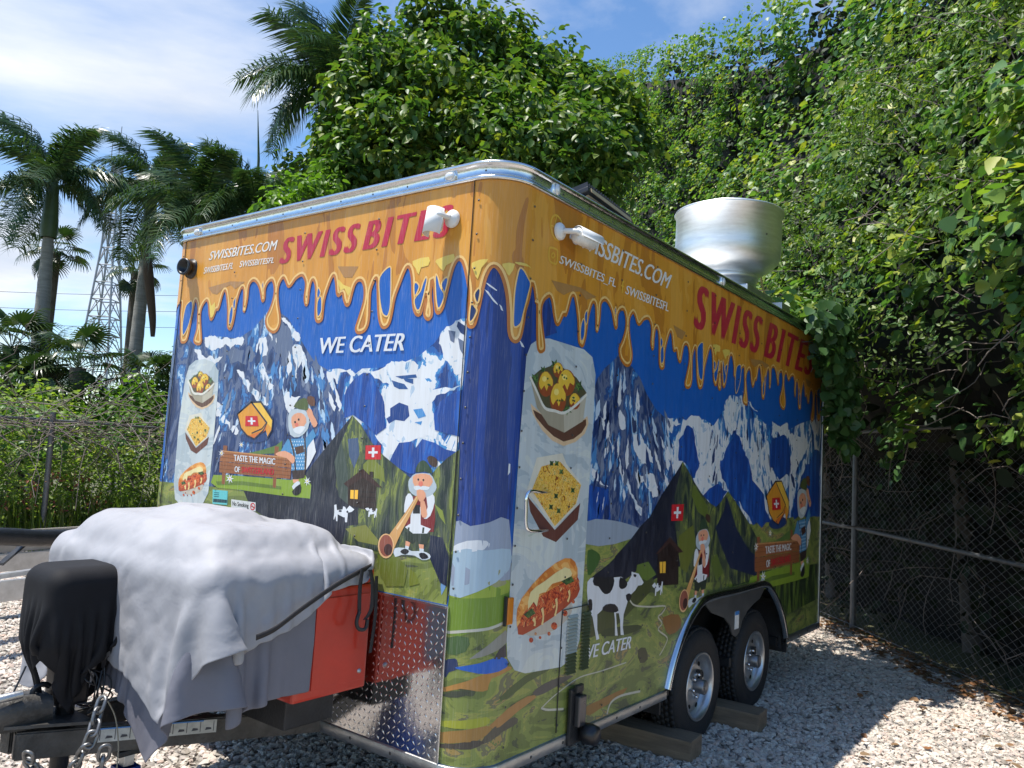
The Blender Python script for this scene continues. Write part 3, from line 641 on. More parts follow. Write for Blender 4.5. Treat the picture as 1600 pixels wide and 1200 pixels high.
dB = B_([(30, 820), (48, 660), (90, 520), (130, 420), (155, 405), (170, 470), (180, 580), (198, 615), (240, 585), (255, 660), (282, 715), (312, 690), (340, 580), (370, 490), (410, 452), (450, 470), (470, 560), (460, 680), (410, 850), (380, 950), (400, 1000), (470, 975), (510, 880), (520, 700), (530, 560), (575, 440), (600, 440), (606, 560), (615, 800), (640, 920), (680, 945), (725, 900), (755, 780), (780, 640), (830, 500), (880, 370), (915, 312), (945, 340), (965, 450), (970, 620), (985, 760), (1020, 815), (1055, 795), (1080, 700), (1112, 590), (1118, 640), (1098, 760), (1095, 820), (1128, 860), (1162, 830), (1170, 760), (1155, 620), (1168, 450), (1190, 500), (1205, 700), (1218, 780), (1248, 790), (1290, 720), (1340, 520), (1390, 330), (1440, 240), (1490, 260), (1530, 400), (1555, 560)])
dC = C_([(85, 620), (82, 700), (75, 770), (102, 805), (145, 780), (190, 600), (225, 430), (260, 290), (310, 190), (360, 175), (410, 230), (450, 330), (480, 470), (495, 650), (500, 850), (530, 940), (580, 955), (620, 900), (650, 760), (668, 640), (705, 510), (738, 345), (765, 430), (780, 560)])
lowF = [unwrap(*p) for p in dA + dB + dC]
iA = 8                                                              # first point of the repeat
rep = [unwrap(*p) for p in dA[iA:] + dB]
low1 = [TILE1(*p) for p in rep if TILE1(*p)[0] < TILE2(*rep[0])[0] - 0.1]
low1 = [p for p in low1 if p[0] > lowF[-1][0]]
low2 = [TILE2(*p) for p in rep if TILE2(*p)[0] < TL - 0.01]
# bridge between the two repeats
s1, s2 = low1[-1][0], low2[0][0]
low1 = [p for p in low1 if p[0] < s2 - 0.02]
LOW = lowF + low1 + low2
left = [(S_END, 2.44), (S_END + 0.1, 2.40), (S_L - AL * 0.55, 2.30), (S_L - 0.20, 2.44), (S_L - 0.165, 2.47)]
LOWs = list(map(tuple, catmull(left + LOW, 3)))
D = Decal()
def band_slice(a, b):
    """band polygon cut in slices so that the triangulation stays clean"""
top = Z1 - 0.013
D.poly([(S_END, top)] + LOWs + [(TL - 0.002, LOWs[-1][1]), (TL - 0.002, top)], 5, m_band, px=False)
# darker inner rim and pale outline along every drip
D.stroke(LOWs, 0.017, 6, pm(srgb(186, 112, 36)), px=False, smooth=0)
off = np.array(LOWs); T = np.gradient(off, axis=0); T /= np.linalg.norm(T, axis=1)[:, None] + 1e-9
inn = off + np.stack([-T[:, 1], T[:, 0]], 1) * 0.013
D.stroke([tuple(p) for p in inn], 0.012, 7, m_pal, px=False, smooth=0)
# openings in the looped drips
holesF = [A_([(165, 560), (190, 500), (235, 470), (245, 540), (215, 690), (170, 800), (142, 820), (142, 700)]), A_([(630, 600), (655, 520), (668, 560), (660, 660), (637, 720), (624, 700)]), A_([(672, 470), (697, 430), (692, 520), (680, 560), (667, 520)]), A_([(1545, 480), (1585, 420), (1592, 560), (1562, 630), (1542, 610)]), A_([(1540, 400), (1555, 330), (1580, 380), (1552, 450)]), A_([(968, 300), (985, 265), (982, 350), (974, 350)]),
          B_([(630, 420), (735, 310), (748, 420), (742, 700), (720, 810), (690, 830), (650, 780), (625, 600)]), B_([(985, 500), (1010, 475), (1040, 520), (1010, 600), (990, 620)]), B_([(990, 650), (1050, 570), (1080, 480), (1110, 420), (1122, 450), (1100, 560), (1060, 720), (1030, 770), (1000, 740)]), B_([(1210, 400), (1235, 420), (1260, 520), (1300, 600), (1285, 680), (1250, 745), (1225, 720), (1210, 560)]), B_([(1270, 500), (1310, 430), (1340, 440), (1320, 540), (1300, 580)])]
holesC = [C_([(110, 570), (150, 595), (172, 640), (140, 720), (105, 755), (92, 715)]), C_([(145, 470), (185, 405), (208, 430), (190, 540), (165, 550)]), C_([(545, 600), (560, 400), (600, 210), (640, 205), (690, 290), (718, 360), (690, 480), (650, 640), (620, 760), (572, 808), (542, 780)])]
m_blue = pm(BLUE); m_nv = pm(NAVY)
for h in holesF:
    D.poly(h, 8, m_blue, 3)
    P = [unwrap(*p) for p in h]
    D.stroke(P, 0.008, 9, m_pal, px=False, closed=True)
    for Tm in (TILE1, TILE2):
        Q = [Tm(*p) for p in P]
        if min(q[0] for q in Q) > 0.45 and max(q[0] for q in Q) < TL - 0.03 and not (Tm is TILE1 and max(q[0] for q in Q) > s2 - 0.05):
            D.poly(Q, 8, m_blue, 3, px=False); D.stroke(Q, 0.008, 9, m_pal, px=False, closed=True)
for h in holesC: D.poly(h, 8, m_nv if h is not holesC[2] else m_blue, 3); D.stroke(h, 0.008, 9, m_pal, closed=True)
for h in (B_([(970, 255), (1140, 210), (1135, 300), (1060, 320), (1035, 395), (1000, 330)]), B_([(1220, 240), (1400, 180), (1390, 260), (1320, 300), (1290, 360), (1225, 285)]), C_([(120, 140), (290, 100), (220, 190), (180, 310), (140, 230)]), C_([(430, 150), (560, 150), (500, 275), (460, 210)])):
    D.poly(h, 8, m_yel, 2)
    for Tm in (TILE1,): 
        Q = [Tm(*unwrap(*p)) for p in h]
        if max(q[0] for q in Q) < 2.75 and min(q[0] for q in Q) > 0.5: D.poly(Q, 8, m_yel, 2, px=False)
m_brt = pm(srgb(176, 128, 70))
for h in (A_([(410, 330), (640, 265), (790, 270), (690, 345), (640, 300), (560, 340), (500, 400), (450, 390)]), B_([(190, 310), (405, 310), (340, 425), (255, 425)])):
    D.poly(h, 6.5, m_brt)
    for Tm in (TILE1, TILE2): D.poly([Tm(*unwrap(*p)) for p in h], 6.5, m_brt, px=False)
for h in (C_([(560, 130), (680, 150), (740, 210), (700, 180), (600, 160)]), A_([(420, 420), (440, 520), (480, 480), (470, 600), (430, 640)]), B_([(190, 440), (220, 560), (260, 540), (300, 620), (330, 540), (300, 520), (250, 500)])):
    D.poly(h, 8, m_yel, 2)
HONEY = D.build('honey_drip_print', BODY); HONEY['label'] = 'orange honey band dripping down the walls'

# ---- far mountains, front
D = Decal()
D.poly([(262, 545), (284, 516), (304, 540), (322, 527), (345, 526), (372, 529), (395, 514), (412, 495), (424, 478), (437, 488), (450, 497), (463, 518), (476, 541), (492, 566), (512, 578), (545, 640), (560, 720), (540, 830), (400, 835), (250, 830)], 1, m_mtn)
D.poly([(505, 580), (524, 576), (548, 577), (556, 584), (566, 576), (600, 574), (612, 564), (632, 566), (655, 556), (680, 535), (690, 520), (706, 508), (720, 497), (731, 498), (722, 620), (712, 760), (700, 770), (560, 780), (540, 650)], 1.4, m_mtn2)
D.poly(F4([(155, 500), (220, 480), (340, 480), (380, 520), (430, 480), (600, 470), (660, 420), (830, 420), (870, 450), (870, 560), (920, 600), (1010, 640), (1220, 610), (1150, 650), (1010, 690), (940, 760), (990, 830), (1000, 900), (970, 960), (1050, 1020), (1165, 1110), (1100, 1100), (1000, 1030), (900, 1020), (830, 1040), (740, 1060), (670, 1150), (620, 1150), (530, 1000), (620, 930), (640, 880), (610, 760), (650, 690), (640, 600), (560, 560), (500, 520), (480, 510), (400, 500), (370, 540), (260, 510), (240, 600), (170, 590)]), 2, m_snow, -2)
D.poly(F4([(1050, 190), (1130, 140), (1200, 90), (1250, 140), (1240, 300), (1220, 510), (1150, 520), (1130, 450), (1070, 410), (1050, 310), (1030, 280)]), 2, m_snow, -2)
for h in ([(1105, 180), (1160, 190), (1150, 280), (1120, 260)], [(1180, 240), (1230, 270), (1225, 380), (1195, 330)], [(1180, 110), (1240, 150), (1235, 220), (1200, 200), (1170, 150)]): D.poly(F4(h), 3, pm(SLT if h[0][0] != 1180 or h[0][1] > 200 else NAVY))
D.poly(F4([(650, 790), (720, 745), (790, 770), (800, 850), (760, 890), (690, 880), (640, 910), (620, 870), (650, 850)]), 3, pm(srgb(18, 60, 130)))
for h in ([(660, 570), (720, 590), (760, 600), (790, 640), (720, 640), (680, 620)], [(750, 555), (830, 560), (830, 600), (770, 580)], [(690, 540), (850, 525), (860, 550), (740, 560)], [(830, 800), (900, 790), (930, 850), (870, 870)], [(840, 900), (900, 890), (890, 920)]): D.poly(F4(h), 3, pm(srgb(36, 80, 140) if h[0][0] < 800 else SKY2))
# dark blue ridges
D.poly(F4([(290, 700), (310, 640), (370, 560), (440, 512), (490, 515), (530, 590), (590, 700), (605, 760), (610, 880), (620, 940), (540, 1000), (480, 930), (360, 840), (290, 870)]), 4, m_blueh)
D.poly(F4([(990, 830), (1040, 740), (1120, 680), (1225, 640), (1190, 1010), (1100, 990), (1000, 960)]), 4, m_blueh)
D.poly(F4([(670, 1150), (720, 1060), (820, 1050), (850, 1100), (900, 1030), (1000, 1060), (1080, 1110), (1165, 1130), (1150, 1200), (1000, 1200), (950, 1300), (800, 1300), (640, 1220)]), 4, m_blueh)
# white streaks on the main peak
for h in ([(1000, 80), (1050, 110), (1100, 180), (1150, 240), (1140, 270), (1110, 260), (1060, 160), (1010, 110)], [(1085, 310), (1150, 300), (1180, 360), (1200, 440), (1195, 540), (1170, 500), (1160, 420), (1120, 560), (1095, 540), (1110, 440), (1090, 400)], [(650, 490), (700, 500), (760, 600), (810, 650), (870, 700), (900, 760), (860, 770), (790, 700), (740, 660), (700, 590)], [(820, 430), (860, 440), (900, 560), (940, 610), (905, 650), (880, 590), (850, 540)], [(400, 235), (460, 225), (540, 250), (600, 250), (690, 230), (710, 250), (690, 300), (640, 290), (600, 330), (560, 290), (500, 320), (440, 330), (400, 280)], [(320, 330), (360, 330), (400, 390), (480, 410), (540, 380), (500, 430), (470, 450), (360, 420)], [(1010, 660), (1060, 660), (1150, 700), (1110, 760), (1060, 830), (1030, 760)], [(480, 740), (560, 770), (520, 830), (600, 900), (680, 980), (620, 990), (540, 900), (490, 850)], [(870, 110), (900, 120), (930, 230), (925, 270), (900, 200)], [(830, 240), (880, 230), (890, 380), (840, 390), (800, 350)]):
    D.poly(F3(h), 2, m_snow, -3)
for h in ([(900, 100), (1000, 90), (1060, 170), (1090, 300), (1100, 420), (1000, 460), (930, 300)], [(540, 340), (640, 330), (740, 300), (800, 380), (720, 450), (600, 440)]): D.poly(F3(h), 1.5, pm(SLT), -3)
def strokes(D, box, n, cols, layer, lean, inside, L_=(.05, .16)):
    k = 0
    while k < n:
        x = JR.uniform(box[0], box[2]); y = JR.uniform(box[1], box[3])
        if not inside(x, y): k += 0.2; continue
        s, z = unwrap(x, y); l = JR.uniform(*L_); w_ = l * JR.uniform(.10, .24); dx = lean(x) * l * JR.uniform(.4, 1.1); dz = -l
        nx, nz = -dz / l * w_, dx / l * w_; c = JR.choice(cols)
        D.poly([(s, z), (s + dx * .45 + nx * .6, z + dz * .45 + nz * .6), (s + dx * .8 + nx, z + dz * .75), (s + dx, z + dz), (s + dx * .5 - nx * .5, z + dz * .55 - nz * .5)], layer, c, -2, px=False); k += 1
CS = [pm(WHT), pm(srgb(188, 206, 222)), pm(NAVY), pm(srgb(70, 128, 184)), pm(SLT), pm(srgb(36, 60, 110)), pm(srgb(120, 130, 152))]
strokes(D, (300, 500, 530, 720), 150, CS, 2.6, lambda x: (x - 424) / 160, lambda x, y: y > 500 + abs(x - 424) * .75 and not (430 < x < 500 and y > 640))
D.build('mountain_print', BODY)

# ---- far mountains, long side
D = Decal()
D.poly([(925, 620), (933, 592), (945, 575), (962, 560), (970, 548), (985, 570), (1000, 590), (1010, 615), (1025, 640), (1042, 655), (1060, 720), (1075, 800), (1000, 880), (915, 880)], 1, m_mtn)
D.poly([(1040, 655), (1060, 652), (1080, 660), (1100, 655), (1115, 665), (1128, 645), (1134, 626), (1143, 616), (1152, 620), (1160, 617), (1175, 640), (1195, 662), (1210, 668), (1232, 672), (1250, 662), (1270, 655), (1284, 640), (1281, 800), (1240, 830), (1200, 830), (1130, 800), (1060, 800)], 1.4, m_mtn2)
for h in ([(745, 0), (800, 100), (840, 200), (880, 330), (930, 440), (960, 560), (1020, 660), (1060, 760), (1110, 830), (1115, 770), (1060, 700), (1010, 560), (960, 460), (900, 300), (850, 180), (790, 50)], [(1045, 190), (1090, 170), (1130, 260), (1165, 300), (1200, 420), (1150, 430), (1100, 390), (1060, 330)], [(1060, 480), (1110, 520), (1200, 500), (1240, 600), (1255, 680), (1200, 690), (1190, 640), (1130, 560), (1080, 560)], [(715, 440), (760, 480), (850, 600), (800, 590), (730, 540)], [(940, 0), (980, 60), (985, 150), (955, 160), (930, 60)]):
    D.poly(G4(h), 2, m_snow, -3)
for h in ([(340, 330), (400, 280), (440, 290), (470, 320), (500, 380), (570, 375), (540, 400), (510, 420), (500, 480), (510, 580), (550, 650), (520, 640), (480, 610), (440, 640), (420, 700), (385, 720), (330, 590), (400, 520), (370, 470), (350, 400)], [(160, 215), (230, 215), (265, 260), (210, 250), (200, 310), (180, 290)], [(280, 235), (380, 215), (420, 240), (460, 260), (440, 300), (340, 290)], [(620, 330), (640, 380), (680, 520), (700, 600), (760, 720), (820, 840), (790, 700), (760, 560), (740, 480), (700, 420), (660, 350)], [(825, 230), (850, 250), (900, 250), (925, 250), (922, 330), (900, 290), (876, 335), (850, 295), (835, 340), (820, 320)], [(520, 170), (560, 70), (590, 120), (600, 280), (570, 320), (540, 290)], [(640, 40), (690, 110), (740, 190), (700, 150), (660, 100)], [(930, 330), (1000, 330), (1060, 370), (1000, 480), (960, 600), (940, 560), (960, 430)], [(800, 570), (830, 540), (850, 600), (920, 570), (870, 640), (830, 630)]):
    D.poly(G8(h), 2, m_snow, -3)
for h in ([(240, 350), (290, 260), (330, 280), (350, 400), (370, 500), (330, 590), (240, 480)], [(600, 310), (540, 400), (500, 480), (510, 590), (560, 670), (640, 780), (760, 900), (820, 860), (700, 600), (660, 450)], [(820, 350), (870, 330), (925, 360), (940, 480), (930, 570), (870, 600), (810, 520)], [(1090, 410), (1040, 500), (1000, 620), (960, 720), (960, 850), (1130, 830), (1135, 450)], [(390, 700), (470, 630), (545, 670), (450, 780)]):
    D.poly(G8(h), 3, m_blueh, -2)
D.poly(G4([(700, 590), (850, 620), (870, 860), (690, 900)]), 2.5, m_blueh)
strokes(D, (925, 560, 1050, 790), 130, CS, 2.7, lambda x: (x - 968) / 90, lambda x, y: y > 565 + abs(x - 970) * 1.0 and y < 800 - (x - 940) * .5)
strokes(D, (1110, 630, 1280, 760), 60, CS, 2.7, lambda x: (x - 1155) / 90, lambda x, y: y > 632 + abs(x - 1152) * .8)
D.build('mountain_print', BODY)

# ---- navy sky behind the corner and mist below it
D = Decal()
D.poly([(733, 400), (742, 480), (720, 640), (709, 820), (795, 850), (820, 600), (840, 530), (870, 520), (835, 380)], 1.7, m_navy)
for h, c in (([(708, 816), (735, 822), (765, 816), (795, 812), (797, 905), (760, 900), (706, 915)], srgb(150, 160, 178)), ([(706, 855), (730, 845), (760, 845), (764, 855), (740, 862), (706, 862)], WHT), ([(706, 862), (760, 860), (797, 858), (795, 890), (745, 925), (703, 930)], srgb(168, 190, 204)), ([(915, 815), (950, 812), (985, 820), (1005, 832), (960, 850), (915, 850)], srgb(150, 162, 176)), ([(690, 900), (700, 905), (690, 930)], srgb(110, 150, 190))): D.poly(h, 3, pm(c), 2)
for h in (C_([(245, 330), (310, 370), (380, 425), (370, 430), (300, 385)]), C_([(245, 410), (290, 440), (330, 500), (380, 560), (385, 580), (340, 540), (280, 460)]), C_([(400, 570), (425, 590), (440, 640), (420, 630)]), C_([(600, 930), (640, 980), (660, 1020), (630, 1010)]), G4([(72, 420), (85, 425), (82, 490), (65, 515)])): D.poly(h, 4, m_white)
D.build('corner_sky_print', BODY)

# ---- meadows
D = Decal()
D.poly([unwrap(250, 752), unwrap(330, 760), unwrap(420, 772), unwrap(500, 800), unwrap(600, 835), unwrap(690, 870), unwrap(708, 880), unwrap(698, 946), (2 * TR - AL - TR - 0.01, 1.085), (S_END, 1.085), (S_END, 1.6)], 1.6, m_mead, px=False)
D.poly([unwrap(703, 915), unwrap(745, 915), unwrap(797, 880), unwrap(915, 845), unwrap(985, 830), unwrap(1085, 830), unwrap(1200, 815), unwrap(1282, 800)] + [(TL - 0.01, Z0 + 0.006)] + [(x + (0.003 if x > 3 else -0.003), z + 0.004) for x, z in reversed(ARCH)] + [(-0.0, Z0 + 0.006), (TR - AL - 0.004, Z0 + 0.006)], 1.6, m_mead, px=False)
gm = [([(703, 925), (725, 915), (790, 900), (795, 960), (745, 985), (700, 992)], GRN), ([(700, 930), (790, 905), (795, 925), (740, 935)], srgb(150, 168, 60)), ([(760, 905), (797, 880), (797, 905), (775, 918)], srgb(150, 150, 110))]
for h, c in gm: D.poly(h, 2.5, pm(c), 2)
for h, c, sm in (([(170, 410), (350, 380), (480, 335), (555, 350), (560, 410), (400, 465), (280, 450), (170, 425)], srgb(38, 98, 190), 2), ([(75, 370), (130, 345), (172, 355), (170, 430), (110, 450), (75, 500)], srgb(34, 52, 92), 2), ([(70, 570), (250, 520), (400, 460), (570, 405), (590, 430), (440, 500), (410, 590), (320, 600), (200, 580), (70, 605)], srgb(176, 128, 66), 2), ([(65, 625), (130, 600), (250, 600), (265, 620), (180, 650), (70, 640)], srgb(66, 72, 56), 2), ([(455, 350), (500, 270), (550, 230), (555, 330), (500, 350)], srgb(62, 58, 64), 1), ([(270, 345), (400, 250), (550, 120), (555, 220), (400, 320), (300, 345)], srgb(142, 140, 130), 2), ([(100, 180), (260, 180), (240, 290), (100, 310)], srgb(72, 100, 56), 2), ([(45, 830), (200, 830), (400, 800), (420, 850), (300, 890), (45, 870)], srgb(160, 164, 52), 2), ([(40, 920), (250, 900), (400, 870), (440, 900), (330, 985), (200, 1000), (40, 1000)], srgb(158, 120, 62), 2), ([(30, 1010), (150, 1010), (300, 985), (380, 1000), (280, 1055), (120, 1045), (30, 1040)], srgb(74, 68, 60), 2), ([(350, 1010), (460, 880), (620, 800), (640, 850), (520, 920), (430, 990)], srgb(84, 80, 68), 2), ([(500, 650), (700, 480), (900, 400), (880, 440), (720, 530), (560, 660)], srgb(78, 92, 52), 2), ([(760, 610), (850, 540), (980, 490), (1080, 480), (900, 590), (800, 635)], srgb(84, 80, 76), 2), ([(420, 870), (560, 740), (720, 640), (790, 645), (640, 760), (500, 880)], srgb(170, 124, 70), 2), ([(1150, 740), (1300, 660), (1500, 570), (1420, 660), (1280, 740), (1200, 790)], srgb(150, 108, 52), 2)):
    D.poly(G6(h), 2.6, pm(c), sm)
for pts, w in (([(830, 730), (900, 660), (1010, 570), (1130, 490), (1300, 440), (1490, 375)], 0.006), ([(825, 730), (880, 745), (1000, 738)], 0.010), ([(1340, 780), (1370, 690), (1450, 635), (1600, 600)], 0.012), ([(100, 140), (250, 130), (420, 110), (540, 60)], 0.012)): D.stroke(G6(pts), w, 3.2, pm(srgb(190, 188, 172)))
D.stroke(G5([(1020, 490), (1060, 530), (1180, 540), (1295, 535), (1270, 590), (1240, 620), (1270, 670), (1240, 720), (1310, 780), (1290, 850), (1250, 920)]), 0.009, 3.4, pm(srgb(196, 190, 170)))
for h, c in (([(690, 460), (800, 520), (1020, 430), (1120, 300), (1200, 300), (1180, 420), (1040, 560), (900, 700), (760, 760), (690, 760)], srgb(70, 76, 40)), ([(900, 700), (1080, 680), (1110, 710), (980, 760), (800, 770), (820, 720)], srgb(56, 68, 38)), ([(1280, 620), (1400, 600), (1420, 700), (1330, 760), (1290, 700)], srgb(140, 98, 50)), ([(1080, 880), (1140, 860), (1160, 950), (1100, 980)], srgb(60, 64, 40)), ([(690, 100), (760, 110), (790, 160), (740, 260), (690, 290)], srgb(66, 98, 44))): D.poly(G5(h), 2.4, pm(c), 2)
D.poly([(1125, 910), (1160, 895), (1230, 888), (1279, 880), (1278, 935), (1229, 960), (1205, 915), (1188, 905), (1140, 918)], 2.4, pattern('print_grass_stripe', [(0, srgb(36, 50, 28)), (0.48, srgb(62, 84, 34)), (0.56, srgb(96, 116, 44))], (16, 3), 2, 0.8, 0.5))
D.build('meadow_print', BODY)

# ---- dark hills
D = Decal()
D.poly([(551, 649), (529, 676), (505, 705), (478, 740), (455, 800), (430, 835), (535, 850), (548, 800), (525, 760), (530, 700)], 4.4, m_hill)
D.poly([(551, 649), (565, 664), (580, 690), (600, 712), (640, 745), (682, 790), (700, 870), (640, 870), (535, 850), (548, 800), (525, 760), (530, 700)], 4.4, m_olive)
D.poly([(719, 702), (700, 715), (684, 730), (660, 760), (652, 800), (690, 870), (702, 930), (716, 780)], 4.5, m_olive)
D.poly(F6([(960, 780), (1060, 800), (1110, 950), (1090, 1180), (1040, 1150), (960, 960)]), 4.6, pm(srgb(30, 38, 60)))
D.poly(F5([(700, 620), (1000, 670), (1220, 690), (1450, 700), (1600, 760), (1600, 900), (1300, 930), (1150, 900), (900, 860), (760, 760)]), 4.45, m_hill)
for h, c in (([(440, 230), (500, 170), (600, 260), (610, 370), (560, 340), (500, 330), (440, 270)], srgb(120, 128, 50)), ([(550, 930), (700, 940), (790, 1040), (760, 1180), (620, 1180), (570, 1080)], srgb(108, 118, 48)), ([(300, 730), (460, 700), (560, 820), (550, 860), (400, 830)], srgb(128, 130, 58)), ([(790, 1030), (850, 1080), (880, 1160), (800, 1180)], srgb(118, 128, 48)), ([(1000, 540), (1060, 590), (1085, 700), (1040, 640)], srgb(130, 142, 60)), ([(215, 210), (270, 40), (290, 150), (320, 250), (320, 540), (250, 480)], srgb(66, 78, 70)), ([(320, 30), (400, 20), (410, 150), (370, 260), (330, 160)], srgb(70, 88, 118))): D.poly(F6(h), 4.7, pm(c), 1)
D.build('hill_print', BODY); D = Decal()   # long side
D.poly(G8([(265, 485), (230, 545), (130, 700), (60, 830), (0, 890), (-60, 970), (-160, 1080), (-100, 1130), (0, 1160), (100, 1180), (250, 1140), (220, 900), (215, 700)]), 4.4, m_hill)
D.poly(G8([(265, 485), (300, 540), (330, 600), (380, 680), (430, 740), (475, 770), (470, 900), (440, 1100), (480, 1240), (260, 1240), (250, 1100), (220, 900), (215, 700)]), 4.4, m_olive)
D.poly(G8([(548, 670), (500, 740), (450, 790), (440, 900), (460, 1100), (500, 1250), (620, 1250), (740, 1200), (790, 1080), (740, 980), (680, 870), (600, 740)]), 4.5, m_olive)
D.poly(G8([(540, 700), (520, 800), (470, 900), (500, 1000), (560, 1150), (720, 1200), (760, 1100), (680, 1040), (600, 900)]), 4.6, pm(srgb(26, 38, 66)), 1)
for h, c in (([(330, 620), (420, 760), (430, 850), (360, 800), (320, 700)], srgb(96, 110, 44)), ([(240, 950), (330, 880), (350, 1000), (290, 1180), (250, 1150)], srgb(104, 110, 44)), ([(440, 1100), (480, 1060), (520, 1180), (470, 1230)], srgb(92, 108, 46)), ([(-20, 1130), (50, 1110), (100, 1190), (40, 1230), (-30, 1200)], srgb(98, 118, 50))): D.poly(G8(h), 4.7, pm(c), 1)
D.poly(G5([(860, 200), (1000, 50), (1060, 0), (1250, -40), (1260, 300), (1200, 330), (1160, 200), (1110, 230), (980, 330), (760, 330), (720, 310)]), 4.3, m_hill)
D.build('hill_print', BODY)

# ---- reusable pictures: drawn where they stand on the front, mapped to the side
def amap(f0, t0, f1, t1):
    a = unwrap(*f0); b = unwrap(*f1); c = unwrap(*t0); d = unwrap(*t1)
    kx = (d[0] - c[0]) / (b[0] - a[0]); kz = (d[1] - c[1]) / (b[1] - a[1])
    return lambda s, z: (c[0] + (s - a[0]) * kx, c[1] + (z - a[1]) * kz)
IDM = lambda s, z: (s, z)

def cross(D, quad, layer, mp):
    q = [np.array(p, float) for p in quad]
    bl = lambda u, v: tuple((q[0] * (1 - u) + q[1] * u) * (1 - v) + (q[3] * (1 - u) + q[2] * u) * v)
    D.poly([bl(0, 0), bl(1, 0), bl(1, 1), bl(0, 1)], layer, pm(FLAG), mapf=mp)
    D.poly([bl(u, v) for u, v in ((.42, .16), (.58, .16), (.58, .42), (.8, .42), (.8, .58), (.58, .58), (.58, .84), (.42, .84), (.42, .58), (.2, .58), (.2, .42), (.42, .42))], layer + 0.5, m_white, mapf=mp)

def house(mp):
    D = Decal(); dk = pm(srgb(46, 30, 26)); L_ = 6
    D.poly(F6([(320, 400), (440, 300), (545, 405), (540, 605), (325, 545)]), L_, dk, mapf=mp)
    D.poly(F6([(288, 378), (440, 262), (590, 412), (545, 402), (440, 330), (320, 405)]), L_ + .5, pm(srgb(60, 36, 32)), mapf=mp)
    D.poly(F6([(490, 285), (522, 285), (522, 335), (490, 320)]), L_ + .5, dk, mapf=mp)
    D.poly(F6([(342, 428), (402, 428), (398, 500), (340, 495)]), L_ + .5, pm(srgb(250, 190, 60)), mapf=mp)
    D.stroke(F6([(372, 428), (370, 498)]), 0.006, L_ + 1, dk, mapf=mp, smooth=0)
    for k in range(4): D.stroke(F6([(412, 440 + k * 40), (538, 448 + k * 40)]), 0.003, L_ + .6, pm(srgb(30, 20, 18)), mapf=mp, smooth=0)
    D.build('hut_print', BODY)
    D = Decal(); cross(D, F6([(457, 190), (577, 190), (580, 78), (460, 80)]), 6, mp); D.build('flag_print', BODY)
MAP_MAN = amap((603, 852), (1067, 938), (665, 722), (1100, 812))
MAP_HOUSE = amap((551, 800), (1031, 912), (588, 733), (1060, 840))
house(IDM)
D = Decal(); dk = pm(srgb(38, 24, 22))
D.poly(G5([(1235, 120), (1330, 30), (1400, 115), (1395, 365), (1230, 375)]), 6, dk); D.poly(G5([(1218, 128), (1330, -6), (1434, 112), (1400, 118), (1330, 40), (1235, 128)]), 6.5, pm(srgb(62, 38, 34)))
D.poly(G5([(1250, 190), (1298, 186), (1295, 275), (1252, 277)]), 6.5, pm(srgb(250, 190, 60))); D.stroke(G5([(1274, 188), (1273, 276)]), 0.008, 7, dk, smooth=0)
D.build('hut_print', BODY)
D = Decal(); cross(D, G4([(1340, 870), (1430, 868), (1440, 738), (1345, 742)]), 6, IDM); D.build('flag_print', BODY)

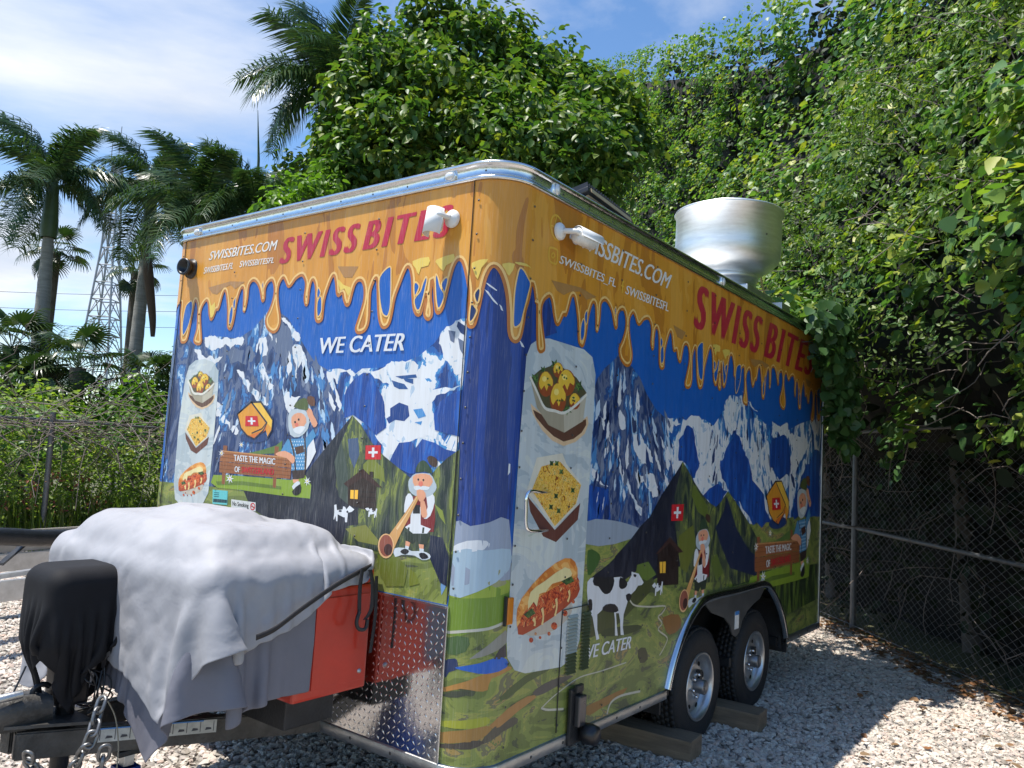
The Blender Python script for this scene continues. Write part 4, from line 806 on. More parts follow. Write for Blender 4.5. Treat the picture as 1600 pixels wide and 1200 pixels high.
def alphorn(mp):
    D = Decal(); P = lambda h, l, c, sm=2: D.poly(F6(h), l, pm(c), sm, mapf=mp); gw = srgb(206, 214, 218)
    P([(680, 885), (760, 880), (820, 905), (900, 905), (960, 930), (960, 965), (900, 975), (840, 940), (740, 935), (690, 950)], 5.2, gw)
    P([(820, 480), (950, 480), (1000, 540), (990, 755), (900, 730), (770, 710), (790, 600)], 5.6, srgb(122, 30, 34))
    P([(760, 600), (775, 480), (810, 455), (835, 520), (800, 600)], 6, WHT); P([(935, 480), (985, 460), (1000, 520), (965, 630), (915, 652), (945, 560)], 6, WHT)
    P([(815, 560), (890, 560), (890, 700), (970, 732), (940, 768), (830, 768), (768, 718), (810, 690)], 6, WHT, 1)
    P([(835, 545), (885, 545), (885, 612), (830, 612)], 6.4, BLK_, 0)
    P([(770, 755), (965, 762), (938, 855), (870, 852), (860, 812), (830, 850), (775, 822)], 5.8, srgb(46, 56, 44), 0)
    for h in ([(790, 720), (805, 720), (800, 765), (785, 760)], [(905, 720), (920, 720), (915, 765), (900, 765)]): P(h, 6.4, srgb(46, 56, 44), 0)
    for h in ([(773, 825), (810, 835), (800, 870), (770, 862)], [(875, 850), (915, 855), (912, 888), (880, 884)]): P(h, 6, SKIN, 0)
    for h in ([(770, 862), (800, 870), (790, 905), (768, 890)], [(880, 884), (915, 888), (912, 925), (882, 920)]): P(h, 6, gw, 0)
    for h in ([(730, 910), (765, 885), (800, 905), (770, 932)], [(876, 925), (920, 920), (952, 955), (900, 967)]): P(h, 6.2, BLK_)
    P([(795, 360), (815, 330), (850, 300), (960, 300), (1000, 360), (1015, 410), (985, 460), (930, 485), (850, 475), (800, 430)], 6.2, srgb(178, 190, 196))
    P([(828, 325), (890, 300), (960, 312), (985, 365), (940, 415), (850, 410)], 6.6, SKIN)
    P([(835, 400), (890, 395), (960, 405), (940, 430), (890, 425), (850, 430)], 7, srgb(214, 220, 222))
    P([(850, 290), (868, 225), (910, 195), (950, 228), (985, 300), (920, 285)], 7, srgb(50, 72, 50)); P([(940, 180), (970, 160), (1020, 190), (1010, 250), (965, 230)], 6.8, srgb(70, 50, 40))
    for c, r in (((872, 346), 9), ((912, 350), 9)): D.ell(F6([c])[0], r / 5 * .8, r / 5, 7.4, pm(BLK_), mapf=mp, n=10)
    D.ell(F6([(892, 380)])[0], 3.6, 4.2, 7.4, pm(srgb(222, 120, 100)), mapf=mp, n=12)
    P([(890, 500), (922, 520), (942, 620), (920, 646), (893, 618)], 7, SKIN); P([(860, 430), (912, 430), (932, 480), (892, 522), (868, 490)], 7.4, SKIN)
    D.stroke(F6([(868, 480), (800, 600), (720, 730), (650, 850)]), [0.018, 0.03, 0.045, 0.07], 7.2, pm(TAN), mapf=mp)
    D.stroke(F6([(860, 485), (790, 605), (705, 735)]), [0.004, 0.006, 0.012], 7.6, pm(srgb(238, 196, 140)), mapf=mp)
    D.ell(F6([(620, 865)])[0], 12.6, 19.4, 7.6, pm(srgb(232, 184, 128)), mapf=mp); D.ell(F6([(621, 862)])[0], 10.6, 17, 8, pm(srgb(150, 84, 66)), mapf=mp); D.ell(F6([(637, 893)])[0], 6.5, 9, 8.4, pm(srgb(66, 34, 32)), mapf=mp)
    D.build('alphorn_player_print', BODY)
alphorn(IDM); alphorn(MAP_MAN)

def signpic(mp, big):
    D = Decal(); P = lambda h, l, c, sm=2: D.poly(F5(h), l, pm(c), sm, mapf=mp)
    P([(470, 510), (640, 515), (1080, 550), (1180, 500), (1235, 590), (1225, 695), (990, 670), (700, 630), (500, 610), (450, 570)], 5, srgb(132, 158, 50), 1)
    P([(490, 560), (700, 560), (1000, 600), (1000, 625), (700, 590), (500, 590)], 5.3, srgb(96, 120, 44), 1); P([(680, 350), (830, 320), (960, 280), (1010, 240), (1000, 340), (800, 350)], 4.9, srgb(92, 120, 60), 1)
    for h in ([(548, 280), (580, 282), (560, 585), (535, 580)], [(950, 285), (982, 290), (958, 612), (934, 606)]): P(h, 5.5, srgb(140, 84, 52), 0)
    P([(535, 318), (1085, 375), (1080, 456), (520, 402)], 6, srgb(158, 98, 58), 0); P([(520, 406), (1080, 460), (1070, 542), (515, 490)], 6, srgb(146, 88, 52), 0)
    P([(535, 318), (1085, 375), (1085, 384), (535, 327)], 6.4, srgb(196, 138, 86), 0)
    for a, b in (((530, 345), (1080, 402)), ((528, 372), (1080, 428)), ((520, 432), (1076, 486)), ((518, 462), (1072, 516))): D.stroke(F5([a, b]), 0.003, 6.3, pm(srgb(108, 62, 38)), mapf=mp, smooth=0)
    # waving man
    P([(1080, 340), (1050, 230), (1190, 225), (1250, 150), (1272, 205), (1200, 300), (1190, 480), (1080, 480)], 6.2, srgb(80, 142, 186), 1); P([(1000, 320), (1050, 230), (1100, 250), (1070, 350), (1000, 350)], 6.1, srgb(80, 142, 186), 1)
    for i in range(9):
        for j in range(6): D.ell(F5([(1085 + j * 19 + (i % 2) * 9, 250 + i * 26)])[0], .9, 1.3, 6.4, pm(srgb(200, 220, 232)), mapf=mp, n=6)
    P([(1250, 210), (1272, 330), (1222, 430), (1195, 470), (1205, 300)], 6.0, WHT, 1)
    D.stroke(F5([(1068, 225), (1100, 340), (1112, 475)]), 0.012, 6.6, pm(srgb(70, 54, 48)), mapf=mp); D.stroke(F5([(1185, 225), (1190, 340), (1188, 475)]), 0.012, 6.6, pm(srgb(70, 54, 48)), mapf=mp)
    P([(1105, 295), (1175, 278), (1182, 330), (1120, 352)], 6.8, srgb(78, 52, 42), 1)
    P([(1085, 475), (1192, 470), (1182, 532), (1095, 548)], 6.4, srgb(58, 44, 42), 0); P([(1090, 545), (1140, 545), (1132, 575), (1095, 572)], 6.4, SKIN, 0); P([(1085, 600), (1125, 560), (1150, 575), (1110, 630)], 6.5, srgb(210, 216, 218)); P([(1085, 640), (1150, 580), (1155, 645), (1115, 672)], 6.7, BLK_)
    P([(1200, -10), (1238, 0), (1250, 40), (1285, 108), (1255, 140), (1225, 80), (1205, 40)], 6.6, SKIN)
    P([(958, 342), (1030, 322), (1105, 370), (1092, 425), (1045, 380), (975, 362)], 6.9, SKIN)
    P([(1055, 60), (1085, 0), (1180, 0), (1218, 60), (1210, 150), (1140, 215), (1070, 195)], 6.6, srgb(188, 198, 202)); P([(1082, 60), (1130, 25), (1180, 40), (1198, 100), (1140, 165), (1090, 140)], 7, SKIN)
    P([(1095, 150), (1150, 130), (1190, 140), (1150, 190), (1110, 180)], 7.3, srgb(222, 226, 226))
    for c in ((1110, 98), (1138, 78)): D.ell(F5([c])[0], 1.5, 2, 7.4, pm(BLK_), mapf=mp, n=10)
    D.ell(F5([(1122, 118)])[0], 3, 3.2, 7.4, pm(srgb(222, 120, 100)), mapf=mp, n=10)
    P([(1098, -22), (1150, -82), (1200, -84), (1212, -10), (1190, 5)], 7.4, srgb(84, 96, 52)); P([(1205, -100), (1258, -98), (1264, -30), (1215, -40)], 7.2, srgb(104, 66, 46))
    for c, r in (((600, 540), 34), ((1205, 560), 30), ((535, 340), 24), ((690, 275), 22)):
        pts = [(c[0] + (r if k % 2 == 0 else r * .34) * math.cos(k * math.pi / 7), c[1] + (r * 1.3 if k % 2 == 0 else r * .4) * math.sin(k * math.pi / 7)) for k in range(14)]
        P(pts, 7.5, WHT, 0); D.ell(F5([c])[0], 1.2, 1.5, 7.8, m_yel, mapf=mp, n=8)
    D.build('welcome_sign_print', BODY)
    D = Decal(); Q = lambda h, l, c, sm=0: D.poly(F3(h), l, pm(c), sm, mapf=mp)
    D.ell(F3([(790, 1018)])[0], 22, 8, 5.2, pm(srgb(34, 60, 110)), mapf=mp)
    Q([(658, 835), (765, 742), (842, 740), (935, 880), (928, 960), (895, 1022), (880, 960), (790, 1030), (735, 1005), (685, 945)], 5.8, srgb(222, 150, 46))
    Q([(768, 742), (842, 740), (935, 880), (930, 950), (890, 905)], 6.2, srgb(238, 190, 70)); Q([(735, 1005), (860, 965), (888, 908), (880, 960), (790, 1030)], 6.2, srgb(214, 112, 44), 1)
    for pts, w in (([(658, 835), (765, 742), (842, 740), (935, 880), (928, 960), (893, 1022)], 0.011), ([(658, 835), (685, 945), (735, 1005), (790, 1030), (860, 965), (890, 905), (768, 742)], 0.010), ([(770, 985), (850, 950), (885, 905)], 0.007), ([(668, 830), (700, 800)], 0.006)): D.stroke(F3(pts), w, 6.8, pm(srgb(28, 34, 58) if pts[0][0] != 668 else WHT), mapf=mp, smooth=0)
    cross(D, F3([(720, 930), (825, 930), (815, 850), (722, 850)]), 7.2, mp)
    D.build('cheese_print', BODY)
MAP_SIGN = amap((348, 705), (1186, 850), (455, 747), (1252, 888))
kx = None
signpic(IDM, False)
_a = unwrap(393, 658); _c = unwrap(1219, 787); _b = unwrap(402, 728); _d = unwrap(1219, 867)
MAP_SIGN2 = lambda s, z: (_d[0] + (s - _b[0]) * 1.66, _d[1] + (z - _b[1]) * ((_c[1] - _d[1]) / (_a[1] - _b[1])))
signpic(MAP_SIGN2, True)

# ---- cows
def cowpic(mp, name='cow_print'):
    D = Decal()
    D.poly(F6([(215, 545), (232, 540), (236, 585), (280, 580), (285, 555), (300, 560), (310, 580), (335, 550), (372, 580), (350, 600), (322, 604), (315, 680), (300, 680), (298, 642), (285, 640), (242, 618), (240, 672), (230, 672), (225, 630), (213, 662), (210, 655), (216, 600)]), 6.2, m_white, mapf=mp)
    D.ell(F6([(262, 592)])[0], 2.6, 1.6, 6.6, pm(DKH), mapf=mp, n=10); D.ell(F6([(318, 598)])[0], 1.6, 1.8, 6.6, pm(DKH), mapf=mp, n=10)
    D.build(name, BODY)
cowpic(IDM)
def mir(px0, px1, k):
    a = unwrap(*px0); b = unwrap(*px1); return lambda s, z: (b[0] - (s - a[0]) * k, b[1] + (z - a[1]) * k)
cowpic(mir((538, 805), (580, 802), 0.56)); cowpic(mir((538, 805), (1026, 922), 0.95))
D = Decal()
D.poly(G5([(685, 345), (710, 315), (740, 310), (900, 310), (950, 305), (1000, 350), (1030, 295), (1030, 265), (1060, 275), (1085, 280), (1125, 350), (1110, 370), (1080, 375), (1060, 410), (1010, 460), (990, 530), (968, 600), (962, 700), (970, 760), (945, 760), (940, 640), (930, 590), (908, 590), (916, 700), (922, 765), (900, 765), (900, 640), (893, 580), (800, 565), (762, 600), (762, 720), (778, 790), (755, 800), (745, 740), (725, 620), (710, 590), (690, 520), (682, 420)]), 6.2, m_white)
for h in ([(735, 310), (830, 310), (890, 310), (890, 370), (862, 430), (820, 440), (790, 410), (770, 380), (735, 370)], [(942, 308), (995, 345), (988, 385), (955, 402), (932, 380)], [(690, 490), (720, 485), (722, 560), (702, 570)], [(800, 565), (830, 522), (900, 520), (928, 570), (880, 585)], [(985, 450), (1015, 435), (1030, 460), (1000, 500)], [(1046, 285), (1068, 290), (1060, 310), (1046, 300)]): D.poly(G5(h), 6.8, pm(srgb(24, 26, 32)), 2)
D.build('cow_print', BODY)['label'] = 'large black and white cow on the long side'

# ---- food panels
m_pan = pattern('print_food_panel', [(0, srgb(176, 188, 192)), (0.45, srgb(196, 204, 204)), (0.56, srgb(206, 212, 206)), (0.66, srgb(186, 200, 190))], (3, 5), 3, 1.2, 0.5)
m_nood = pattern('print_noodles', [(0, srgb(150, 84, 30)), (0.38, srgb(222, 164, 50)), (0.46, srgb(240, 204, 92)), (0.52, srgb(228, 150, 44)), (0.57, srgb(246, 224, 140)), (0.615, srgb(70, 104, 44)), (0.66, srgb(236, 180, 60))], (42, 34), 3, 1.5)
m_herb = pattern('print_herbs', [(0, srgb(38, 62, 34)), (0.48, srgb(72, 106, 50)), (0.58, srgb(110, 140, 70))], (60, 50), 2, 1)
m_bun = pattern('print_bun', [(0, srgb(206, 118, 44)), (0.46, srgb(228, 150, 68)), (0.58, srgb(242, 184, 104))], (10, 14), 2, 0.6, 0.6)
m_fill = pattern('print_filling', [(0, srgb(132, 30, 20)), (0.42, srgb(196, 70, 34)), (0.5, srgb(226, 116, 60)), (0.57, srgb(160, 44, 24)), (0.63, srgb(240, 190, 120))], (34, 30), 3, 1.4)
def food(mp, layer=5.0):
    D = Decal(); P = lambda h, l, m, sm=2: D.poly(h, layer + l, m if isinstance(m, bpy.types.Material) else pm(m), sm, mapf=mp)
    # boxed cheese balls
    P([(832, 640), (850, 668), (880, 690), (908, 676), (915, 655), (880, 665)], .2, srgb(98, 64, 48)); P([(828, 630), (846, 672), (880, 697), (913, 678), (917, 650), (880, 675)], .0, srgb(222, 190, 150))
    P([(827, 588), (850, 637), (880, 645), (916, 616), (910, 658), (881, 676), (856, 664), (838, 636)], .6, srgb(166, 156, 132), 0); P([(880, 645), (916, 616), (910, 658), (881, 676)], .8, srgb(190, 182, 160), 0)
    P([(829, 590), (843, 578), (870, 568), (900, 590), (916, 614), (881, 643), (850, 636)], .7, srgb(84, 78, 50), 1)
    for c, r in (((836, 592), 9), ((866, 570), 8), ((904, 604), 9), ((886, 640), 8), ((848, 578), 6)):
        pts = [(c[0] + (r if k % 2 else r * .45) * math.cos(k * .57), c[1] + (r * 1.2 if k % 2 else r * .5) * math.sin(k * .57)) for k in range(11)]
        P(pts, 1.0, m_herb, 0)
    for c, rx, ry in (((871, 578), 8, 12), ((852, 600), 12, 20), ((884, 598), 14, 21), ((871, 622), 13, 24), ((897, 627), 9, 13)):
        D.ell(c, rx, ry, layer + 1.3, pm(srgb(152, 74, 36)), mapf=mp, n=18)
        P([(c[0] - rx * .9, c[1] - ry * .1), (c[0] - rx * .5, c[1] - ry * .8), (c[0] + rx * .2, c[1] - ry * .95), (c[0] + rx * .9, c[1] - ry * .3), (c[0] + rx * .8, c[1] + ry * .2), (c[0] + rx * .4, c[1]), (c[0] + rx * .1, c[1] + ry * .55), (c[0] - rx * .2, c[1] + ry * .1), (c[0] - rx * .6, c[1] + ry * .45)], 1.7, srgb(236, 192, 60))
        D.ell((c[0] - rx * .2, c[1] - ry * .4), rx * .3, ry * .22, layer + 2.0, pm(srgb(250, 224, 120)), mapf=mp, n=10)
        for q in range(3): D.ell((c[0] + random.uniform(-.5, .5) * rx, c[1] + random.uniform(-.6, .2) * ry), 1.4, 1.8, layer + 2.2, pm(srgb(70, 92, 40)), mapf=mp, n=7)
    D.stroke([(827, 588), (838, 612), (850, 637), (866, 642), (881, 645), (900, 632), (916, 616)], 0.014, layer + 2.3, pm(srgb(226, 222, 206)), mapf=mp)
    # noodle tray
    P([(824, 776), (866, 828), (906, 786), (902, 812), (868, 847), (848, 838), (828, 800)], .4, srgb(104, 60, 50), 1); P([(822, 768), (838, 715), (878, 708), (884, 724), (908, 756), (900, 792), (866, 824)], .6, srgb(222, 216, 196), 1)
    P([(830, 766), (845, 729), (874, 721), (907, 758), (899, 787), (866, 822), (838, 778)], .9, m_nood, 1)
    for c in ((861, 724), (876, 737), (894, 766), (868, 775), (860, 792), (872, 798), (869, 724)): P([(c[0] + (4.5 if k % 2 else 2.2) * math.cos(k * .8), c[1] + (6 if k % 2 else 3) * math.sin(k * .8)) for k in range(8)], 1.4, m_herb, 0)
    # sandwich
    D.ell((852, 962), 46, 26, layer + .1, pm(srgb(196, 186, 170)), mapf=mp, rot=-.5)
    P([(806, 965), (814, 935), (850, 893), (882, 872), (898, 878), (902, 900), (890, 918), (840, 958), (812, 985)], .5, m_bun); P([(808, 985), (812, 972), (845, 955), (895, 905), (904, 912), (901, 932), (862, 965), (816, 992)], .9, srgb(176, 72, 40))
    P([(812, 968), (832, 940), (858, 922), (884, 908), (902, 902), (900, 920), (858, 956), (820, 980)], 1.2, m_fill); P([(824, 952), (828, 925), (850, 908), (882, 886), (893, 896), (886, 905), (862, 912), (852, 925), (842, 928), (838, 948), (833, 940)], 1.6, srgb(238, 222, 160))
    for a, b in (((868, 935), (866, 962)), ((846, 950), (846, 976)), ((888, 922), (886, 940)), ((832, 966), (834, 978))): D.stroke([a, ((a[0] + b[0]) / 2 + 2, (a[1] + b[1]) / 2), b], [0.02, 0.012, 0.016], layer + 1.9, pm(srgb(240, 208, 140)), mapf=mp)
    for h in ([(817, 960), (830, 950), (836, 958), (824, 966)], [(876, 908), (892, 900), (897, 908), (884, 914)]): P(h, 1.9, m_herb, 1)
    for c, r in (((865, 978), 5), ((829, 1000), 3.4), ((857, 990), 2.6), ((843, 996), 2), ((882, 958), 4), ((895, 940), 2.4), ((836, 990), 1.8)): D.ell(c, r, r * 1.2, layer + 1.4, m_fill, mapf=mp, n=10)
    D.build('food_print', BODY)
D = Decal()
D.poly([(822, 556), (829, 538), (842, 529), (858, 529), (912, 546), (925, 558), (930, 585), (926, 660), (914, 860), (905, 1000), (896, 1026), (876, 1042), (820, 1052), (803, 1047), (792, 1028), (791, 1000), (800, 860), (812, 680)], 4.6, m_pan, 0); D.build('food_panel_print', BODY)
D = Decal()
D.poly([(290, 592), (296, 572), (306, 563), (320, 561), (334, 566), (342, 580), (341, 610), (334, 690), (326, 770), (318, 786), (304, 795), (286, 792), (274, 780), (272, 755), (280, 660)], 4.6, m_pan, 0); D.build('food_panel_print', BODY)
food(IDM)
_f0 = unwrap(870, 620); _f1 = unwrap(853, 940); _t0 = unwrap(313, 605); _t1 = unwrap(298, 750)
_k = (_t1[1] - _t0[1]) / (_f1[1] - _f0[1])
food(lambda s, z: (_t0[0] + (s - 0.478) * _k * 0.98, _t0[1] + (z - _f0[1]) * _k))

# ---- stickers on the front
D = Decal()
D.poly([(333, 765), (356.5, 767), (355.6, 789), (332.6, 787)], 5.2, pm(srgb(96, 190, 190))); D.poly([(334, 779), (355.5, 781), (355.2, 786), (333.6, 784.5)], 5.6, pm(srgb(16, 66, 76)))
for k in range(3): D.poly([(335, 769 + k * 3), (343, 769.6 + k * 3), (343, 770.8 + k * 3), (335, 770.2 + k * 3)], 5.6, pm(srgb(30, 90, 100)))
D.build('teal_sticker_print', BODY)
D = Decal(); D.poly([(362, 780), (400, 785), (400, 799), (362, 794)], 5.2, pm(srgb(206, 208, 204)))
c = (395.5, 791.5); D.stroke([(c[0] + 3.4 * math.cos(a), c[1] + 5 * math.sin(a)) for a in np.linspace(0, 2 * math.pi, 16)[:-1]], 0.006, 5.7, pm(FLAG), closed=True, smooth=2); D.stroke([(393, 788), (398, 795)], 0.006, 5.7, pm(FLAG), smooth=0)
D.poly([(393, 791), (398, 791.8), (398, 793), (393, 792.3)], 5.5, pm(BLK_)); D.build('no_smoking_sticker_print', BODY)
# icons beside the web address
D = Decal(); my = pm(srgb(226, 176, 60))
D.stroke(C_([(912, 20), (925, -20), (990, 0), (1000, 40), (990, 140), (960, 145), (915, 110)]), 0.010, 8, my, closed=True); D.stroke(C_([(940, 50), (960, 35), (970, 60), (955, 85), (940, 75)]), 0.008, 8, my, closed=True)
g0 = (869, 356)
D.stroke([(g0[0] + 9.5 * math.cos(a), g0[1] + 19 * math.sin(a) + math.cos(a) * 4.5) for a in np.linspace(0, 2 * math.pi, 14)[:-1]], 0.010, 8, my, closed=True); D.stroke([(g0[0], 337), (g0[0] - 3, 356), (g0[0], 376)], 0.007, 8, my); D.stroke([(860, 352), (878, 360)], 0.007, 8, my, smooth=0)
D.stroke([(974.5, 440), (972, 442), (971.5, 458)], 0.012, 8, my); D.stroke([(969.5, 446), (974, 448)], 0.009, 8, my, smooth=0)
D.build('icon_print', BODY)

# ---- lettering
def text_mesh(body, quad, layer, m, name, bold=0.0, px=True, track=1.0, mapf=None, worn=0.0):
    cu = bpy.data.curves.new('t', 'FONT'); cu.body = body; cu.space_character = track; cu.resolution_u = 4
    to = bpy.data.objects.new('t', cu); COL.objects.link(to); dg = bpy.context.evaluated_depsgraph_get()
    me0 = bpy.data.meshes.new_from_object(to.evaluated_get(dg)); bpy.data.objects.remove(to)
    co = np.array([v.co[:2] for v in me0.vertices]); lo = co.min(0); hi = co.max(0); uv = (co - lo) / (hi - lo)
    q = [unwrap(*p) for p in quad] if px else quad
    if mapf: q = [mapf(*p) for p in q]
    q = [np.array(p) for p in q]
    SZ = [((q[0] * (1 - u) + q[1] * u) * (1 - v) + (q[3] * (1 - u) + q[2] * u) * v) for u, v in uv]
    F0_ = [list(p.vertices) for p in me0.polygons]; V = []; F = []; SZ0 = SZ; SZ = []; hgt = np.linalg.norm(q[3] - q[0])
    for k_, sh_ in enumerate(([-1, 0, 1] if bold else [0])):
        o_ = len(V); S_ = [(s + sh_ * bold * hgt, z) for s, z in SZ0]; V += [wrap(s, z, 0.0005 * layer + 0.00006 * k_) for s, z in S_]; SZ += S_; F += [[i + o_ for i in f] for f in F0_]
    me = bpy.data.meshes.new(name); me.from_pydata(V, [], F); me.materials.append(m)
    uvl = me.uv_layers.new(name='wrap'); li = np.zeros(len(me.loops), np.int32); me.loops.foreach_get('vertex_index', li)
    uvl.data.foreach_set('uv', np.array(SZ, np.float32)[li].ravel()); bpy.data.meshes.remove(me0)
    o = bpy.data.objects.new(name, me); COL.objects.link(o); o.parent = BODY; return o
def name_words(q, label):
    q = [np.array(p, float) for p in q]; mid = lambda f: (q[0] + (q[1] - q[0]) * f, q[3] + (q[2] - q[3]) * f)
    far = q[0][0] > 800                                                  # the long side is seen foreshortened
    for word, f0, f1 in (('SWISS', 0.0, 0.54 if far else 0.445), ('BITES', 0.61 if far else 0.505, 1.0)):
        (b0, t0), (b1, t1) = mid(f0), mid(f1)
        text_mesh(word, [tuple(b0), tuple(b1), tuple(t1), tuple(t0)], 8, m_redt, 'name_lettering', 0.07, track=1.3)['label'] = label
m_redt = pattern('print_red_letters', [(0, srgb(186, 34, 58)), (0.63, srgb(198, 60, 70)), (0.70, srgb(214, 150, 70))], (40, 24), 4, 0.5)
m_txt = pm(srgb(232, 228, 220))
text_mesh('SWISSBITES.COM', [(327, 407), (431, 391), (435, 375), (331, 393)], 8, m_txt, 'web_lettering', 0.03)
text_mesh('SWISSBITES.FL', [(319, 428), (364, 420), (367, 410), (321, 418)], 8, m_txt, 'web_lettering', 0.03)
text_mesh('SWISSBITESFL', [(375, 418), (428, 411), (431, 402), (377, 408)], 8, m_txt, 'web_lettering', 0.03)
name_words([(438, 413), (697, 370), (709, 319), (448, 372)], 'large red name lettering on the front')
text_mesh('WE CATER', [(498, 553), (631, 548), (638, 520), (502, 528)], 8, m_white, 'we_cater_lettering', 0.045)
text_mesh('SWISSBITES.COM', [(893, 380), (1041, 451), (1049, 430), (899, 352)], 8, m_txt, 'web_lettering', 0.03)
text_mesh('SWISSBITES_FL', [(872, 413), (960, 451), (963, 437), (876, 399)], 8, m_txt, 'web_lettering', 0.03)
text_mesh('SWISSBITESFL', [(976, 459), (1043, 487), (1045, 474), (979, 446)], 8, m_txt, 'web_lettering', 0.03)
name_words([(1084, 512), (1264, 587), (1275, 541), (1093, 445)], 'large red name lettering on the long side')
text_mesh('WE CATER', [(907, 1032), (984, 1013), (988, 993), (910, 1010)], 7, m_white, 'we_cater_lettering', 0.045)
for mp in (IDM, MAP_SIGN2):
    text_mesh('TASTE THE MAGIC', F5([(635, 400), (953, 430), (955, 382), (632, 352)]), 8.2, m_white, 'sign_lettering', 0.045, mapf=mp)
    text_mesh('OF', F5([(638, 488), (678, 491), (680, 447), (640, 442)]), 8.2, m_white, 'sign_lettering', 0.045, mapf=mp)
    text_mesh('SWITZERLAND', F5([(693, 492), (943, 512), (946, 462), (696, 447)]), 8.2, pm(RED), 'sign_lettering', 0.045, mapf=mp)
text_mesh('No Smoking', [(364, 792), (389, 795.5), (389, 786.5), (364, 783)], 6, pm(BLK_), 'sticker_lettering', 0.03)
# ================================================================== ground
def gravel_mat():
    m = bpy.data.materials.new('gravel_bed'); nt, o, b = _ns(m); N = nt.nodes.new; L = nt.links.new
    t = N('ShaderNodeTexCoord'); v = N('ShaderNodeTexVoronoi'); v.inputs['Scale'].default_value = 38; L(t.outputs['Object'], v.inputs['Vector'])
    r = N('ShaderNodeValToRGB'); L(v.outputs['Color'], r.inputs[0]); e = r.color_ramp.elements
    e[0].color = (0.16, 0.14, 0.12, 1); e[1].color = (0.46, 0.42, 0.37, 1)
    n = N('ShaderNodeTexNoise'); n.inputs['Scale'].default_value = 2.2; n.inputs['Detail'].default_value = 5; L(t.outputs['Object'], n.inputs['Vector'])
    mr = N('ShaderNodeMapRange'); L(n.outputs['Fac'], mr.inputs['Value']); mr.inputs['To Min'].default_value = 0.55; mr.inputs['To Max'].default_value = 1.15
    mu = N('ShaderNodeVectorMath'); mu.operation = 'SCALE'; L(r.outputs[0], mu.inputs[0]); L(mr.outputs[0], mu.inputs['Scale']); L(mu.outputs[0], b.inputs['Base Color'])
    bp = N('ShaderNodeBump'); bp.inputs['Strength'].default_value = 0.9; bp.inputs['Distance'].default_value = 0.02; bp.invert = True; L(v.outputs['Distance'], bp.inputs['Height']); L(bp.outputs[0], b.inputs['Normal'])
    b.inputs['Roughness'].default_value = 0.9; return m
bm = bmesh.new(); bm.faces.new([bm.verts.new(p) for p in ((-400, -400, 0), (900, -400, 0), (900, 900, 0), (-400, 900, 0))])
tag(obj('ground', bm, mat('soil_and_grass', (0.10, 0.10, 0.045), 0.9, 0, 0.4, 0.6, 0.4, 30)), kind='structure')
bm = bmesh.new(); bm.faces.new([bm.verts.new((x, y, 0.006)) for x, y in ((-14, -12), (3.0, -3.3), (9.5, 2.2), (14, 6.2), (9, 10.6), (-14, 10.2))])
tag(obj('gravel_lot', bm, gravel_mat()), kind='structure')
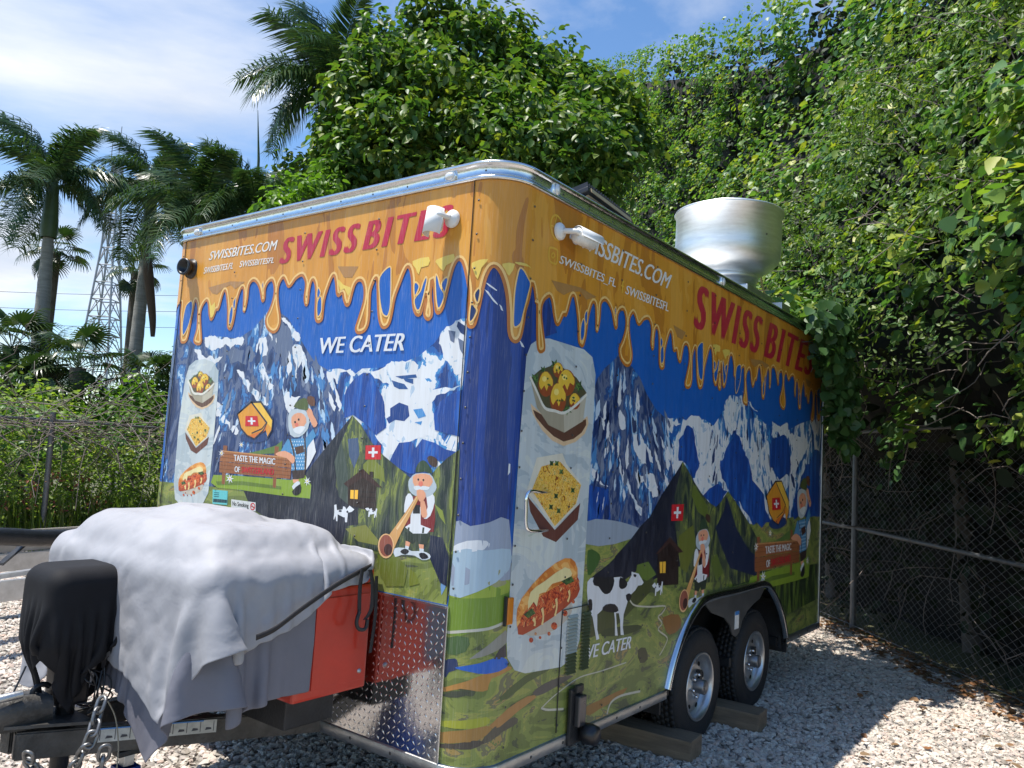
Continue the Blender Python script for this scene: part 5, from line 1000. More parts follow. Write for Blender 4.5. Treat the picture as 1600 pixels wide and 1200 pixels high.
# loose stones, instanced
def stone_mat():
    m = bpy.data.materials.new('crushed_stone'); nt, o, b = _ns(m); N = nt.nodes.new; L = nt.links.new
    oi = N('ShaderNodeObjectInfo'); r = N('ShaderNodeValToRGB'); cr = r.color_ramp
    cols = [(0.22, 0.19, 0.16), (0.46, 0.41, 0.35), (0.58, 0.53, 0.46), (0.50, 0.37, 0.30), (0.64, 0.60, 0.53), (0.36, 0.32, 0.28), (0.56, 0.46, 0.40)]
    while len(cr.elements) < len(cols): cr.elements.new(0.5)
    for i, c in enumerate(cols): cr.elements[i].position = i / (len(cols) - 1); cr.elements[i].color = (*c, 1)
    L(oi.outputs['Random'], r.inputs[0]); L(r.outputs[0], b.inputs['Base Color']); b.inputs['Roughness'].default_value = 0.85; return m
def gravel(name, corners, density, seed, size):
    bm = bmesh.new(); bm.faces.new([bm.verts.new((x, y, 0.012)) for x, y in corners]); bmesh.ops.triangulate(bm, faces=bm.faces[:])
    sm = stone_mat() if 'crushed_stone' not in bpy.data.materials else bpy.data.materials['crushed_stone']
    o = obj(name, bm, sm); g = bpy.data.node_groups.new(name + '_scatter', 'GeometryNodeTree')
    g.interface.new_socket('Geometry', in_out='INPUT', socket_type='NodeSocketGeometry'); g.interface.new_socket('Geometry', in_out='OUTPUT', socket_type='NodeSocketGeometry')
    N = g.nodes.new; L = g.links.new; gi = N('NodeGroupInput'); go = N('NodeGroupOutput')
    d = N('GeometryNodeDistributePointsOnFaces'); d.inputs['Density'].default_value = density; d.inputs['Seed'].default_value = seed; L(gi.outputs[0], d.inputs['Mesh'])
    j = N('GeometryNodeJoinGeometry')
    for k in range(6):
        ic = N('GeometryNodeMeshIcoSphere'); ic.inputs['Radius'].default_value = 1.0; ic.inputs['Subdivisions'].default_value = 2
        sp = N('GeometryNodeSetPosition'); L(ic.outputs[0], sp.inputs['Geometry'])
        nz = N('ShaderNodeTexNoise'); nz.noise_dimensions = '4D'; nz.inputs['W'].default_value = k * 3.7; nz.inputs['Scale'].default_value = 0.9; nz.inputs['Detail'].default_value = 1.0
        sb = N('ShaderNodeVectorMath'); sb.operation = 'SUBTRACT'; L(nz.outputs['Color'], sb.inputs[0]); sb.inputs[1].default_value = (0.5, 0.5, 0.5)
        sc = N('ShaderNodeVectorMath'); sc.operation = 'SCALE'; sc.inputs['Scale'].default_value = 2.0; L(sb.outputs[0], sc.inputs[0]); L(sc.outputs[0], sp.inputs['Offset'])
        tr = N('GeometryNodeTransform'); L(sp.outputs[0], tr.inputs['Geometry']); tr.inputs['Scale'].default_value = (1.0, 0.6 + 0.09 * (k % 4), 0.42 + 0.08 * (k % 3))
        ss = N('GeometryNodeSetMaterial'); ss.inputs['Material'].default_value = sm; L(tr.outputs[0], ss.inputs['Geometry'])
        gg = N('GeometryNodeGeometryToInstance'); L(ss.outputs[0], gg.inputs[0]); L(gg.outputs[0], j.inputs[0])
    ip = N('GeometryNodeInstanceOnPoints'); L(d.outputs['Points'], ip.inputs['Points']); L(j.outputs[0], ip.inputs['Instance']); ip.inputs['Pick Instance'].default_value = True
    rr = N('FunctionNodeRandomValue'); rr.data_type = 'FLOAT_VECTOR'; rr.inputs[0].default_value = (-0.6, -0.6, 0); rr.inputs[1].default_value = (0.6, 0.6, 6.28); L(rr.outputs[0], ip.inputs['Rotation'])
    rs = N('FunctionNodeRandomValue'); rs.data_type = 'FLOAT'; rs.inputs[2].default_value = size * 0.3; rs.inputs[3].default_value = size * 1.3; rs.inputs['Seed'].default_value = seed + 5; L(rs.outputs[1], ip.inputs['Scale'])
    L(ip.outputs[0], go.inputs[0]); md = o.modifiers.new('scatter', 'NODES'); md.node_group = g
    tag(o, kind='stuff'); return o
gravel('gravel', [(0.4, -2.6), (3.2, -2.9), (8.6, 1.6), (8.0, 2.9), (1.2, 2.7), (-0.6, 1.0), (-0.9, -0.6)], 1900, 1, 0.021)
gravel('gravel', [(-1.9, 1.4), (-0.6, 1.0), (1.2, 2.7), (2.2, 3.2), (4.5, 10.2), (-1.5, 10.1), (-2.2, 4.5)], 1200, 2, 0.022)

# ================================================================== tongue of the trailer
TG = empty('tongue', (0, 0, 0)); TG.parent = TRAILER; TG['label'] = 'worn black steel drawbar with coupler'
def beam(p0, p1, h, w):
    """box beam between two points (bottom centre line)"""
    p0 = Vector(p0); p1 = Vector(p1); d = (p1 - p0); side = Vector((-d.y, d.x, 0)).normalized() * w / 2; bm = bmesh.new()
    v = [bm.verts.new(p + s + Vector((0, 0, z))) for p in (p0, p1) for s in (side, -side) for z in (0, h)]
    for f in ((0, 1, 3, 2), (4, 6, 7, 5), (0, 4, 5, 1), (2, 3, 7, 6), (0, 2, 6, 4), (1, 5, 7, 3)): bm.faces.new([v[i] for i in f])
    bmesh.ops.recalc_face_normals(bm, faces=bm.faces[:])
    bmesh.ops.bevel(bm, geom=bm.edges[:], offset=0.006, segments=2, affect='EDGES'); return bm
WORN = mat('worn_black_steel', (0.075, 0.072, 0.068), 0.45, 0.35, 0.5, 9, 0.35, 70)
obj('rail', beam((0.15, 0.90, 0.37), (-1.20, 1.315, 0.455), 0.105, 0.06), WORN, TG)
obj('rail', beam((0.15, 1.81, 0.37), (-1.20, 1.395, 0.455), 0.105, 0.06), WORN, TG)
obj('crossmember', beam((-0.45, 1.1, 0.415), (-0.45, 1.61, 0.415), 0.08, 0.05), WORN, TG)
bm = bmesh.new(); v0 = [(-0.95, 1.19, 0.562), (-0.95, 1.52, 0.562), (-1.25, 1.42, 0.58), (-1.25, 1.29, 0.58)]
f_ = [bm.verts.new(p) for p in v0] + [bm.verts.new((p[0], p[1], p[2] + 0.012)) for p in v0]
for f in ((3, 2, 1, 0), (4, 5, 6, 7), (0, 1, 5, 4), (1, 2, 6, 5), (2, 3, 7, 6), (3, 0, 4, 7)): bm.faces.new([f_[i] for i in f])
obj('top_plate', bm, WORN, TG)
# coupler: tapered shell running out to the ball socket
secs = [(-1.08, .075, .565, .675), (-1.18, .072, .565, .685), (-1.28, .06, .57, .68), (-1.38, .045, .575, .665), (-1.50, .05, .565, .655), (-1.58, .05, .555, .645), (-1.63, .03, .56, .63)]
V = []; F = []
for x, hw, za, zb in secs:
    for y, z in ((-hw, za), (-hw * .98, zb - .02), (-hw * .7, zb), (hw * .7, zb), (hw * .98, zb - .02), (hw, za)): V.append((x, 1.355 + y, z))
for i in range(len(secs) - 1):
    for k in range(6): F.append((i * 6 + k, i * 6 + (k + 1) % 6, (i + 1) * 6 + (k + 1) % 6, (i + 1) * 6 + k))
me = mesh_np('coupler', V, np.array(F), True); cp = obj('coupler', me, WORN, TG)
obj('latch_lever', tubes_mesh('latch_lever', [[(-1.36, 1.30, .665), (-1.30, 1.29, .70), (-1.20, 1.29, .705)], [(-1.45, 1.34, .70), (-1.33, 1.27, .668)]], [0.016, 0.008], 8), ALD, TG)
# warning label on the near rail
def rail_side(t, h):   # point on outer face of the near rail
    p0 = Vector((0.15, 0.90, 0.37)); p1 = Vector((-1.20, 1.315, 0.455)); d = p1 - p0; n = Vector((d.y, -d.x, 0)).normalized(); n = -n if n.y > 0 else n
    return p0 + d * t + n * 0.0325 + Vector((0, 0, h))
bm = bmesh.new(); bm.faces.new([bm.verts.new(rail_side(*q)) for q in ((.80, .045), (.46, .045), (.46, .10), (.80, .10))]); lb = obj('label_sheet', bm, mat('label_white', (0.5, 0.5, 0.46), 0.5, 0, 0.2, 30), TG)
bm = bmesh.new()
for k in range(9):
    t = .79 - k * .04; bm.faces.new([bm.verts.new(rail_side(*q) + Vector((-.0004, -.001, 0))) for q in ((t, .052), (t - .002, .052), (t - .002, .095), (t, .095))])
for k in range(8):
    t = .775 - k * .04; bm.faces.new([bm.verts.new(rail_side(*q) + Vector((-.0004, -.001, 0))) for q in ((t, .058), (t - .02, .060), (t - .018, .068), (t - .004, .070))])
obj('label_ink', bm, mat('ink', (0.06, 0.06, 0.07), 0.6), lb)
bm = bmesh.new(); bm.faces.new([bm.verts.new(rail_side(*q) + Vector((-.0004, -.001, 0))) for q in ((.79, .095), (.5, .095), (.5, .100), (.79, .100))]); obj('label_band', bm, mat('ink_blue', (0.05, 0.2, 0.5), 0.5), lb)
# jack: outer tube, foot, mounting
JX, JY = -1.0, 1.355
jk = empty('tongue_jack', (JX, JY, 0)); jk.parent = TG
obj('outer_tube', lathe_mesh('outer_tube', [(0.032, 0.30), (0.036, 0.30), (0.036, 0.86), (0.03, 0.87)], 20), BLK, jk)
obj('inner_tube', lathe_mesh('inner_tube', [(0.027, 0.06), (0.027, 0.31)], 20), ALD, jk)
obj('foot', lathe_mesh('foot', [(0.0001, 0.03), (0.085, 0.03), (0.09, 0.04), (0.085, 0.05), (0.03, 0.055), (0.028, 0.08)], 20), ALD, jk)
obj('gearbox', nbox(-0.06, 0.06, -0.07, 0.07, 0.62, 0.80, 0.015), BLKP, jk)
hook = [(math.cos(a) * 0.035 - 0.10, 0, 0.68 + math.sin(a) * 0.03) for a in np.linspace(0.6, 5.4, 12)]
obj('eyelet', tubes_mesh('eyelet', [hook], 0.011, 8), BLK, jk)
rngc = np.random.default_rng(3)
wires = [catmull([(0.02, -0.07, 0.77), (0.05 + rngc.uniform(-.05, .05), -0.14, 0.74 + rngc.uniform(-.03, .06)), (0.08 + rngc.uniform(-.06, .06), -0.15, 0.66), (0.03 + rngc.uniform(-.08, .08), -0.10, 0.60 + rngc.uniform(-.02, .04)), (0.12, -0.06, 0.59)], 5) for _ in range(5)]
obj('wires', tubes_mesh('wires', wires, 0.0035, 5), BLKP, jk)
obj('blue_wrap', tubes_mesh('blue_wrap', [catmull([(-0.03, -0.07, 0.79), (0.02, -0.085, 0.80), (0.06, -0.05, 0.79)], 4), catmull([(-0.03, -0.072, 0.775), (0.0, -0.086, 0.78), (0.05, -0.06, 0.77)], 4)], 0.014, 6), mat('blue_cloth', (0.03, 0.19, 0.5), 0.6), jk)
# safety chains hanging from the drawbar
def chain(pts, name, link=0.062, wire=0.0075):
    P = catmull(pts, 30); d = np.linalg.norm(np.diff(P, axis=0), axis=1); s = np.concatenate([[0], np.cumsum(d)]); n = int(s[-1] / (link * 0.66))
    root = empty(name, tuple(P[0])); root.parent = TG
    for i in range(n):
        u = (i + 0.5) * s[-1] / n; c = np.array([np.interp(u, s, P[:, k]) for k in range(3)]); c2 = np.array([np.interp(u + 0.01, s, P[:, k]) for k in range(3)]); t = Vector(c2 - c).normalized()
        loop = []
        for a in np.linspace(0, 2 * math.pi, 17)[:-1]:
            loop.append((0.019 * math.cos(a), 0, 0.019 * math.sin(a) + (link / 2 - 0.019) * (1 if math.sin(a) > 0 else -1)))
        loop.append(loop[0]); me = bpy.data.meshes.get('chain_link_shape') or tubes_mesh('chain_link_shape', [loop], wire, 6)
        o = obj('link', me, None, root)
        if not me.materials: me.materials.append(mat('chain_steel', (0.20, 0.20, 0.20), 0.42, 0.85, 0.4, 30))
        o.matrix_local = Matrix.Translation(Vector(c) - Vector(P[0])) @ t.to_track_quat('Z', 'Y').to_matrix().to_4x4() @ Matrix.Rotation(math.pi / 2 * (i % 2) + 0.4, 4, 'Z')
    return root
q0 = onX(-1.0, 160, 1092); q1 = onX(-1.03, 150, 1125); q2 = onX(-1.06, 140, 1160); q3 = onX(-1.08, 118, 1195); q4 = q3 + np.array([-.02, .05, -.2])
chain([q0, q1, q2, q3, q4], 'safety_chain')
r0 = onX(-1.02, 165, 1168); chain([r0, r0 + np.array([0, .02, -.1]), r0 + np.array([0.01, .05, -.3])], 'safety_chain')
obj('cord', tubes_mesh('cord', [catmull([onX(-.98, 165, 1090), onX(-.93, 180, 1120), onX(-.92, 185, 1165), onX(-.93, 182, 1205)], 6)], 0.0028, 5), mat('straw_cord', (0.3, 0.27, 0.2), 0.8), TG)
ck = onX(-1.2, 45, 1178); chain([ck, ck + np.array([.02, .02, -.05]), ck + np.array([.06, -.02, -.10]), ck + np.array([.1, .02, -.16]), ck + np.array([.13, .0, -.26])], 'safety_chain', 0.055, 0.007)

# ================================================================== things on and under the tongue
# cloth: a grid of points let fall over a rounded solid (position based), so that folds come from the fall
def drape(n, m, lx, ly, org, ang, solids, steps=150, iters=12, xmax=None, cinch=None, seed=0, damp=0.97, bend=0.25, mu=0.9, slack=0.965, pin=None, edge=None):
    """solids: (centre, half extents, radius) rounded boxes; edge(a) -> (low, high) share of ly kept on row a; returns (n*m,3) points"""
    rg = np.random.default_rng(seed); a_ = np.linspace(-1, 1, n); lo_hi = np.array([edge(a) if edge else (-1, 1) for a in a_]); tt = np.linspace(0, 1, m)
    Vv = (lo_hi[:, :1] * (1 - tt) + lo_hi[:, 1:] * tt) * ly / 2; U = np.repeat(a_[:, None] * lx / 2, m, 1); ca, sa = math.cos(ang), math.sin(ang)
    X = np.stack([org[0] + slack * (U * ca - Vv * sa), org[1] + slack * (U * sa + Vv * ca), np.full_like(U, org[2]) + rg.normal(size=U.shape) * .006], -1)
    Rr = np.stack([U, Vv], -1); nl = lambda d: np.linalg.norm(d, axis=-1)[..., None]
    Lu = nl(Rr[1:] - Rr[:-1]); Lv = nl(Rr[:, 1:] - Rr[:, :-1]); L1 = nl(Rr[1:, 1:] - Rr[:-1, :-1]); L2 = nl(Rr[1:, :-1] - Rr[:-1, 1:]); Bu = nl(Rr[2:] - Rr[:-2]); Bv = nl(Rr[:, 2:] - Rr[:, :-2])
    if pin is not None: X[..., 0] += pin[0] - X[-1, 0, 0]; pk = (X[-1, :, 1] > pin[1]) & (X[-1, :, 1] < pin[2]); X[-1, pk, 2] = pin[3]; pp_ = X[-1, pk].copy()
    Pv = X.copy()
    def con(A, B_, L_, k=0.5):
        d = B_ - A; l = np.linalg.norm(d, axis=-1, keepdims=True) + 1e-9; c = d * ((l - L_) / l) * k; A += c; B_ -= c
    for st_ in range(steps):
        vel = (X - Pv) * damp; Pv = X.copy(); X = X + vel; X[..., 2] -= 9.8 * 0.00012
        for it in range(iters):
            for s in (0, 1):
                a = X[s:-1:2]; b = X[s + 1::2]; k = min(len(a), len(b)); con(a[:k], b[:k], Lu[s::2][:k])
                a = X[:, s:-1:2]; b = X[:, s + 1::2]; k = min(a.shape[1], b.shape[1]); con(a[:, :k], b[:, :k], Lv[:, s::2][:, :k])
            if it % 3 == 0:
                for s in (0, 1):
                    a = X[s:-1:2, :-1]; b = X[s + 1::2, 1:]; k = min(len(a), len(b)); con(a[:k], b[:k], L1[s::2][:k], .25)
                    a = X[s:-1:2, 1:]; b = X[s + 1::2, :-1]; k = min(len(a), len(b)); con(a[:k], b[:k], L2[s::2][:k], .25)
                if bend:
                    for s in (0, 1, 2, 3):
                        a = X[s:-2:4]; b = X[s + 2::4]; k = min(len(a), len(b)); con(a[:k], b[:k], Bu[s::4][:k], bend * .5)
                        a = X[:, s:-2:4]; b = X[:, s + 2::4]; k = min(a.shape[1], b.shape[1]); con(a[:, :k], b[:, :k], Bv[:, s::4][:, :k], bend * .5)
        for c, h, r in solids:
            p = X - np.array(c); q = np.abs(p) - (np.array(h) - r); sg = np.where(p >= 0, 1.0, -1.0); qp = np.maximum(q, 0); l = np.linalg.norm(qp, axis=-1); inside = np.max(q, axis=-1) <= 0
            dist = np.where(inside, np.max(q, axis=-1), l) - r; pen = dist < 0
            ax = np.argmax(q, axis=-1); nin = np.eye(3)[ax] * sg; nout = qp / (l[..., None] + 1e-9) * sg; nn = np.where(inside[..., None], nin, nout)
            X1 = X - nn * dist[..., None]; dsp = X1 - Pv; tg_ = dsp - nn * np.sum(dsp * nn, -1, keepdims=True); X = np.where(pen[..., None], X1 - tg_ * mu, X)
        if xmax is not None: X[..., 0] = np.minimum(X[..., 0], xmax)
        if cinch is not None:
            cx_, cy_, zs, rs = cinch; rr_ = np.hypot(X[..., 0] - cx_, X[..., 1] - cy_) + 1e-9; lim = np.interp(X[..., 2], zs, rs); f_c = np.where(rr_ > lim, lim / rr_, 1.0); f_c = 1 - (1 - f_c) * min(1.0, st_ / (steps * .7)) * .5
            X[..., 0] = cx_ + (X[..., 0] - cx_) * f_c; X[..., 1] = cy_ + (X[..., 1] - cy_) * f_c
        X[..., 2] = np.maximum(X[..., 2], 0.02)
        if pin is not None: X[-1, pk] = pp_; Pv[-1, pk] = pp_
    return X.reshape(-1, 3)
def cloth_obj(name, X, n, m, mt, parent, org=(0, 0, 0), thick=0.004, crease=0.0):
    F = [(i * m + j, (i + 1) * m + j, (i + 1) * m + j + 1, i * m + j + 1) for i in range(n - 1) for j in range(m - 1)]
    if crease: X = X + np.array([[vnoise(p, 5, 3) * .5 - abs(vnoise((p[0], p[1] * 1.3, p[2]), 9, 8)) * .9, vnoise(p, 5, 7) * .5 - abs(vnoise((p[0] * 1.3, p[1], p[2]), 9, 4)) * .9, 0.35 - abs(vnoise(p, 4.5, 1)) * 1.6 + vnoise(p, 14, 2) * .45 - abs(vnoise((p[0], p[1] * 1.6, p[2] * .7), 10, 5)) * .9] for p in X]) * crease
    o = obj(name, mesh_np(name, X - np.array(org), np.array(F), True), mt, parent, None if parent else tuple(org))
    s = o.modifiers.new('thickness', 'SOLIDIFY'); s.thickness = thick; s.offset = 1.0; ss = o.modifiers.new('smooth', 'SUBSURF'); ss.levels = 1; ss.render_levels = 1; return o
# black cover over the jack head
Jc = onX(-1.0, 118, 955)
CANVAS = mat('black_canvas', (0.010, 0.010, 0.012), 0.75, 0, 0.3, 9, 0.12, 300, spec=0.25)
XJ = drape(60, 60, 0.84, 0.80, (Jc[0], Jc[1], Jc[2] + 0.24), 0.5, [((Jc[0], Jc[1], Jc[2] + 0.02), (0.165, 0.15, 0.175), 0.06)], 170, 10, cinch=(Jc[0], Jc[1], [Jc[2] - .40, Jc[2] - .24, Jc[2] - .12, Jc[2]], [.09, .13, .19, .5]), seed=5)
jc = cloth_obj('jack_cover', XJ, 60, 60, CANVAS, None, tuple(Jc), 0.003); tag(jc, 'black fabric hood tied over the tongue jack head', 'jack cover')
c_ = Vector(Jc)
cords = [catmull([c_ + Vector((.06, -.15, -.22)), c_ + Vector((.04, -.17, -.3)), c_ + Vector((.05, -.13, -.38))], 6), catmull([c_ + Vector((.07, -.15, -.21)), c_ + Vector((.06, -.17, -.31)), c_ + Vector((.03, -.13, -.38))], 6), catmull([c_ + Vector((-.16, .02, -.2)), c_ + Vector((-.2, .0, -.28)), c_ + Vector((-.25, -.02, -.38))], 6)]
for P in cords: obj('tie_cord', tubes_mesh('tie_cord', [[tuple(Vector(p) - c_) for p in P]], 0.004, 5), BLKP, jc)

# red steel box behind the drawbar
RBX0, RBX1, RBY0, RBY1 = -0.44, -0.035, 0.615, 1.8
rb = empty('red_box', (-0.45, 1.3, 0.5), 'red steel toolbox on the trailer tongue under a silver cover', 'toolbox')
REDP = mat('red_paint', (0.52, 0.035, 0.015), 0.33, 0, 0.18, 3, 0.06, 20, coat=0.3)
obj('case', nbox(RBX0 + .45, RBX1 + .45, RBY0 - 1.3, RBY1 - 1.3, 0.16, 0.62, 0.012), REDP, rb); obj('lid', nbox(RBX0 + .44, RBX1 + .452, RBY0 - 1.306, RBY1 - 1.294, 0.624, 0.69, 0.012), REDP, rb)
obj('door_panel', nbox(0.10, 0.40, RBY0 - 1.306, RBY0 - 1.2995, 0.20, 0.58, 0.002), REDP, rb)
obj('base_feet', nbox(RBX0 + .5, RBX1 + .36, RBY0 - 1.2, RBY1 - 1.4, 0.02, 0.158, 0.006), BLK, rb)
obj('bolt', lathe_mesh('bolt', [(0.0001, 0.008), (0.009, 0.006), (0.011, 0)], 8), ALD, rb, (0.365, RBY0 - 1.306, 0.24)).rotation_euler = (math.radians(90), 0, 0)

# silver cover: two shells of cloth with folds
SIL = None
def cloth_mat(name, col, rough):
    m = mat(name, col, rough, 0, 0.10, 4, 0.0); nt = m.node_tree; b = [n for n in nt.nodes if n.type == 'BSDF_PRINCIPLED'][0]
    t = nt.nodes.new('ShaderNodeTexCoord'); n1 = nt.nodes.new('ShaderNodeTexNoise'); n1.inputs['Scale'].default_value = 9; n1.inputs['Detail'].default_value = 3; n1.inputs['Roughness'].default_value = 0.5; n1.inputs['Distortion'].default_value = 0.25
    nt.links.new(t.outputs['Object'], n1.inputs['Vector']); bp = nt.nodes.new('ShaderNodeBump'); bp.inputs['Strength'].default_value = 0.28; bp.inputs['Distance'].default_value = 0.02
    nt.links.new(n1.outputs['Fac'], bp.inputs['Height']); nt.links.new(bp.outputs[0], b.inputs['Normal']); return m
SIL = cloth_mat('silver_cloth', (0.31, 0.31, 0.33), 0.62); GRY = cloth_mat('shaded_silver_cloth', (0.15, 0.15, 0.18), 0.6)  # GRY: the same silver fabric with its shade put into the colour
cvr = empty('load_cover', (0, 0, 0), 'silver grey fabric cover draped and strapped over the tongue load', 'cover')
load_ = [((-0.47, 1.25, 0.86), (0.40, 0.635, 0.385), 0.07), ((-0.48, 1.26, 1.19), (0.36, 0.56, 0.165), 0.16), ((-0.50, 1.25, 1.27), (0.18, 0.28, 0.13), 0.125)]
n_, m_ = 66, 96
def hem_l(a):
    t_ = min(1, max(0, (-0.08 - a) / 0.92)); w_ = .40 + .60 * (1 - t_) ** 1.9; return (-w_, w_)
XL = drape(n_, m_, 1.02, 2.26, (-0.89, 1.25, 1.46), 0.0, load_, 170, 12, xmax=-0.03, seed=2, pin=(-0.36, 0.66, 1.84, 1.25), edge=hem_l)
cloth_obj('lower_sheet', XL, n_, m_, GRY, cvr, crease=0.006)
big_ = [((c[0], c[1], c[2]), (h[0] + .035, h[1] + .035, h[2] + .022), r + .02) for c, h, r in load_]
n_, m_ = 84, 110
def hem_(a):
    t_ = min(1, max(0, (-.40 - a) / .60)); f = .60 + .40 * math.sqrt(max(0, 1 - (t_ * .97) ** 2.2)); g = float(np.interp(a, [-1, -.3, .2, .5, .75, 1], [-.92, -.92, -.86, -.755, -.72, -.70]))
    return (max(g, -(.42 + .52 * (1 - t_) ** 1.7)), f)
XU = drape(n_, m_, 1.27, 2.20, (-0.64, 1.27, 1.50), 0.0, big_, 170, 12, xmax=-0.028, seed=3, pin=(-0.035, 0.62, 1.90, 1.272), edge=hem_)
cloth_obj('upper_sheet', XU, n_, m_, SIL, cvr, crease=0.011)
# ratchet strap over the cover
st = [onY(0.50, 400, 996), onY(0.50, 430, 982), onY(0.51, 470, 952), onY(0.53, 520, 917), onY(0.56, 558, 895), onY(0.585, 580, 884)]; P = catmull(st, 6)
V = []; F = []
for i, p in enumerate(P):
    for dz, dy in ((0.011, 0), (0.011, -0.003), (-0.011, -0.003), (-0.011, 0)): V.append((p[0], p[1] + dy, p[2] + dz))
for i in range(len(P) - 1):
    for k in range(4): F.append((i * 4 + k, i * 4 + (k + 1) % 4, (i + 1) * 4 + (k + 1) % 4, (i + 1) * 4 + k))
WEB = mat('strap_webbing', (0.02, 0.018, 0.02), 0.7, 0, 0.3, 60)
stp = empty('ratchet_strap', tuple(P[-1]), 'black ratchet strap with hook hanging against the red box', 'strap')
rel = lambda p: tuple(np.asarray(p) - P[-1])
obj('webbing', mesh_np('webbing', [rel(v) for v in V], np.array(F)), WEB, stp)
h0 = onY(0.555, 580, 885)
def ribbon(pts, w, name, m, parent):
    Q = catmull(pts, 6); V = []; F = []
    for p in Q:
        for dx, dy in ((w, 0), (w, -.003), (-w, -.003), (-w, 0)): V.append(rel((p[0] + dx, p[1] + dy, p[2])))
    for i in range(len(Q) - 1):
        for k in range(4): F.append((i * 4 + k, i * 4 + (k + 1) % 4, (i + 1) * 4 + (k + 1) % 4, (i + 1) * 4 + k))
    obj(name, mesh_np(name, V, np.array(F)), m, parent)
ribbon([onY(.55, 566, 888), onY(.545, 562, 920), onY(.545, 561, 955)], .010, 'tail', WEB, stp); ribbon([onY(.55, 578, 890), onY(.54, 582, 915), onY(.54, 580, 950), onY(.545, 570, 968)], .011, 'tail', WEB, stp); ribbon([onY(.56, 588, 900), onY(.55, 586, 960), onY(.56, 578, 1020)], .009, 'tail', WEB, stp)
hk = [onY(.535, 562, 955), onY(.535, 557, 972), onY(.535, 561, 983), onY(.535, 571, 982), onY(.535, 574, 968)]
obj('hook', tubes_mesh('hook', [[rel(p) for p in catmull(hk, 5)]], 0.0085, 8), BLK, stp)

# blue jack stand below the drawbar
js = empty('jack_stand', tuple(np.append(onZ(0, 196, 1260)[:2] * 0 + np.array([-0.80, 1.20]), 0)), 'blue steel jack stand under the black drawbar', 'jack stand')
BLUP = mat('blue_paint', (0.012, 0.05, 0.26), 0.35, 0, 0.25, 14)
V = []; F = []
for z, h in ((0.0, 0.14), (0.30, 0.045), (0.36, 0.042)):
    V += [(-h, -h, z), (h, -h, z), (h, h, z), (-h, h, z)]
for j in range(2):
    for i in range(4): F.append((j * 4 + i, j * 4 + (i + 1) % 4, (j + 1) * 4 + (i + 1) % 4, (j + 1) * 4 + i))
obj('pyramid', mesh_np('pyramid', V, np.array(F)), BLUP, js); obj('post', nbox(-.022, .022, -.022, .022, .362, .405, .002), ALD, js); obj('saddle', nbox(-.05, .05, -.03, .03, .406, .428, .004), BLK, js)
obj('handle', tubes_mesh('handle', [[(0.04, -0.06, 0.30), (0.08, -0.09, 0.29), (0.16, -0.10, 0.31)]], 0.012, 8), BLK, js)

# timbers under the tyres
WOOD = mat('weathered_timber', (0.20, 0.145, 0.095), 0.8, 0, 0.35, 3.0, 0.5, 25, vscale=(1, 9, 9))
def timber(a, b, w, h, label):
    a = Vector((*a, 0)); b = Vector((*b, 0)); d = b - a; o = obj('timber_block', nbox(0, d.length, -w / 2, w / 2, 0, h, 0.006), WOOD, None, (a.x, a.y, 0.0)); o.rotation_euler = (0, 0, math.atan2(d.y, d.x)); tag(o, label, 'timber', 'timbers chocking the wheels'); return o
e1 = onZ(0.0, 1090, 1193); e2 = onZ(0.0, 1196, 1146)
timber((e1[0] + 0.02, e1[1] + .02), (e1[0] - 0.05, e1[1] + 0.98), 0.20, 0.135, 'weathered square timber in front of the front tyre')
timber((e2[0] + 0.0, e2[1] + .02), (e2[0] - 0.05, e2[1] + 0.92), 0.20, 0.135, 'weathered square timber between the two trailer tyres')

# ================================================================== aluminium boat trailer parked beyond
bt = empty('utility_trailer', (0.2, 4.9, 0), 'bare aluminium utility trailer frame parked beyond the covered load', 'trailer')
GALV = mat('galvanised', (0.55, 0.56, 0.57), 0.40, 0.75, 0.18, 10, 0.1, 40)
b0 = Vector((0.2, 4.9, 0))
def bt_beam(p0, p1, h, w, name='rail', m=GALV):
    o = obj(name, beam(Vector(p0) - b0, Vector(p1) - b0, h, w), m, bt); return o
bt_beam((-1.6, 4.3, 0.41), (1.6, 5.0, 0.41), 0.16, 0.05); bt_beam((-1.6, 5.6, 0.41), (1.9, 6.35, 0.41), 0.16, 0.05)
bt_beam((-0.25, 4.62, 0.575), (1.5, 5.35, 0.575), 0.035, 0.07, 'cross_rail'); bt_beam((-0.9, 4.46, 0.575), (-0.9, 5.75, 0.575), 0.035, 0.06, 'cross_rail'); bt_beam((1.3, 4.95, 0.575), (1.3, 6.2, 0.575), 0.035, 0.06, 'cross_rail')
bt_beam((-1.6, 5.62, 0.58), (1.9, 6.38, 0.58), 0.2, 0.03, 'side_board', mat('weathered_board', (0.36, 0.33, 0.28), 0.8, 0, 0.2, 6))
for y in (4.95, 6.2):
    w_ = obj('wheel', lathe_mesh('wheel', [(0.0001, 0.02), (0.14, 0.02), (0.16, 0.0), (0.27, 0.0), (0.31, 0.03), (0.31, 0.14), (0.27, 0.17), (0.0001, 0.15)], 32, 'Y'), RUB, bt, (0.9 - 0.2 - 2.1, y - 4.9, 0.31))
ta = onY(5.2, -40, 838); tb = onY(5.6, 150, 838)
tt = tubes_mesh('rolled_tarp', [catmull([ta + (ta - tb) * 2, ta, (ta + tb) / 2 + np.array([0, 0, -.015]), tb, tb + (tb - ta) * 0.8], 6) - ta], 0.075, 14)
tg_ = obj('rolled_tarp', tt, mat('black_vinyl', (0.012, 0.013, 0.016), 0.35, 0, 0.25, 20, 0.3, 40), None, tuple(ta)); tag(tg_, 'long black rolled tarpaulin lying over the aluminium trailer frame', 'tarpaulin')
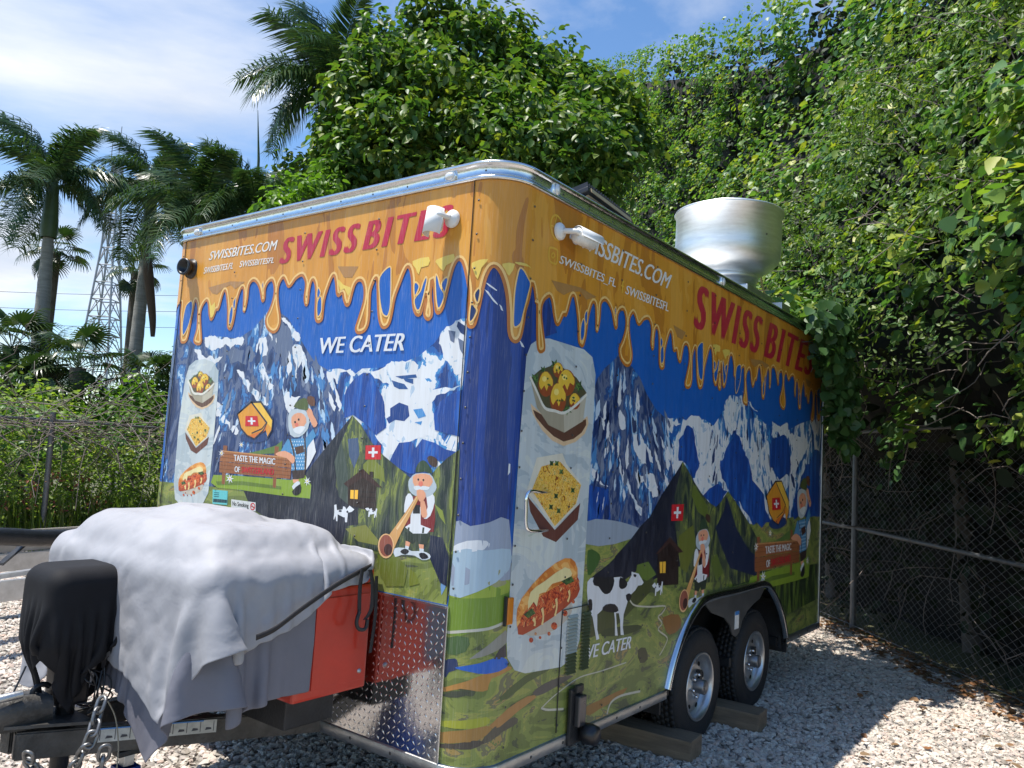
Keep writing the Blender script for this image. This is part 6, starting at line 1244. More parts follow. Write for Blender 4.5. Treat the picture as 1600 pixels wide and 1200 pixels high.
bt_beam((0.25, 5.38, 0.57), (0.45, 5.42, 0.74), 0.02, 0.08, 'upright', BLK); bt_beam((-0.9, 5.1, 0.61), (-0.9, 5.2, 0.61), 0.12, 0.06, 'upright', BLK); bt_beam((1.1, 5.55, 0.6), (1.1, 5.66, 0.6), 0.12, 0.06, 'upright', BLK)

# ================================================================== chain link fences
WIRE = mat('galvanised_wire', (0.17, 0.175, 0.18), 0.5, 0.6, 0.25, 20)
POST = mat('fence_post', (0.15, 0.155, 0.16), 0.5, 0.6, 0.2, 10)
def chainlink(p0, p1, z0, z1, cell=0.06, r=0.0019):
    p0 = np.array(p0); p1 = np.array(p1); Ld = np.linalg.norm(p1 - p0); u = (p1 - p0) / Ld; n = np.array([-u[1], u[0]])
    nw = int(Ld / cell); nk = int((z1 - z0) / (cell * 0.62)); rng = np.random.default_rng(5)
    k = np.arange(nk + 1); z = z0 + k * (z1 - z0) / nk
    Vs = []; Fs = []; o = 0
    for i in range(nw):
        s = (i + 0.5) * cell + (((k + i) % 2) - 0.5) * cell * 1.03
        wob = 0.02 * np.sin(s * 2.1) + 0.012 * np.sin(z * 3 + s)
        P = np.stack([p0[0] + u[0] * s + n[0] * wob, p0[1] + u[1] * s + n[1] * wob, z], 1)
        V, F = tube_np(P, r, 3); Vs.append(V); Fs.append(F + o); o += len(V)
    return mesh_np('chain_link_mesh', np.concatenate(Vs), np.concatenate(Fs))
FA = np.array([7.19, 0.285]); FB = np.array([4.99, -1.545]); FU = (FA - FB) / np.linalg.norm(FA - FB); FN = np.array([-FU[1], FU[0]])
if FN @ (CAM[:2] - FA) < 0: FN = -FN
f1 = FA + FU * 3.2; f0 = FB - FU * 2.6
fe = empty('chain_link_fence', (*FA, 0), 'grey chain link fence with mid rail under the overhanging vines', 'fence')
loc2 = lambda me: me
def put(name, me, m, root, kind=None):
    o = obj(name, me, m); o.parent = root; o.matrix_parent_inverse = Matrix.Translation(-root.location); 
    if kind: o['kind'] = kind
    return o
put('chain_link_mesh', chainlink(f0, f1, 0.04, 2.25, r=0.0028), WIRE, fe)
for t in (0.0, 2.95, 5.4):
    q = FA - FU * (t if t < 5 else 5.4); put('post', tubes_mesh('post', [[(q[0] - FN[0] * .03, q[1] - FN[1] * .03, 0), (q[0] - FN[0] * .03, q[1] - FN[1] * .03, 1.2), (q[0] - FN[0] * .03, q[1] - FN[1] * .03, 2.3)]], 0.034 if t < 1 else 0.028, 12), POST, fe)
q = FA + FU * 2.6; put('post', tubes_mesh('post', [[(q[0], q[1], 0), (q[0], q[1], 1.2), (q[0], q[1], 2.3)]], 0.028, 12), POST, fe)
put('mid_rail', tubes_mesh('mid_rail', [[(*(f0 - FN * .045), 1.12), (*(FB - FN * .045), 1.11), (*(FA - FN * .045), 1.16), (*(f1 - FN * .045), 1.16)]], 0.021, 10), POST, fe)
put('top_rail', tubes_mesh('top_rail', [[(*f0, 2.26), (*FA, 2.27), (*f1, 2.28)]], 0.021, 10), POST, fe)
put('bottom_wire', tubes_mesh('bottom_wire', [[(*f0, 0.06), (*FA, 0.07), (*f1, 0.06)]], 0.004, 6), WIRE, fe)

lf0 = np.array([-4.5, 10.15]); lf1 = np.array([7.5, 10.55])
le = empty('chain_link_fence', (2.6, 10.3, 0), 'chain link fence swallowed by bright weeds and bare twigs', 'fence')
put('chain_link_mesh', chainlink(lf0 + np.array([3.5, .1]), lf1, 0.05, 1.85, r=0.0022), WIRE, le)
for x in (-0.4, 2.62, 5.6):
    yb = 10.3 + (x - 2.6) * .033; put('post', tubes_mesh('post', [[(x + .03, yb, 0), (x + .02, yb, 1.0), (x, yb, 2.0)]], 0.04, 12), POST, le)
put('top_rail', tubes_mesh('top_rail', [[(*lf0, 1.87), (2.6, 10.38, 1.88), (*lf1, 1.87)]], 0.02, 8), POST, le)
# ================================================================== vegetation
HEART = np.array([(0, 0, 0), (.40, .10, .05), (.50, .42, .07), (.27, .78, .02), (0, 1, -.10), (-.27, .78, .02), (-.50, .42, .07), (-.40, .10, .05)])
def leaf_arrays(P, nrm, size, width=0.95, rng=RNG, droop=0.5):
    P = np.asarray(P); n = len(P); nrm = nrm / (np.linalg.norm(nrm, axis=1)[:, None] + 1e-9)
    r = rng.normal(size=(n, 3)); r[:, 2] -= droop * 1.6
    d = r - nrm * np.sum(r * nrm, 1)[:, None]; d /= np.linalg.norm(d, axis=1)[:, None] + 1e-9; b = np.cross(nrm, d)
    s = np.asarray(size)[:, None, None]
    V = P[:, None, :] + s * (HEART[None, :, 0:1] * width * b[:, None, :] + HEART[None, :, 1:2] * d[:, None, :] + HEART[None, :, 2:3] * nrm[:, None, :])
    base = (np.arange(n) * 8)[:, None]
    F = np.concatenate([base + np.array([[0, 1, 2, 3, 4]]), base + np.array([[0, 4, 5, 6, 7]])])
    return V.reshape(-1, 3), F
def leaf_mesh(name, P, nrm, size, width=0.95, droop=0.5):
    V, F = leaf_arrays(P, nrm, size, width, RNG, droop); return mesh_np(name, V, F)
def clumps(centers, radius, per, rng=RNG):
    """leaf positions gathered in small drooping clumps"""
    C = np.repeat(np.asarray(centers), per, axis=0); d = rng.normal(size=C.shape); d /= np.linalg.norm(d, axis=1)[:, None]
    rr = np.repeat(np.broadcast_to(radius, (len(centers),)), per)
    return C + d * (rr * rng.random(len(C)) ** 0.45)[:, None], d
G_MID = [(0.030, 0.070, 0.018), (0.045, 0.105, 0.022), (0.060, 0.130, 0.026), (0.085, 0.160, 0.030), (0.055, 0.115, 0.030), (0.035, 0.085, 0.028)]
LM_VINE = leafmat('vine_leaf', [(0.042, 0.105, 0.030), (0.066, 0.155, 0.042), (0.095, 0.20, 0.050), (0.075, 0.17, 0.058), (0.15, 0.25, 0.042), (0.24, 0.29, 0.055), (0.060, 0.14, 0.045)], 0.46, 0.32, (2.1, 1.6, 0.8))
LM_TREE = leafmat('broad_leaf', [(0.034, 0.080, 0.020), (0.048, 0.110, 0.024), (0.062, 0.135, 0.026), (0.10, 0.18, 0.030), (0.15, 0.20, 0.035), (0.042, 0.095, 0.024)], 0.46, 0.34, (1.9, 1.5, 0.9), 1.3)
LM_BRT = leafmat('bright_leaf', [(0.075, 0.16, 0.018), (0.11, 0.21, 0.022), (0.14, 0.24, 0.03), (0.09, 0.18, 0.02)], 0.4, 0.4)
LM_DARK = leafmat('shade_leaf', [(0.010, 0.022, 0.010), (0.016, 0.034, 0.013), (0.022, 0.034, 0.014), (0.02, 0.018, 0.010)], 0.7, 0.1)  # leaf colours darkened to paint in the shade inside the thicket
LM_WEED = leafmat('weed_leaf', [(0.12, 0.20, 0.03), (0.18, 0.28, 0.04), (0.24, 0.32, 0.05), (0.15, 0.22, 0.05), (0.28, 0.30, 0.09)], 0.5, 0.45)
LM_PALM = leafmat('palm_leaflet', [(0.026, 0.060, 0.028), (0.038, 0.084, 0.034), (0.054, 0.105, 0.036), (0.085, 0.115, 0.040)], 0.32, 0.2)
LM_FAN = leafmat('fan_leaf', [(0.020, 0.045, 0.016), (0.032, 0.065, 0.020), (0.055, 0.085, 0.024)], 0.35, 0.2)
LM_RED = leafmat('dry_red_leaf', [(0.16, 0.04, 0.02), (0.24, 0.07, 0.03), (0.20, 0.12, 0.05)], 0.6, 0.2)
TWIG = mat('bare_twig', (0.17, 0.14, 0.12), 0.85, 0, 0.3, 20); BARK = mat('grey_bark', (0.13, 0.11, 0.09), 0.9, 0, 0.35, 6, 0.6, 18)

def twigs(n, center_fn, length, rad, rng, sag=0.3, up=0.0):
    out = []
    for _ in range(n):
        p = np.array(center_fn(rng)); d = rng.normal(size=3); d[2] = d[2] * 0.5 + up; d /= np.linalg.norm(d); L_ = length * rng.uniform(.5, 1.3); pts = [p]
        for k in range(5):
            d = d + rng.normal(size=3) * 0.28 + np.array([0, 0, -sag * 0.25]); d /= np.linalg.norm(d); pts.append(pts[-1] + d * L_ / 5)
        out.append(np.array(pts))
    return out

# ---- the wall of vines over the right hand fence
def onF(px, py, off=0.0):
    d = ray(px, py); o = FA - FN * off; t = ((o - CAM[:2]) @ FN) / (d[:2] @ FN); P = CAM + d * t; return (P[:2] - FB) @ FU, P[2]
cw, cz = zip(*sorted([onF(x, y, 0.9) for x, y in ((880, 125), (930, 105), (1000, 88), (1060, 70), (1120, 52), (1180, 28), (1215, 5), (1260, -40), (1330, -70), (1420, -110), (1600, -160), (1800, -180))]))
crest = lambda w: np.interp(w, cw, cz)
WMIN, WMAX = -2.2, max(cw)
def low(w): return 2.0 + 0.22 * np.sin(w * 2.3 + 1) + 0.12 * np.sin(w * 6.1)
def bulge(w, z):
    b = np.interp(z, [0, 1.7, 2.2, 2.8, 3.4, 4.3, 5.4, 6.6, 8.5], [-.35, -.1, .35, .75, .95, .80, .35, -.2, -.9])
    b = b + 0.62 * np.exp(-((w - 1.9) / 1.1) ** 2) * np.exp(-((z - 2.85) / 0.55) ** 2)
    return b
def fpt(w, z, o): return np.stack([FB[0] + FU[0] * w + FN[0] * o, FB[1] + FU[1] * w + FN[1] * o, z], 1)
def fnoise(w, z, s, o): return np.array([vnoise((a, b, o), s) for a, b in zip(w, z)])
vine = empty('vine_thicket', (*(FA - FN * 0.6), 0), 'towering wall of climbing vines smothering trees behind the chain link fence', 'vines')
def vput(name, me, m, kind=None): return put(name, me, m, vine, kind)
nC = 9000
w = RNG.uniform(WMIN, WMAX, nC); z0 = low(w); z1 = crest(w); u_ = RNG.random(nC) ** 0.9; z = z0 + (z1 - z0) * u_
nz = fnoise(w, z, 0.8, 1.0) * 0.55 + fnoise(w, z, 2.2, 7.0) * 0.28
o_ = bulge(w, z) + nz
hol = fnoise(w, z, 1.25, 12.0) + 0.6 * fnoise(w, z, 3.1, 3.0); o_ = o_ + np.clip(hol, -.4, .4) * 0.45
keep = ~((z > z1 - 0.5) & (RNG.random(nC) < 0.35)) & ~((hol < -0.20) & (RNG.random(nC) < 0.85)); w, z, o_ = w[keep], z[keep], o_[keep]
C = fpt(w, z, o_); outn = np.array([FN[0], FN[1], 1.25])
P, d = clumps(C, 0.20, 11); nrm = outn[None] * 0.75 + d * 0.5 + RNG.normal(size=P.shape) * 0.45
sz = RNG.uniform(0.05, 0.10, len(P)) * RNG.choice([1.0, 1.0, 1.45], len(P)); vput('foliage', leaf_mesh('vine_foliage', P, nrm, sz, 1.0, 0.6), LM_VINE, 'stuff')
# finer shrubby sprays standing proud on the right
nS = 520; w = RNG.uniform(-1.6, 2.6, nS); z = RNG.uniform(2.6, 6.5, nS); C = fpt(w, z, bulge(w, z) + 0.25 + RNG.random(nS) * 0.25)
P, d = clumps(C, 0.24, 16); vput('sprays', leaf_mesh('spray_leaves', P, d + np.array([FN[0], FN[1], .8]) * .6, RNG.uniform(.035, .06, len(P)), 0.5, -0.2), leafmat('spray_leaf', [(0.05, 0.10, 0.024), (0.09, 0.15, 0.03), (0.14, 0.19, 0.04), (0.06, 0.11, 0.03)], 0.45, 0.35), 'stuff')
# solid core added to block light; its near-black colour paints the thicket's shade
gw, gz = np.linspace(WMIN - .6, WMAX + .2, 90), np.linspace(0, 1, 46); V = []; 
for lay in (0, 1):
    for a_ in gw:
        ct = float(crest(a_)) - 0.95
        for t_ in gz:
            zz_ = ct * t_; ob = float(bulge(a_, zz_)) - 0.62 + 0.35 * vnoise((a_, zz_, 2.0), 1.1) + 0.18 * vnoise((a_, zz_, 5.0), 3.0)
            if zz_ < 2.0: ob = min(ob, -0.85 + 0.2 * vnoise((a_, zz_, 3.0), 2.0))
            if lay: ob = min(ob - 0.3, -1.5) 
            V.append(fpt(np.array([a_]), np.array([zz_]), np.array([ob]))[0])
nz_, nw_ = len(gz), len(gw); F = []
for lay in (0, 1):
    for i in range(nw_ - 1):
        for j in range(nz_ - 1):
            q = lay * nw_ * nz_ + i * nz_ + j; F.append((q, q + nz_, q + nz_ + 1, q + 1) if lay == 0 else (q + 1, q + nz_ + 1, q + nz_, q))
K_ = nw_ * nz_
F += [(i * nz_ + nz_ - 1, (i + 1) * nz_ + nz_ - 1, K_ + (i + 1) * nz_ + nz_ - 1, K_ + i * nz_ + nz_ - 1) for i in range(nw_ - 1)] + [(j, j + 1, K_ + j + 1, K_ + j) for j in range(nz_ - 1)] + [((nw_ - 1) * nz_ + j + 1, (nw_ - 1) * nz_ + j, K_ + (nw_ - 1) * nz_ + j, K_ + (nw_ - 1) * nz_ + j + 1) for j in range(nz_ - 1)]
vput('light_blocking_core', mesh_np('light_blocking_core', V, np.array(F), True), mat('core_shade', (0.010, 0.010, 0.008), 0.95, 0, 0.5, 6, 0.8, 14), 'stuff')
# inner layers that close the depth
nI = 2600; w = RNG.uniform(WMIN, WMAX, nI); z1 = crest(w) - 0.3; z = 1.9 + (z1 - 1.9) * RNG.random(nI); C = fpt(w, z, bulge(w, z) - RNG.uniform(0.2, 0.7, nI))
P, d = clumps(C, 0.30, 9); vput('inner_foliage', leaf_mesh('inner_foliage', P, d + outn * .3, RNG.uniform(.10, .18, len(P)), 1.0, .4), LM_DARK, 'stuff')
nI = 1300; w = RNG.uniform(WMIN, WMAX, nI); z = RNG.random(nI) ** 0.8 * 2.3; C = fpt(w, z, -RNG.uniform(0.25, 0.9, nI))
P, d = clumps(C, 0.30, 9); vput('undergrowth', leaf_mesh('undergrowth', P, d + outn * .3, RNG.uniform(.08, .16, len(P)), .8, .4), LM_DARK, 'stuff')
rg = np.random.default_rng(11)
tw = twigs(110, lambda r: fpt(np.array([r.uniform(WMIN, 6)]), np.array([r.uniform(.1, 2.4)]), np.array([r.uniform(-.5, .02)]))[0], 0.9, 0.004, rg, 0.5, -.2)
tw += twigs(420, lambda r: (lambda w, z: fpt(np.array([w]), np.array([z]), np.array([bulge(w, z) + r.uniform(-.25, .2)]))[0])(r.uniform(WMIN, 7), r.uniform(2.2, 6.5)), 0.7, 0.004, rg, 0.3, .1)
vput('bare_vines', tubes_mesh('bare_vines', tw, 0.0042, 4), TWIG, 'stuff')
for k in range(7):
    wv = -1.2 + k * 1.6; b = fpt(np.array([wv]), np.array([0.]), np.array([-0.9 - 0.3 * (k % 2)]))[0]
    pts = [b, b + np.array([.1, .1, 1.2]), b + np.array([-.05, .2, 2.6]), b + np.array([.2, .1, 4.0]), b + np.array([.1, .4, 5.2])]
    vput('trunk', tubes_mesh('vine_trunk', [catmull(pts, 5)], np.linspace(.10, .03, 21), 9) if False else tubes_mesh('vine_trunk', [catmull(pts, 5)], [np.linspace(.11, .03, 21)], 9), BARK)
# loose tips along the crest
nT = 260; w = RNG.uniform(-1, WMAX, nT); z = crest(w) + RNG.uniform(-.25, .30, nT); C = fpt(w, z, bulge(w, z) + RNG.uniform(-.2, .2, nT)); P, d = clumps(C, 0.15, 8)
vput('crest_sprays', leaf_mesh('crest_sprays', P, d + np.array([0, 0, .5]), RNG.uniform(.05, .10, len(P)), .8, .0), LM_BRT, 'stuff')

# vine draped over the rear end of the trailer
dv = empty('draped_vine', (5.0, 0.1, 0), 'dark vine hanging over the rear upper corner of the food trailer', 'vine')
C = []
while len(C) < 170:
    py_ = RNG.uniform(478, 700); px_ = RNG.uniform(1250, 1330); edge = 1280 + (py_ - 480) * 0.16 - (8 if 540 < py_ < 600 else 0)
    if px_ < edge + RNG.uniform(-8, 10): continue
    p_ = onY(-0.08 - RNG.random() * 0.24, px_, py_)
    if p_[0] < 5.7: C.append(tuple(p_))
C = np.array(C); P, d = clumps(C, 0.10, 10); nr = np.array([-.5, -.8, .5]) + d * .6 + RNG.normal(size=P.shape) * .35
o = obj('foliage', leaf_mesh('draped_foliage', P, nr, RNG.uniform(.06, .11, len(P)), 1.0, .9), leafmat('draped_leaf', [(0.030, 0.075, 0.022), (0.045, 0.105, 0.03), (0.06, 0.13, 0.035), (0.038, 0.09, 0.03)], .46, .28)); o.parent = dv; o.matrix_parent_inverse = Matrix.Translation(-dv.location); o['kind'] = 'stuff'
tw = twigs(26, lambda r: (r.uniform(4.4, 5.1), r.uniform(-.3, -.05), r.uniform(2.2, 3.2)), 0.6, .004, rg, .9, -.3)
o = obj('stems', tubes_mesh('draped_stems', tw, 0.004, 4), TWIG); o.parent = dv; o.matrix_parent_inverse = Matrix.Translation(-dv.location)
C = [(x, y, 3.12 + random.random() * .2) for x, y in RNG.uniform((4.2, -.1), (5.3, 2.2), (120, 2))]; P, d = clumps(np.array(C), .17, 10)
o = obj('roof_foliage', leaf_mesh('roof_foliage', P, d + np.array([-.3, -.3, 1.]), RNG.uniform(.06, .11, len(P)), 1, .4), LM_VINE); o.parent = dv; o.matrix_parent_inverse = Matrix.Translation(-dv.location); o['kind'] = 'stuff'

# tendril hanging in front of the fence, its leaves one by one
hv = empty('hanging_tendril', tuple(fpt(np.array([1.2]), np.array([2.5]), np.array([.35]))[0]), 'vine tendril with round leaves hanging down in front of the chain link', 'vine')
def onFp(px, py, off): 
    w_, z_ = onF(px, py, -off); return fpt(np.array([w_]), np.array([z_]), np.array([off]))[0]
ST = [[onFp(x, y, .34) for x, y in ((1400, 640), (1402, 680), (1392, 720), (1388, 765))], [onFp(x, y, .32) for x, y in ((1425, 640), (1420, 690), (1410, 735))], [onFp(x, y, .32) for x, y in ((1380, 650), (1390, 690), (1384, 725))]]
o = obj('stem', tubes_mesh('tendril_stem', [catmull(s, 5) for s in ST], 0.004, 5), TWIG); o.parent = hv; o.matrix_parent_inverse = Matrix.Translation(-hv.location)
lm1 = leaf_mesh('tendril_leaf', np.zeros((1, 3)), np.array([[0, 0, 1.]]), np.array([1.0]), 1.05, 0.0); lm1.materials.append(leafmat('tendril_leaf', [(0.04, 0.10, 0.03), (0.06, 0.13, 0.035), (0.05, 0.115, 0.035)], 0.34, 0.28))
rr = random.Random(4)
for s in ST:
    Q = catmull(s, 9)
    for q in Q[2::1]:
        o = bpy.data.objects.new('leaf', lm1); COL.objects.link(o); o.parent = hv
        nn = Vector((FN[0] + rr.uniform(-.5, .5), FN[1] + rr.uniform(-.5, .5), .55 + rr.uniform(-.3, .4))).normalized(); k = rr.uniform(.06, .095)
        o.matrix_local = Matrix.Translation(Vector(q) - hv.location + Vector((rr.uniform(-.06, .06), rr.uniform(-.06, .06), rr.uniform(-.04, .04)))) @ nn.to_track_quat('Z', 'Y').to_matrix().to_4x4() @ Matrix.Rotation(rr.uniform(0, 6.28), 4, 'Z') @ Matrix.Scale(k, 4)

# ---- broad leaved trees behind the trailer
def tree(name, label, base, blobs, n, per, leaf, lm, rclump=0.3, fine=None):
    """blobs: (center xyz, radii xyz)"""
    t = empty(name, (base[0], base[1], 0), label, 'tree'); vol = np.array([b[1][0] * b[1][2] + b[1][1] * b[1][2] for b in blobs]); pr = vol / vol.sum(); Cs = []
    for b, p in zip(blobs, pr):
        m = int(n * p); dd = RNG.normal(size=(m, 3)); dd /= np.linalg.norm(dd, axis=1)[:, None]; rad = 1 - 0.38 * RNG.random(m) ** 1.6
        nzv = np.array([1 + 0.30 * vnoise(v * 2.2, 1.0, b[0][0]) for v in dd]); Cs.append(np.array(b[0]) + dd * np.array(b[1]) * (rad * nzv)[:, None])
    C = np.concatenate(Cs); P, d = clumps(C, rclump, per); P[:, 2] -= RNG.random(len(P)) * rclump * .6
    nr = d * .8 + np.array([0, 0, .7]) + RNG.normal(size=P.shape) * .4
    o = put('crown', leaf_mesh(name + '_crown', P, nr, RNG.uniform(leaf * .7, leaf * 1.3, len(P)), .62, .9), lm, t, 'stuff')
    big = max(blobs, key=lambda b: b[1][0])[0]; pts = [(base[0], base[1], 0), (base[0] + .1, base[1], big[2] * .3), (base[0] * .6 + big[0] * .4, base[1] * .6 + big[1] * .4, big[2] * .65), tuple(big)]
    put('trunk', tubes_mesh(name + '_trunk', [catmull(pts, 6)], [np.linspace(.22, .07, 19)], 10), BARK, t)
    for b in blobs:
        q = np.array(pts[2]); e_ = np.array(b[0]); put('limb', tubes_mesh(name + '_limb', [catmull([q, (q + e_) / 2 + np.array([0, 0, .2]), e_ - (e_ - q) * .1], 5)], [np.linspace(.08, .02, 11)], 7), BARK, t)
    return t
def blob(px, py, dist, rx, rz, ry=None): return (tuple(at(px, py, dist)), (rx, ry or rx, rz))
b1 = at(690, 300, 14)
tree('broadleaf_tree', 'large dark broadleaf tree rising behind the trailer roof', (b1[0], b1[1]), [blob(690, 200, 14, 1.6, 1.35), blob(552, 165, 13.6, .62, .75), blob(530, 230, 13.6, .45, .5), blob(600, 110, 13.8, .72, .62), blob(672, 95, 14, .62, .62), blob(735, 60, 14.3, .62, .5), blob(800, 105, 14.4, .72, .62), blob(770, 215, 13.4, 1.3, 1.2), blob(858, 150, 14.5, .8, .7), blob(600, 230, 13, .9, .8), blob(874, 85, 15, .34, .42), blob(700, 12, 14.4, .42, .42), blob(655, 25, 14.6, .34, .35), blob(755, 30, 14.5, .36, .3), blob(790, 270, 12.9, 1.3, .8), blob(890, 250, 12.5, 1.0, .9), blob(940, 200, 13.5, .9, .95), blob(560, 270, 13, .55, .5), blob(905, 130, 15, .4, .5), blob(590, 45, 14.2, .3, .28), blob(810, 40, 14.6, .3, .26)], 2300, 13, .15, LM_TREE, .27)
b2 = at(475, 330, 12.5)
tree('bright_shrub', 'bright yellow green leafy shrub showing above the roof trim', (b2[0], b2[1]), [blob(480, 300, 12.5, .5, .28), blob(440, 318, 12.3, .3, .2), blob(520, 290, 12.8, .35, .3)], 130, 14, .11, LM_BRT, .18)
b3 = at(500, 290, 15)
tree('dark_understory_tree', 'small dark tree between the palms and the broadleaf tree', (b3[0], b3[1]), [blob(505, 275, 15, .55, .55), blob(465, 265, 15.5, .4, .3), blob(545, 290, 14.5, .7, .6)], 160, 12, .12, LM_TREE, .25)

# ---- royal palms
def frond_mesh(seed, L_=2.9, droop=1.0, pairs=64):
    rg = np.random.default_rng(seed); t = np.linspace(0, 1, 26); x = L_ * (t - 0.16 * droop * t ** 2); zc = L_ * (0.30 * t - 0.62 * droop * t ** 2.2)
    ax = np.stack([x, np.zeros_like(t), zc], 1); V, F = tube_np(ax, np.interp(t, [0, .2, 1], [.035, .022, .004]), 4); Vs = [V]; F4 = [F]; o = len(V)
    for i in range(pairs):
        s = 0.10 + 0.89 * i / pairs; p = np.array([np.interp(s, t, ax[:, k]) for k in range(3)]); q = np.array([np.interp(min(1, s + .02), t, ax[:, k]) for k in range(3)]); tg = (q - p) / (np.linalg.norm(q - p) + 1e-9)
        ll = 0.72 * (math.sin(min(1, s * 1.25 + .12) * math.pi * .62) ** .8) * (1 - .45 * s ** 3)
        for sd in (-1, 1):
            for lay in (0, 1):
                up = rg.uniform(-.15, .75) if lay else rg.uniform(-.75, .15); dirv = np.array([0, sd, 0]) * math.cos(up) + np.array([0, 0, 1]) * math.sin(up) + tg * rg.uniform(.35, .7); dirv /= np.linalg.norm(dirv)
                e1 = p + dirv * ll * .5; e2 = p + dirv * ll * .95 + np.array([0, 0, -ll * rg.uniform(.25, .6)]); wv = tg * 0.022 + np.array([0, 0, .006])
                Vs.append(np.array([p - wv * .5, p + wv * .5, e1 + wv, e1 - wv, e2])); F4.append(np.array([[o, o + 1, o + 2, o + 3], [o + 3, o + 2, o + 4, o + 4]])); o += 5
    V = np.concatenate(Vs); F4 = np.concatenate(F4); tri = F4[:, 2] == -1
    quads = F4[F4[:, 2] != F4[:, 3]]; tris = F4[F4[:, 2] == F4[:, 3]][:, :3]
    me = mesh_np('palm_frond', V, [quads, tris]); me.materials.append(LM_PALM); return me
FR = [frond_mesh(1, 2.3, .75), frond_mesh(2, 2.4, 1.15), frond_mesh(3, 2.3, 1.45)]
PTR = mat('palm_trunk', (0.27, 0.26, 0.235), 0.85, 0, 0.25, 3, 0.4, 30, vscale=(1, 1, 6)); PSH = mat('palm_crownshaft', (0.07, 0.11, 0.045), 0.5, 0, 0.2, 4)
def royal_palm(base_px, crown_px, dist, label, n=15, scale=1.0, seed=0, spear=False, show_trunk=True, az0=0.0, fs=0.82):
    top = at(*crown_px, dist); bx = at(base_px[0], base_px[1], dist); r = empty('royal_palm', (bx[0], bx[1], 0), label, 'palm tree', 'royal palms behind the fence'); rg = random.Random(seed)
    H = top[2]; lean = Vector((top[0] - bx[0], top[1] - bx[1], 0)); sh = 1.35 * scale; pts = []; rad = []
    for k in range(41):
        t = k / 40; zz_ = (H - sh) * t; pts.append((lean.x * zz_ / H, lean.y * zz_ / H, zz_)); rad.append((.135 + .04 * math.sin(t * math.pi) - .035 * t + (.006 if k % 2 else 0)) * scale)
    obj('trunk', tubes_mesh('palm_trunk', [pts], [np.array(rad)], 14), PTR, r)
    pts2 = [(lean.x * z_ / H, lean.y * z_ / H, z_) for z_ in np.linspace(H - sh, H, 9)]; obj('crownshaft', tubes_mesh('crownshaft', [pts2], [np.interp(np.linspace(0, 1, 9), [0, .15, 1], [.15, .17, .09]) * scale], 12), PSH, r)
    for k in range(n):
        az = az0 + k * 2.399 + rg.uniform(-.2, .2); f = k / (n - 1); pitch = math.radians(66 - 82 * f ** .8 + rg.uniform(-7, 7)); me = FR[0 if f < .3 else 1 if f < .7 else 2]
        o = bpy.data.objects.new('frond', me); COL.objects.link(o); o.parent = r
        o.matrix_local = Matrix.Translation((lean.x, lean.y, H - .12 - .25 * f)) @ Matrix.Rotation(az, 4, 'Z') @ Matrix.Rotation(-pitch, 4, 'Y') @ Matrix.Rotation(rg.uniform(-.4, .4), 4, 'X') @ Matrix.Scale(fs * scale * rg.uniform(.85, 1.08), 4)
    if spear: obj('spear_leaf', tubes_mesh('spear_leaf', [[(lean.x, lean.y, H - .2), (lean.x - .06, lean.y, H + .9), (lean.x - .16, lean.y + .05, H + 2.0)]], [np.array([.035, .028, .006])], 6), PSH, r)
    return r
royal_palm((58, 640), (84, 272), 21, 'royal palm with thick ringed trunk rising beside the lattice tower', 13, 1.12, 1)
royal_palm((204, 620), (240, 284), 22, 'royal palm with leaning trunk and a brown dead leaf sheath hanging', 12, 1.05, 2)
royal_palm((330, 620), (318, 322), 19, 'royal palm crown showing just above the left end of the roof', 16, 1.12, 3, az0=1.0)
royal_palm((410, 620), (402, 312), 18, 'royal palm with a tall unopened spear leaf', 14, .95, 4, True, az0=.4)
royal_palm((535, 620), (522, 122), 15.5, 'tall royal palm half hidden by the broadleaf tree', 18, 1.05, 5, az0=2.0)
dd = at(222, 455, 21.6); ds = obj('dead_sheath', tubes_mesh('dead_sheath', [catmull([(0, 0, 1.2), (.1, -.05, .4), (.28, -.1, -.6), (.34, -.1, -1.1)], 5)], [np.interp(np.linspace(0, 1, 16), [0, .3, 1], [.04, .13, .05])], 7), mat('dry_frond', (0.10, 0.065, 0.045), 0.9), None, tuple(dd)); tag(ds, 'brown dead palm leaf hanging against the leaning palm trunk', 'palm leaf')

# ---- fan palms
def fan_leaf(seed, R_=0.62, segs=26):
    rg = np.random.default_rng(seed); V = []; F = []
    for i in range(segs):
        a = (i / (segs - 1) - .5) * 4.3; d = np.array([math.cos(a), math.sin(a), 0]); n = np.array([-d[1], d[0], 0]); o = len(V); L_ = R_ * (0.75 + .25 * math.cos(a * .6)) * rg.uniform(.92, 1.05); w_ = .026
        for s, ww, zz_ in ((0.03, .004, 0), (.5 * L_, w_, .03), (.8 * L_, w_ * .6, -.03), (L_, .002, -.14 - .08 * rg.random())): V += [tuple(d * s + n * ww + np.array([0, 0, zz_])), tuple(d * s - n * ww + np.array([0, 0, zz_ + .012]))]
        for k in range(3): F.append((o + 2 * k, o + 2 * k + 1, o + 2 * k + 3, o + 2 * k + 2))
    me = mesh_np('fan_blade', V, np.array(F)); me.materials.append(LM_FAN); return me
FB_ = [fan_leaf(1), fan_leaf(2), fan_leaf(3)]
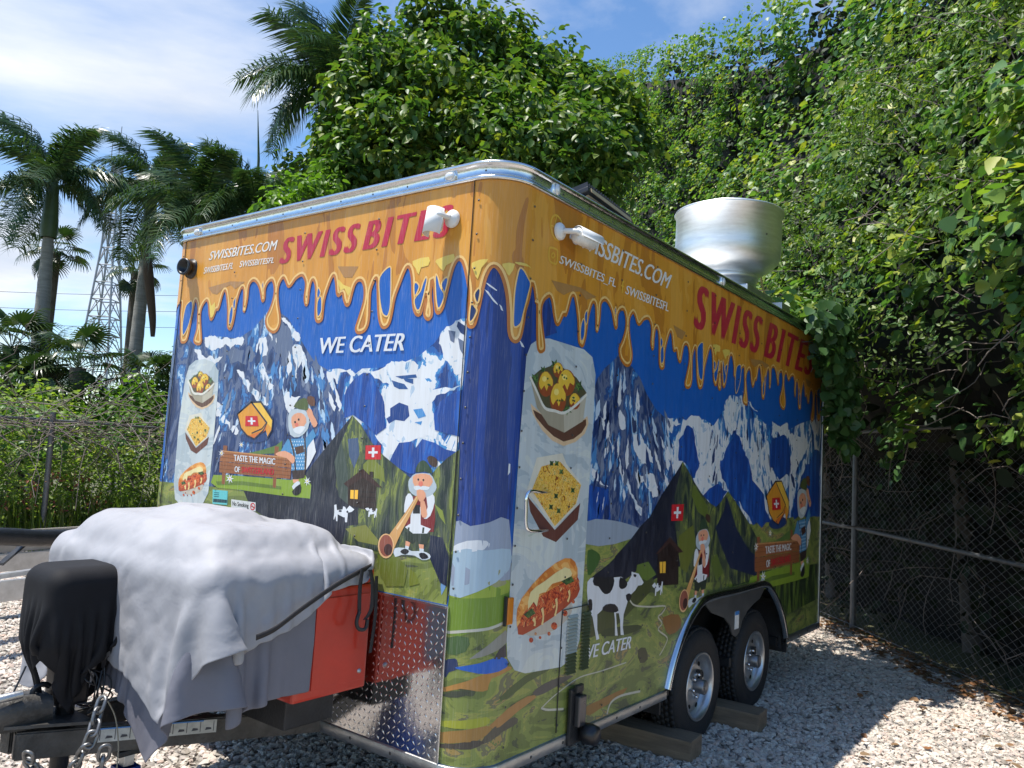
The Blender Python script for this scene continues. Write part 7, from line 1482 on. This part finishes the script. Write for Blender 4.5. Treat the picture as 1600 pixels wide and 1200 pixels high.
def fan_palm(px, py, dist, label, n=16, scale=1.0, seed=0):
    top = at(px, py, dist); r = empty('fan_palm', (top[0], top[1], 0), label, 'palm tree', 'fan palms behind the fence'); rg = random.Random(seed); H = top[2]
    obj('trunk', tubes_mesh('fan_trunk', [[(0, 0, 0), (.03, 0, H * .5), (0, 0, H)]], [np.array([.16, .13, .15])], 9), BARK, r)
    for k in range(n):
        f = k / (n - 1); az = k * 2.399; el = math.radians(78 - 120 * f + rg.uniform(-10, 10)); pl = rg.uniform(.55, .8) * scale
        M = Matrix.Translation((0, 0, H)) @ Matrix.Rotation(az, 4, 'Z') @ Matrix.Rotation(-el, 4, 'Y')
        lf = bpy.data.objects.new('fan_leaf', FB_[k % 3]); COL.objects.link(lf); lf.parent = r; lf.matrix_local = M @ Matrix.Translation((pl, 0, 0)) @ Matrix.Rotation(.35, 4, 'Y') @ Matrix.Scale(scale, 4)
        obj('petiole', bpy.data.meshes.get('petiole_shape') or tubes_mesh('petiole_shape', [[(0, 0, 0), (.35, 0, .02), (.72, 0, 0)]], .012, 5), None, r).matrix_local = M @ Matrix.Scale(scale, 4)
    me = bpy.data.meshes['petiole_shape']
    if not me.materials: me.materials.append(PSH)
    return r
fan_palm(18, 545, 19, 'bushy fan palm at the foot of the thick royal palm trunk', 18, .85, 1)
fan_palm(122, 575, 17.5, 'small fan palm in front of the lattice tower', 14, .85, 2)
fan_palm(40, 600, 18, 'fan palm low behind the vine covered fence', 14, .75, 3)
fan_palm(228, 600, 18, 'fan palm between the leaning palm and the trailer', 15, .8, 4)
fan_palm(82, 570, 19, 'dark fan palm behind the ringed palm trunk', 13, .7, 6)
fan_palm(86, 395, 24, 'fan palm crown behind the ringed royal palm trunk', 13, .8, 7)
fan_palm(214, 425, 25, 'fan palm crown behind the leaning royal palm trunk', 13, .75, 8)

# ---- bushes beyond the left fence
def bush(px, py, dist, rx, rz, label, lm, n=120, leaf=.10):
    c = at(px, py, dist); t = empty('bush', (c[0], c[1], 0), label, 'bush'); dd = RNG.normal(size=(n, 3)); dd /= np.linalg.norm(dd, axis=1)[:, None]; dd[:, 2] = np.abs(dd[:, 2]) * 1.0 - .3 * (RNG.random(n) < .4)
    C = np.array([0, 0, c[2] * .55]) + dd * np.array([rx, rx * .7, rz]) * (1 - .35 * RNG.random(n))[:, None]; P, d = clumps(C, .24, 13); P[:, 2] = np.maximum(P[:, 2], .03)
    o = obj('foliage', leaf_mesh('bush_foliage', P, d + np.array([0, 0, .8]), RNG.uniform(leaf * .7, leaf * 1.2, len(P)), .8, .3), lm, t); o['kind'] = 'stuff'
    sp = [[(0, 0, 0), (math.cos(k) * rx * .2, math.sin(k) * rx * .2, c[2] * .4), (math.cos(k) * rx * .5, math.sin(k) * rx * .4, c[2] * .8)] for k in range(5)]
    obj('stems', tubes_mesh('bush_stems', sp, .018, 5), BARK, t); return t
bush(205, 600, 16.5, 1.0, 1.4, 'green leafy bush rising over the fence beside the trailer', LM_BRT, 150)
bush(130, 605, 17, 1.2, 1.3, 'olive green bush behind the bare twigs on the fence', LM_TREE, 150)
bush(50, 612, 16, 1.3, 1.2, 'pale green bush on the fence below the fan palms', LM_WEED, 150)
bush(-20, 605, 17, 1.6, 1.6, 'dark bush at the far end of the overgrown fence', LM_TREE, 150)
bush(268, 560, 18, .7, 1.9, 'dark leafy bush just beyond the left edge of the trailer', LM_TREE, 120)
# ---- weeds and grass along the left fence
def strip(n, x0, x1, y0, y1, z0, z1, size, lm, name, label, per=8, rc=.18, width=.6, droop=.2):
    C = np.stack([RNG.uniform(x0, x1, n), RNG.uniform(y0, y1, n), z0 + (z1 - z0) * RNG.random(n)], 1); P, d = clumps(C, rc, per); P[:, 2] = np.maximum(P[:, 2], .02)
    o = obj(name, leaf_mesh(name, P, d + np.array([-.1, -.4, 1.3]), RNG.uniform(size * .6, size * 1.2, len(P)), width, droop), lm); tag(o, label, 'weeds', kind='stuff'); return o
strip(1700, -1.5, 6.5, 10.45, 12.2, .0, 1.5, .12, LM_WEED, 'weeds', 'bright yellow green weeds growing through the left fence', 9, .2, .34, -.4)
strip(520, -2.5, 7.5, 10.3, 11.4, 1.35, 2.1, .085, LM_VINE, 'fence_vines', 'green vines running along the top of the left fence', 8, .16, .9, .4)
strip(26, 1.8, 3.6, 10.2, 10.5, .5, 1.1, .07, LM_RED, 'dry_weeds', 'reddish dry weeds beside the fence post', 9, .14, .5, .3)
V = []; F = []                                                       # grass blades
for _ in range(2200):
    x = random.uniform(-1.5, 6.5); y = random.uniform(10.0, 11.6); h = random.uniform(.25, .95); a = random.uniform(0, 6.28); b = random.uniform(.05, .35) * h; o = len(V); wv = .006
    V += [(x - wv * math.sin(a), y + wv * math.cos(a), 0), (x + wv * math.sin(a), y - wv * math.cos(a), 0), (x + b * .4 * math.cos(a), y + b * .4 * math.sin(a), h * .6), (x + b * math.cos(a), y + b * math.sin(a), h)]; F += [(o, o + 1, o + 2), (o + 2, o + 1, o + 3), (o, o + 2, o + 3)]
tag(obj('grass', mesh_np('grass', V, np.array(F)), LM_WEED), 'tall bright grass at the foot of the left fence', 'grass', kind='stuff')
rg = np.random.default_rng(21); tw = twigs(330, lambda r: (r.uniform(-.5, 6.0), r.uniform(10.0, 10.6), 1.72 + .42 * math.exp(-((r.uniform(-1, 1)) ** 2) * 3) * r.random()), 1.5, .005, rg, .35, .1)
tag(obj('bare_twigs', tubes_mesh('bare_twigs', tw, .0055, 4), TWIG), 'tangle of bare grey twigs arching over the left fence', 'twigs', kind='stuff')

# ---- far treeline closing the horizon
nH = 2200; ang = RNG.uniform(math.radians(-25), math.radians(110), nH); R_ = RNG.uniform(55, 75, nH); C = np.stack([CAM[0] + np.cos(ang) * R_, CAM[1] + np.sin(ang) * R_, RNG.random(nH) * (2.8 + 1.6 * np.sin(ang * 9) + 1.0 * np.sin(ang * 31))], 1); C[:, 2] = np.abs(C[:, 2]); P, d = clumps(C, 1.3, 9)
tag(obj('far_treeline', leaf_mesh('far_treeline', P, d + np.array([0, 0, .6]), RNG.uniform(.4, .8, len(P)), .8, .3), LM_TREE), 'low dark line of far off trees', 'treeline', kind='stuff')

# ---- lattice mast
def mast():
    base = at(158, 580, 190); base[2] = 0; top = at(180, 208, 190); H = top[2]; t = empty('lattice_tower', tuple(base), 'grey steel lattice radio tower behind the palms', 'tower')
    off = Vector((top[0] - base[0], top[1] - base[1], 0)); ST_ = mat('tower_steel', (0.34, 0.35, 0.37), 0.6, 0.3, .1)
    ax = Vector((CR[0], CR[1], 0)).normalized(); bx = Vector((-ax.y, ax.x, 0))
    def corner(k, z):
        hw = np.interp(z / H, [0, .62, 1], [4.2, 1.3, .5]); sx, sy = ((-1, -1), (1, -1), (1, 1), (-1, 1))[k]; c = off * (z / H) * .55 + ax * sx * hw + bx * sy * hw; return (c.x, c.y, z)
    levels = list(np.linspace(0, H * .9, 17))
    for k in range(4): obj('leg', tubes_mesh('tower_leg', [[corner(k, z) for z in levels]], .24, 5), ST_, t)
    br = []
    for i in range(len(levels) - 1):
        for k in range(4):
            a, b, c, d_ = corner(k, levels[i]), corner((k + 1) % 4, levels[i]), corner((k + 1) % 4, levels[i + 1]), corner(k, levels[i + 1]); m_ = tuple((np.array(c) + np.array(d_)) / 2)
            br += [[a, m_], [b, m_], [a, b]]
    obj('bracing', tubes_mesh('bracing', [[p, tuple((np.array(p) + np.array(q)) / 2), q] for p, q in br], .12, 4), ST_, t)
    tp = np.array(corner(0, H * .9)) * .5 + np.array(corner(2, H * .9)) * .5
    for dx, h in ((-1.6, 5), (0, 8.5), (1.7, 4.5)):
        p = tp + np.array([ax.x, ax.y, 0]) * dx; obj('antenna', tubes_mesh('antenna', [[tuple(p), tuple(p + np.array([0, 0, h * .5])), tuple(p + np.array([0, 0, h]))]], .09, 5), ST_, t)
    a_ = tp - np.array([ax.x, ax.y, 0]) * 1.7; b_ = tp + np.array([ax.x, ax.y, 0]) * 1.8; obj('antenna_arm', tubes_mesh('antenna_arm', [[tuple(a_), tuple((a_ + b_) / 2), tuple(b_)]], .09, 5), ST_, t)
mast()
for i, y in enumerate((447, 472, 497)):
    a = at(-300, y - 6, 75); b = at(420, y + 16, 70); m_ = (a + b) / 2 + np.array([0, 0, -.3])
    tag(obj('power_line', tubes_mesh('power_line', [catmull([a, m_, b], 10)], .018, 4), BLK), ('highest', 'middle', 'lowest')[i] + ' of three thin overhead power lines crossing behind the palms', 'power line', 'overhead power lines behind the palms')

# ---- leaf litter on the gravel under the vines
nL = 800; w = RNG.uniform(-1.0, 3.4, nL); o_ = RNG.uniform(0.0, .55, nL) ** 1.0; P = fpt(w, np.full(nL, .03) + RNG.random(nL) * .02, o_ - .15)
Pn = np.stack([RNG.uniform(2.5, 5.5, 70), RNG.uniform(-2.2, -.4, 70), np.full(70, .035)], 1); P = np.concatenate([P, Pn])
tag(obj('leaf_litter', leaf_mesh('leaf_litter', P, RNG.normal(size=P.shape) * .25 + np.array([0, 0, 1.]), RNG.uniform(.03, .075, len(P)), .7, 0), leafmat('dead_leaf', [(0.16, 0.07, 0.03), (0.26, 0.12, 0.05), (0.20, 0.13, 0.07), (0.10, 0.055, 0.03)], .7, .1)), 'brown fallen leaves scattered along the fence foot', 'leaves', kind='stuff')
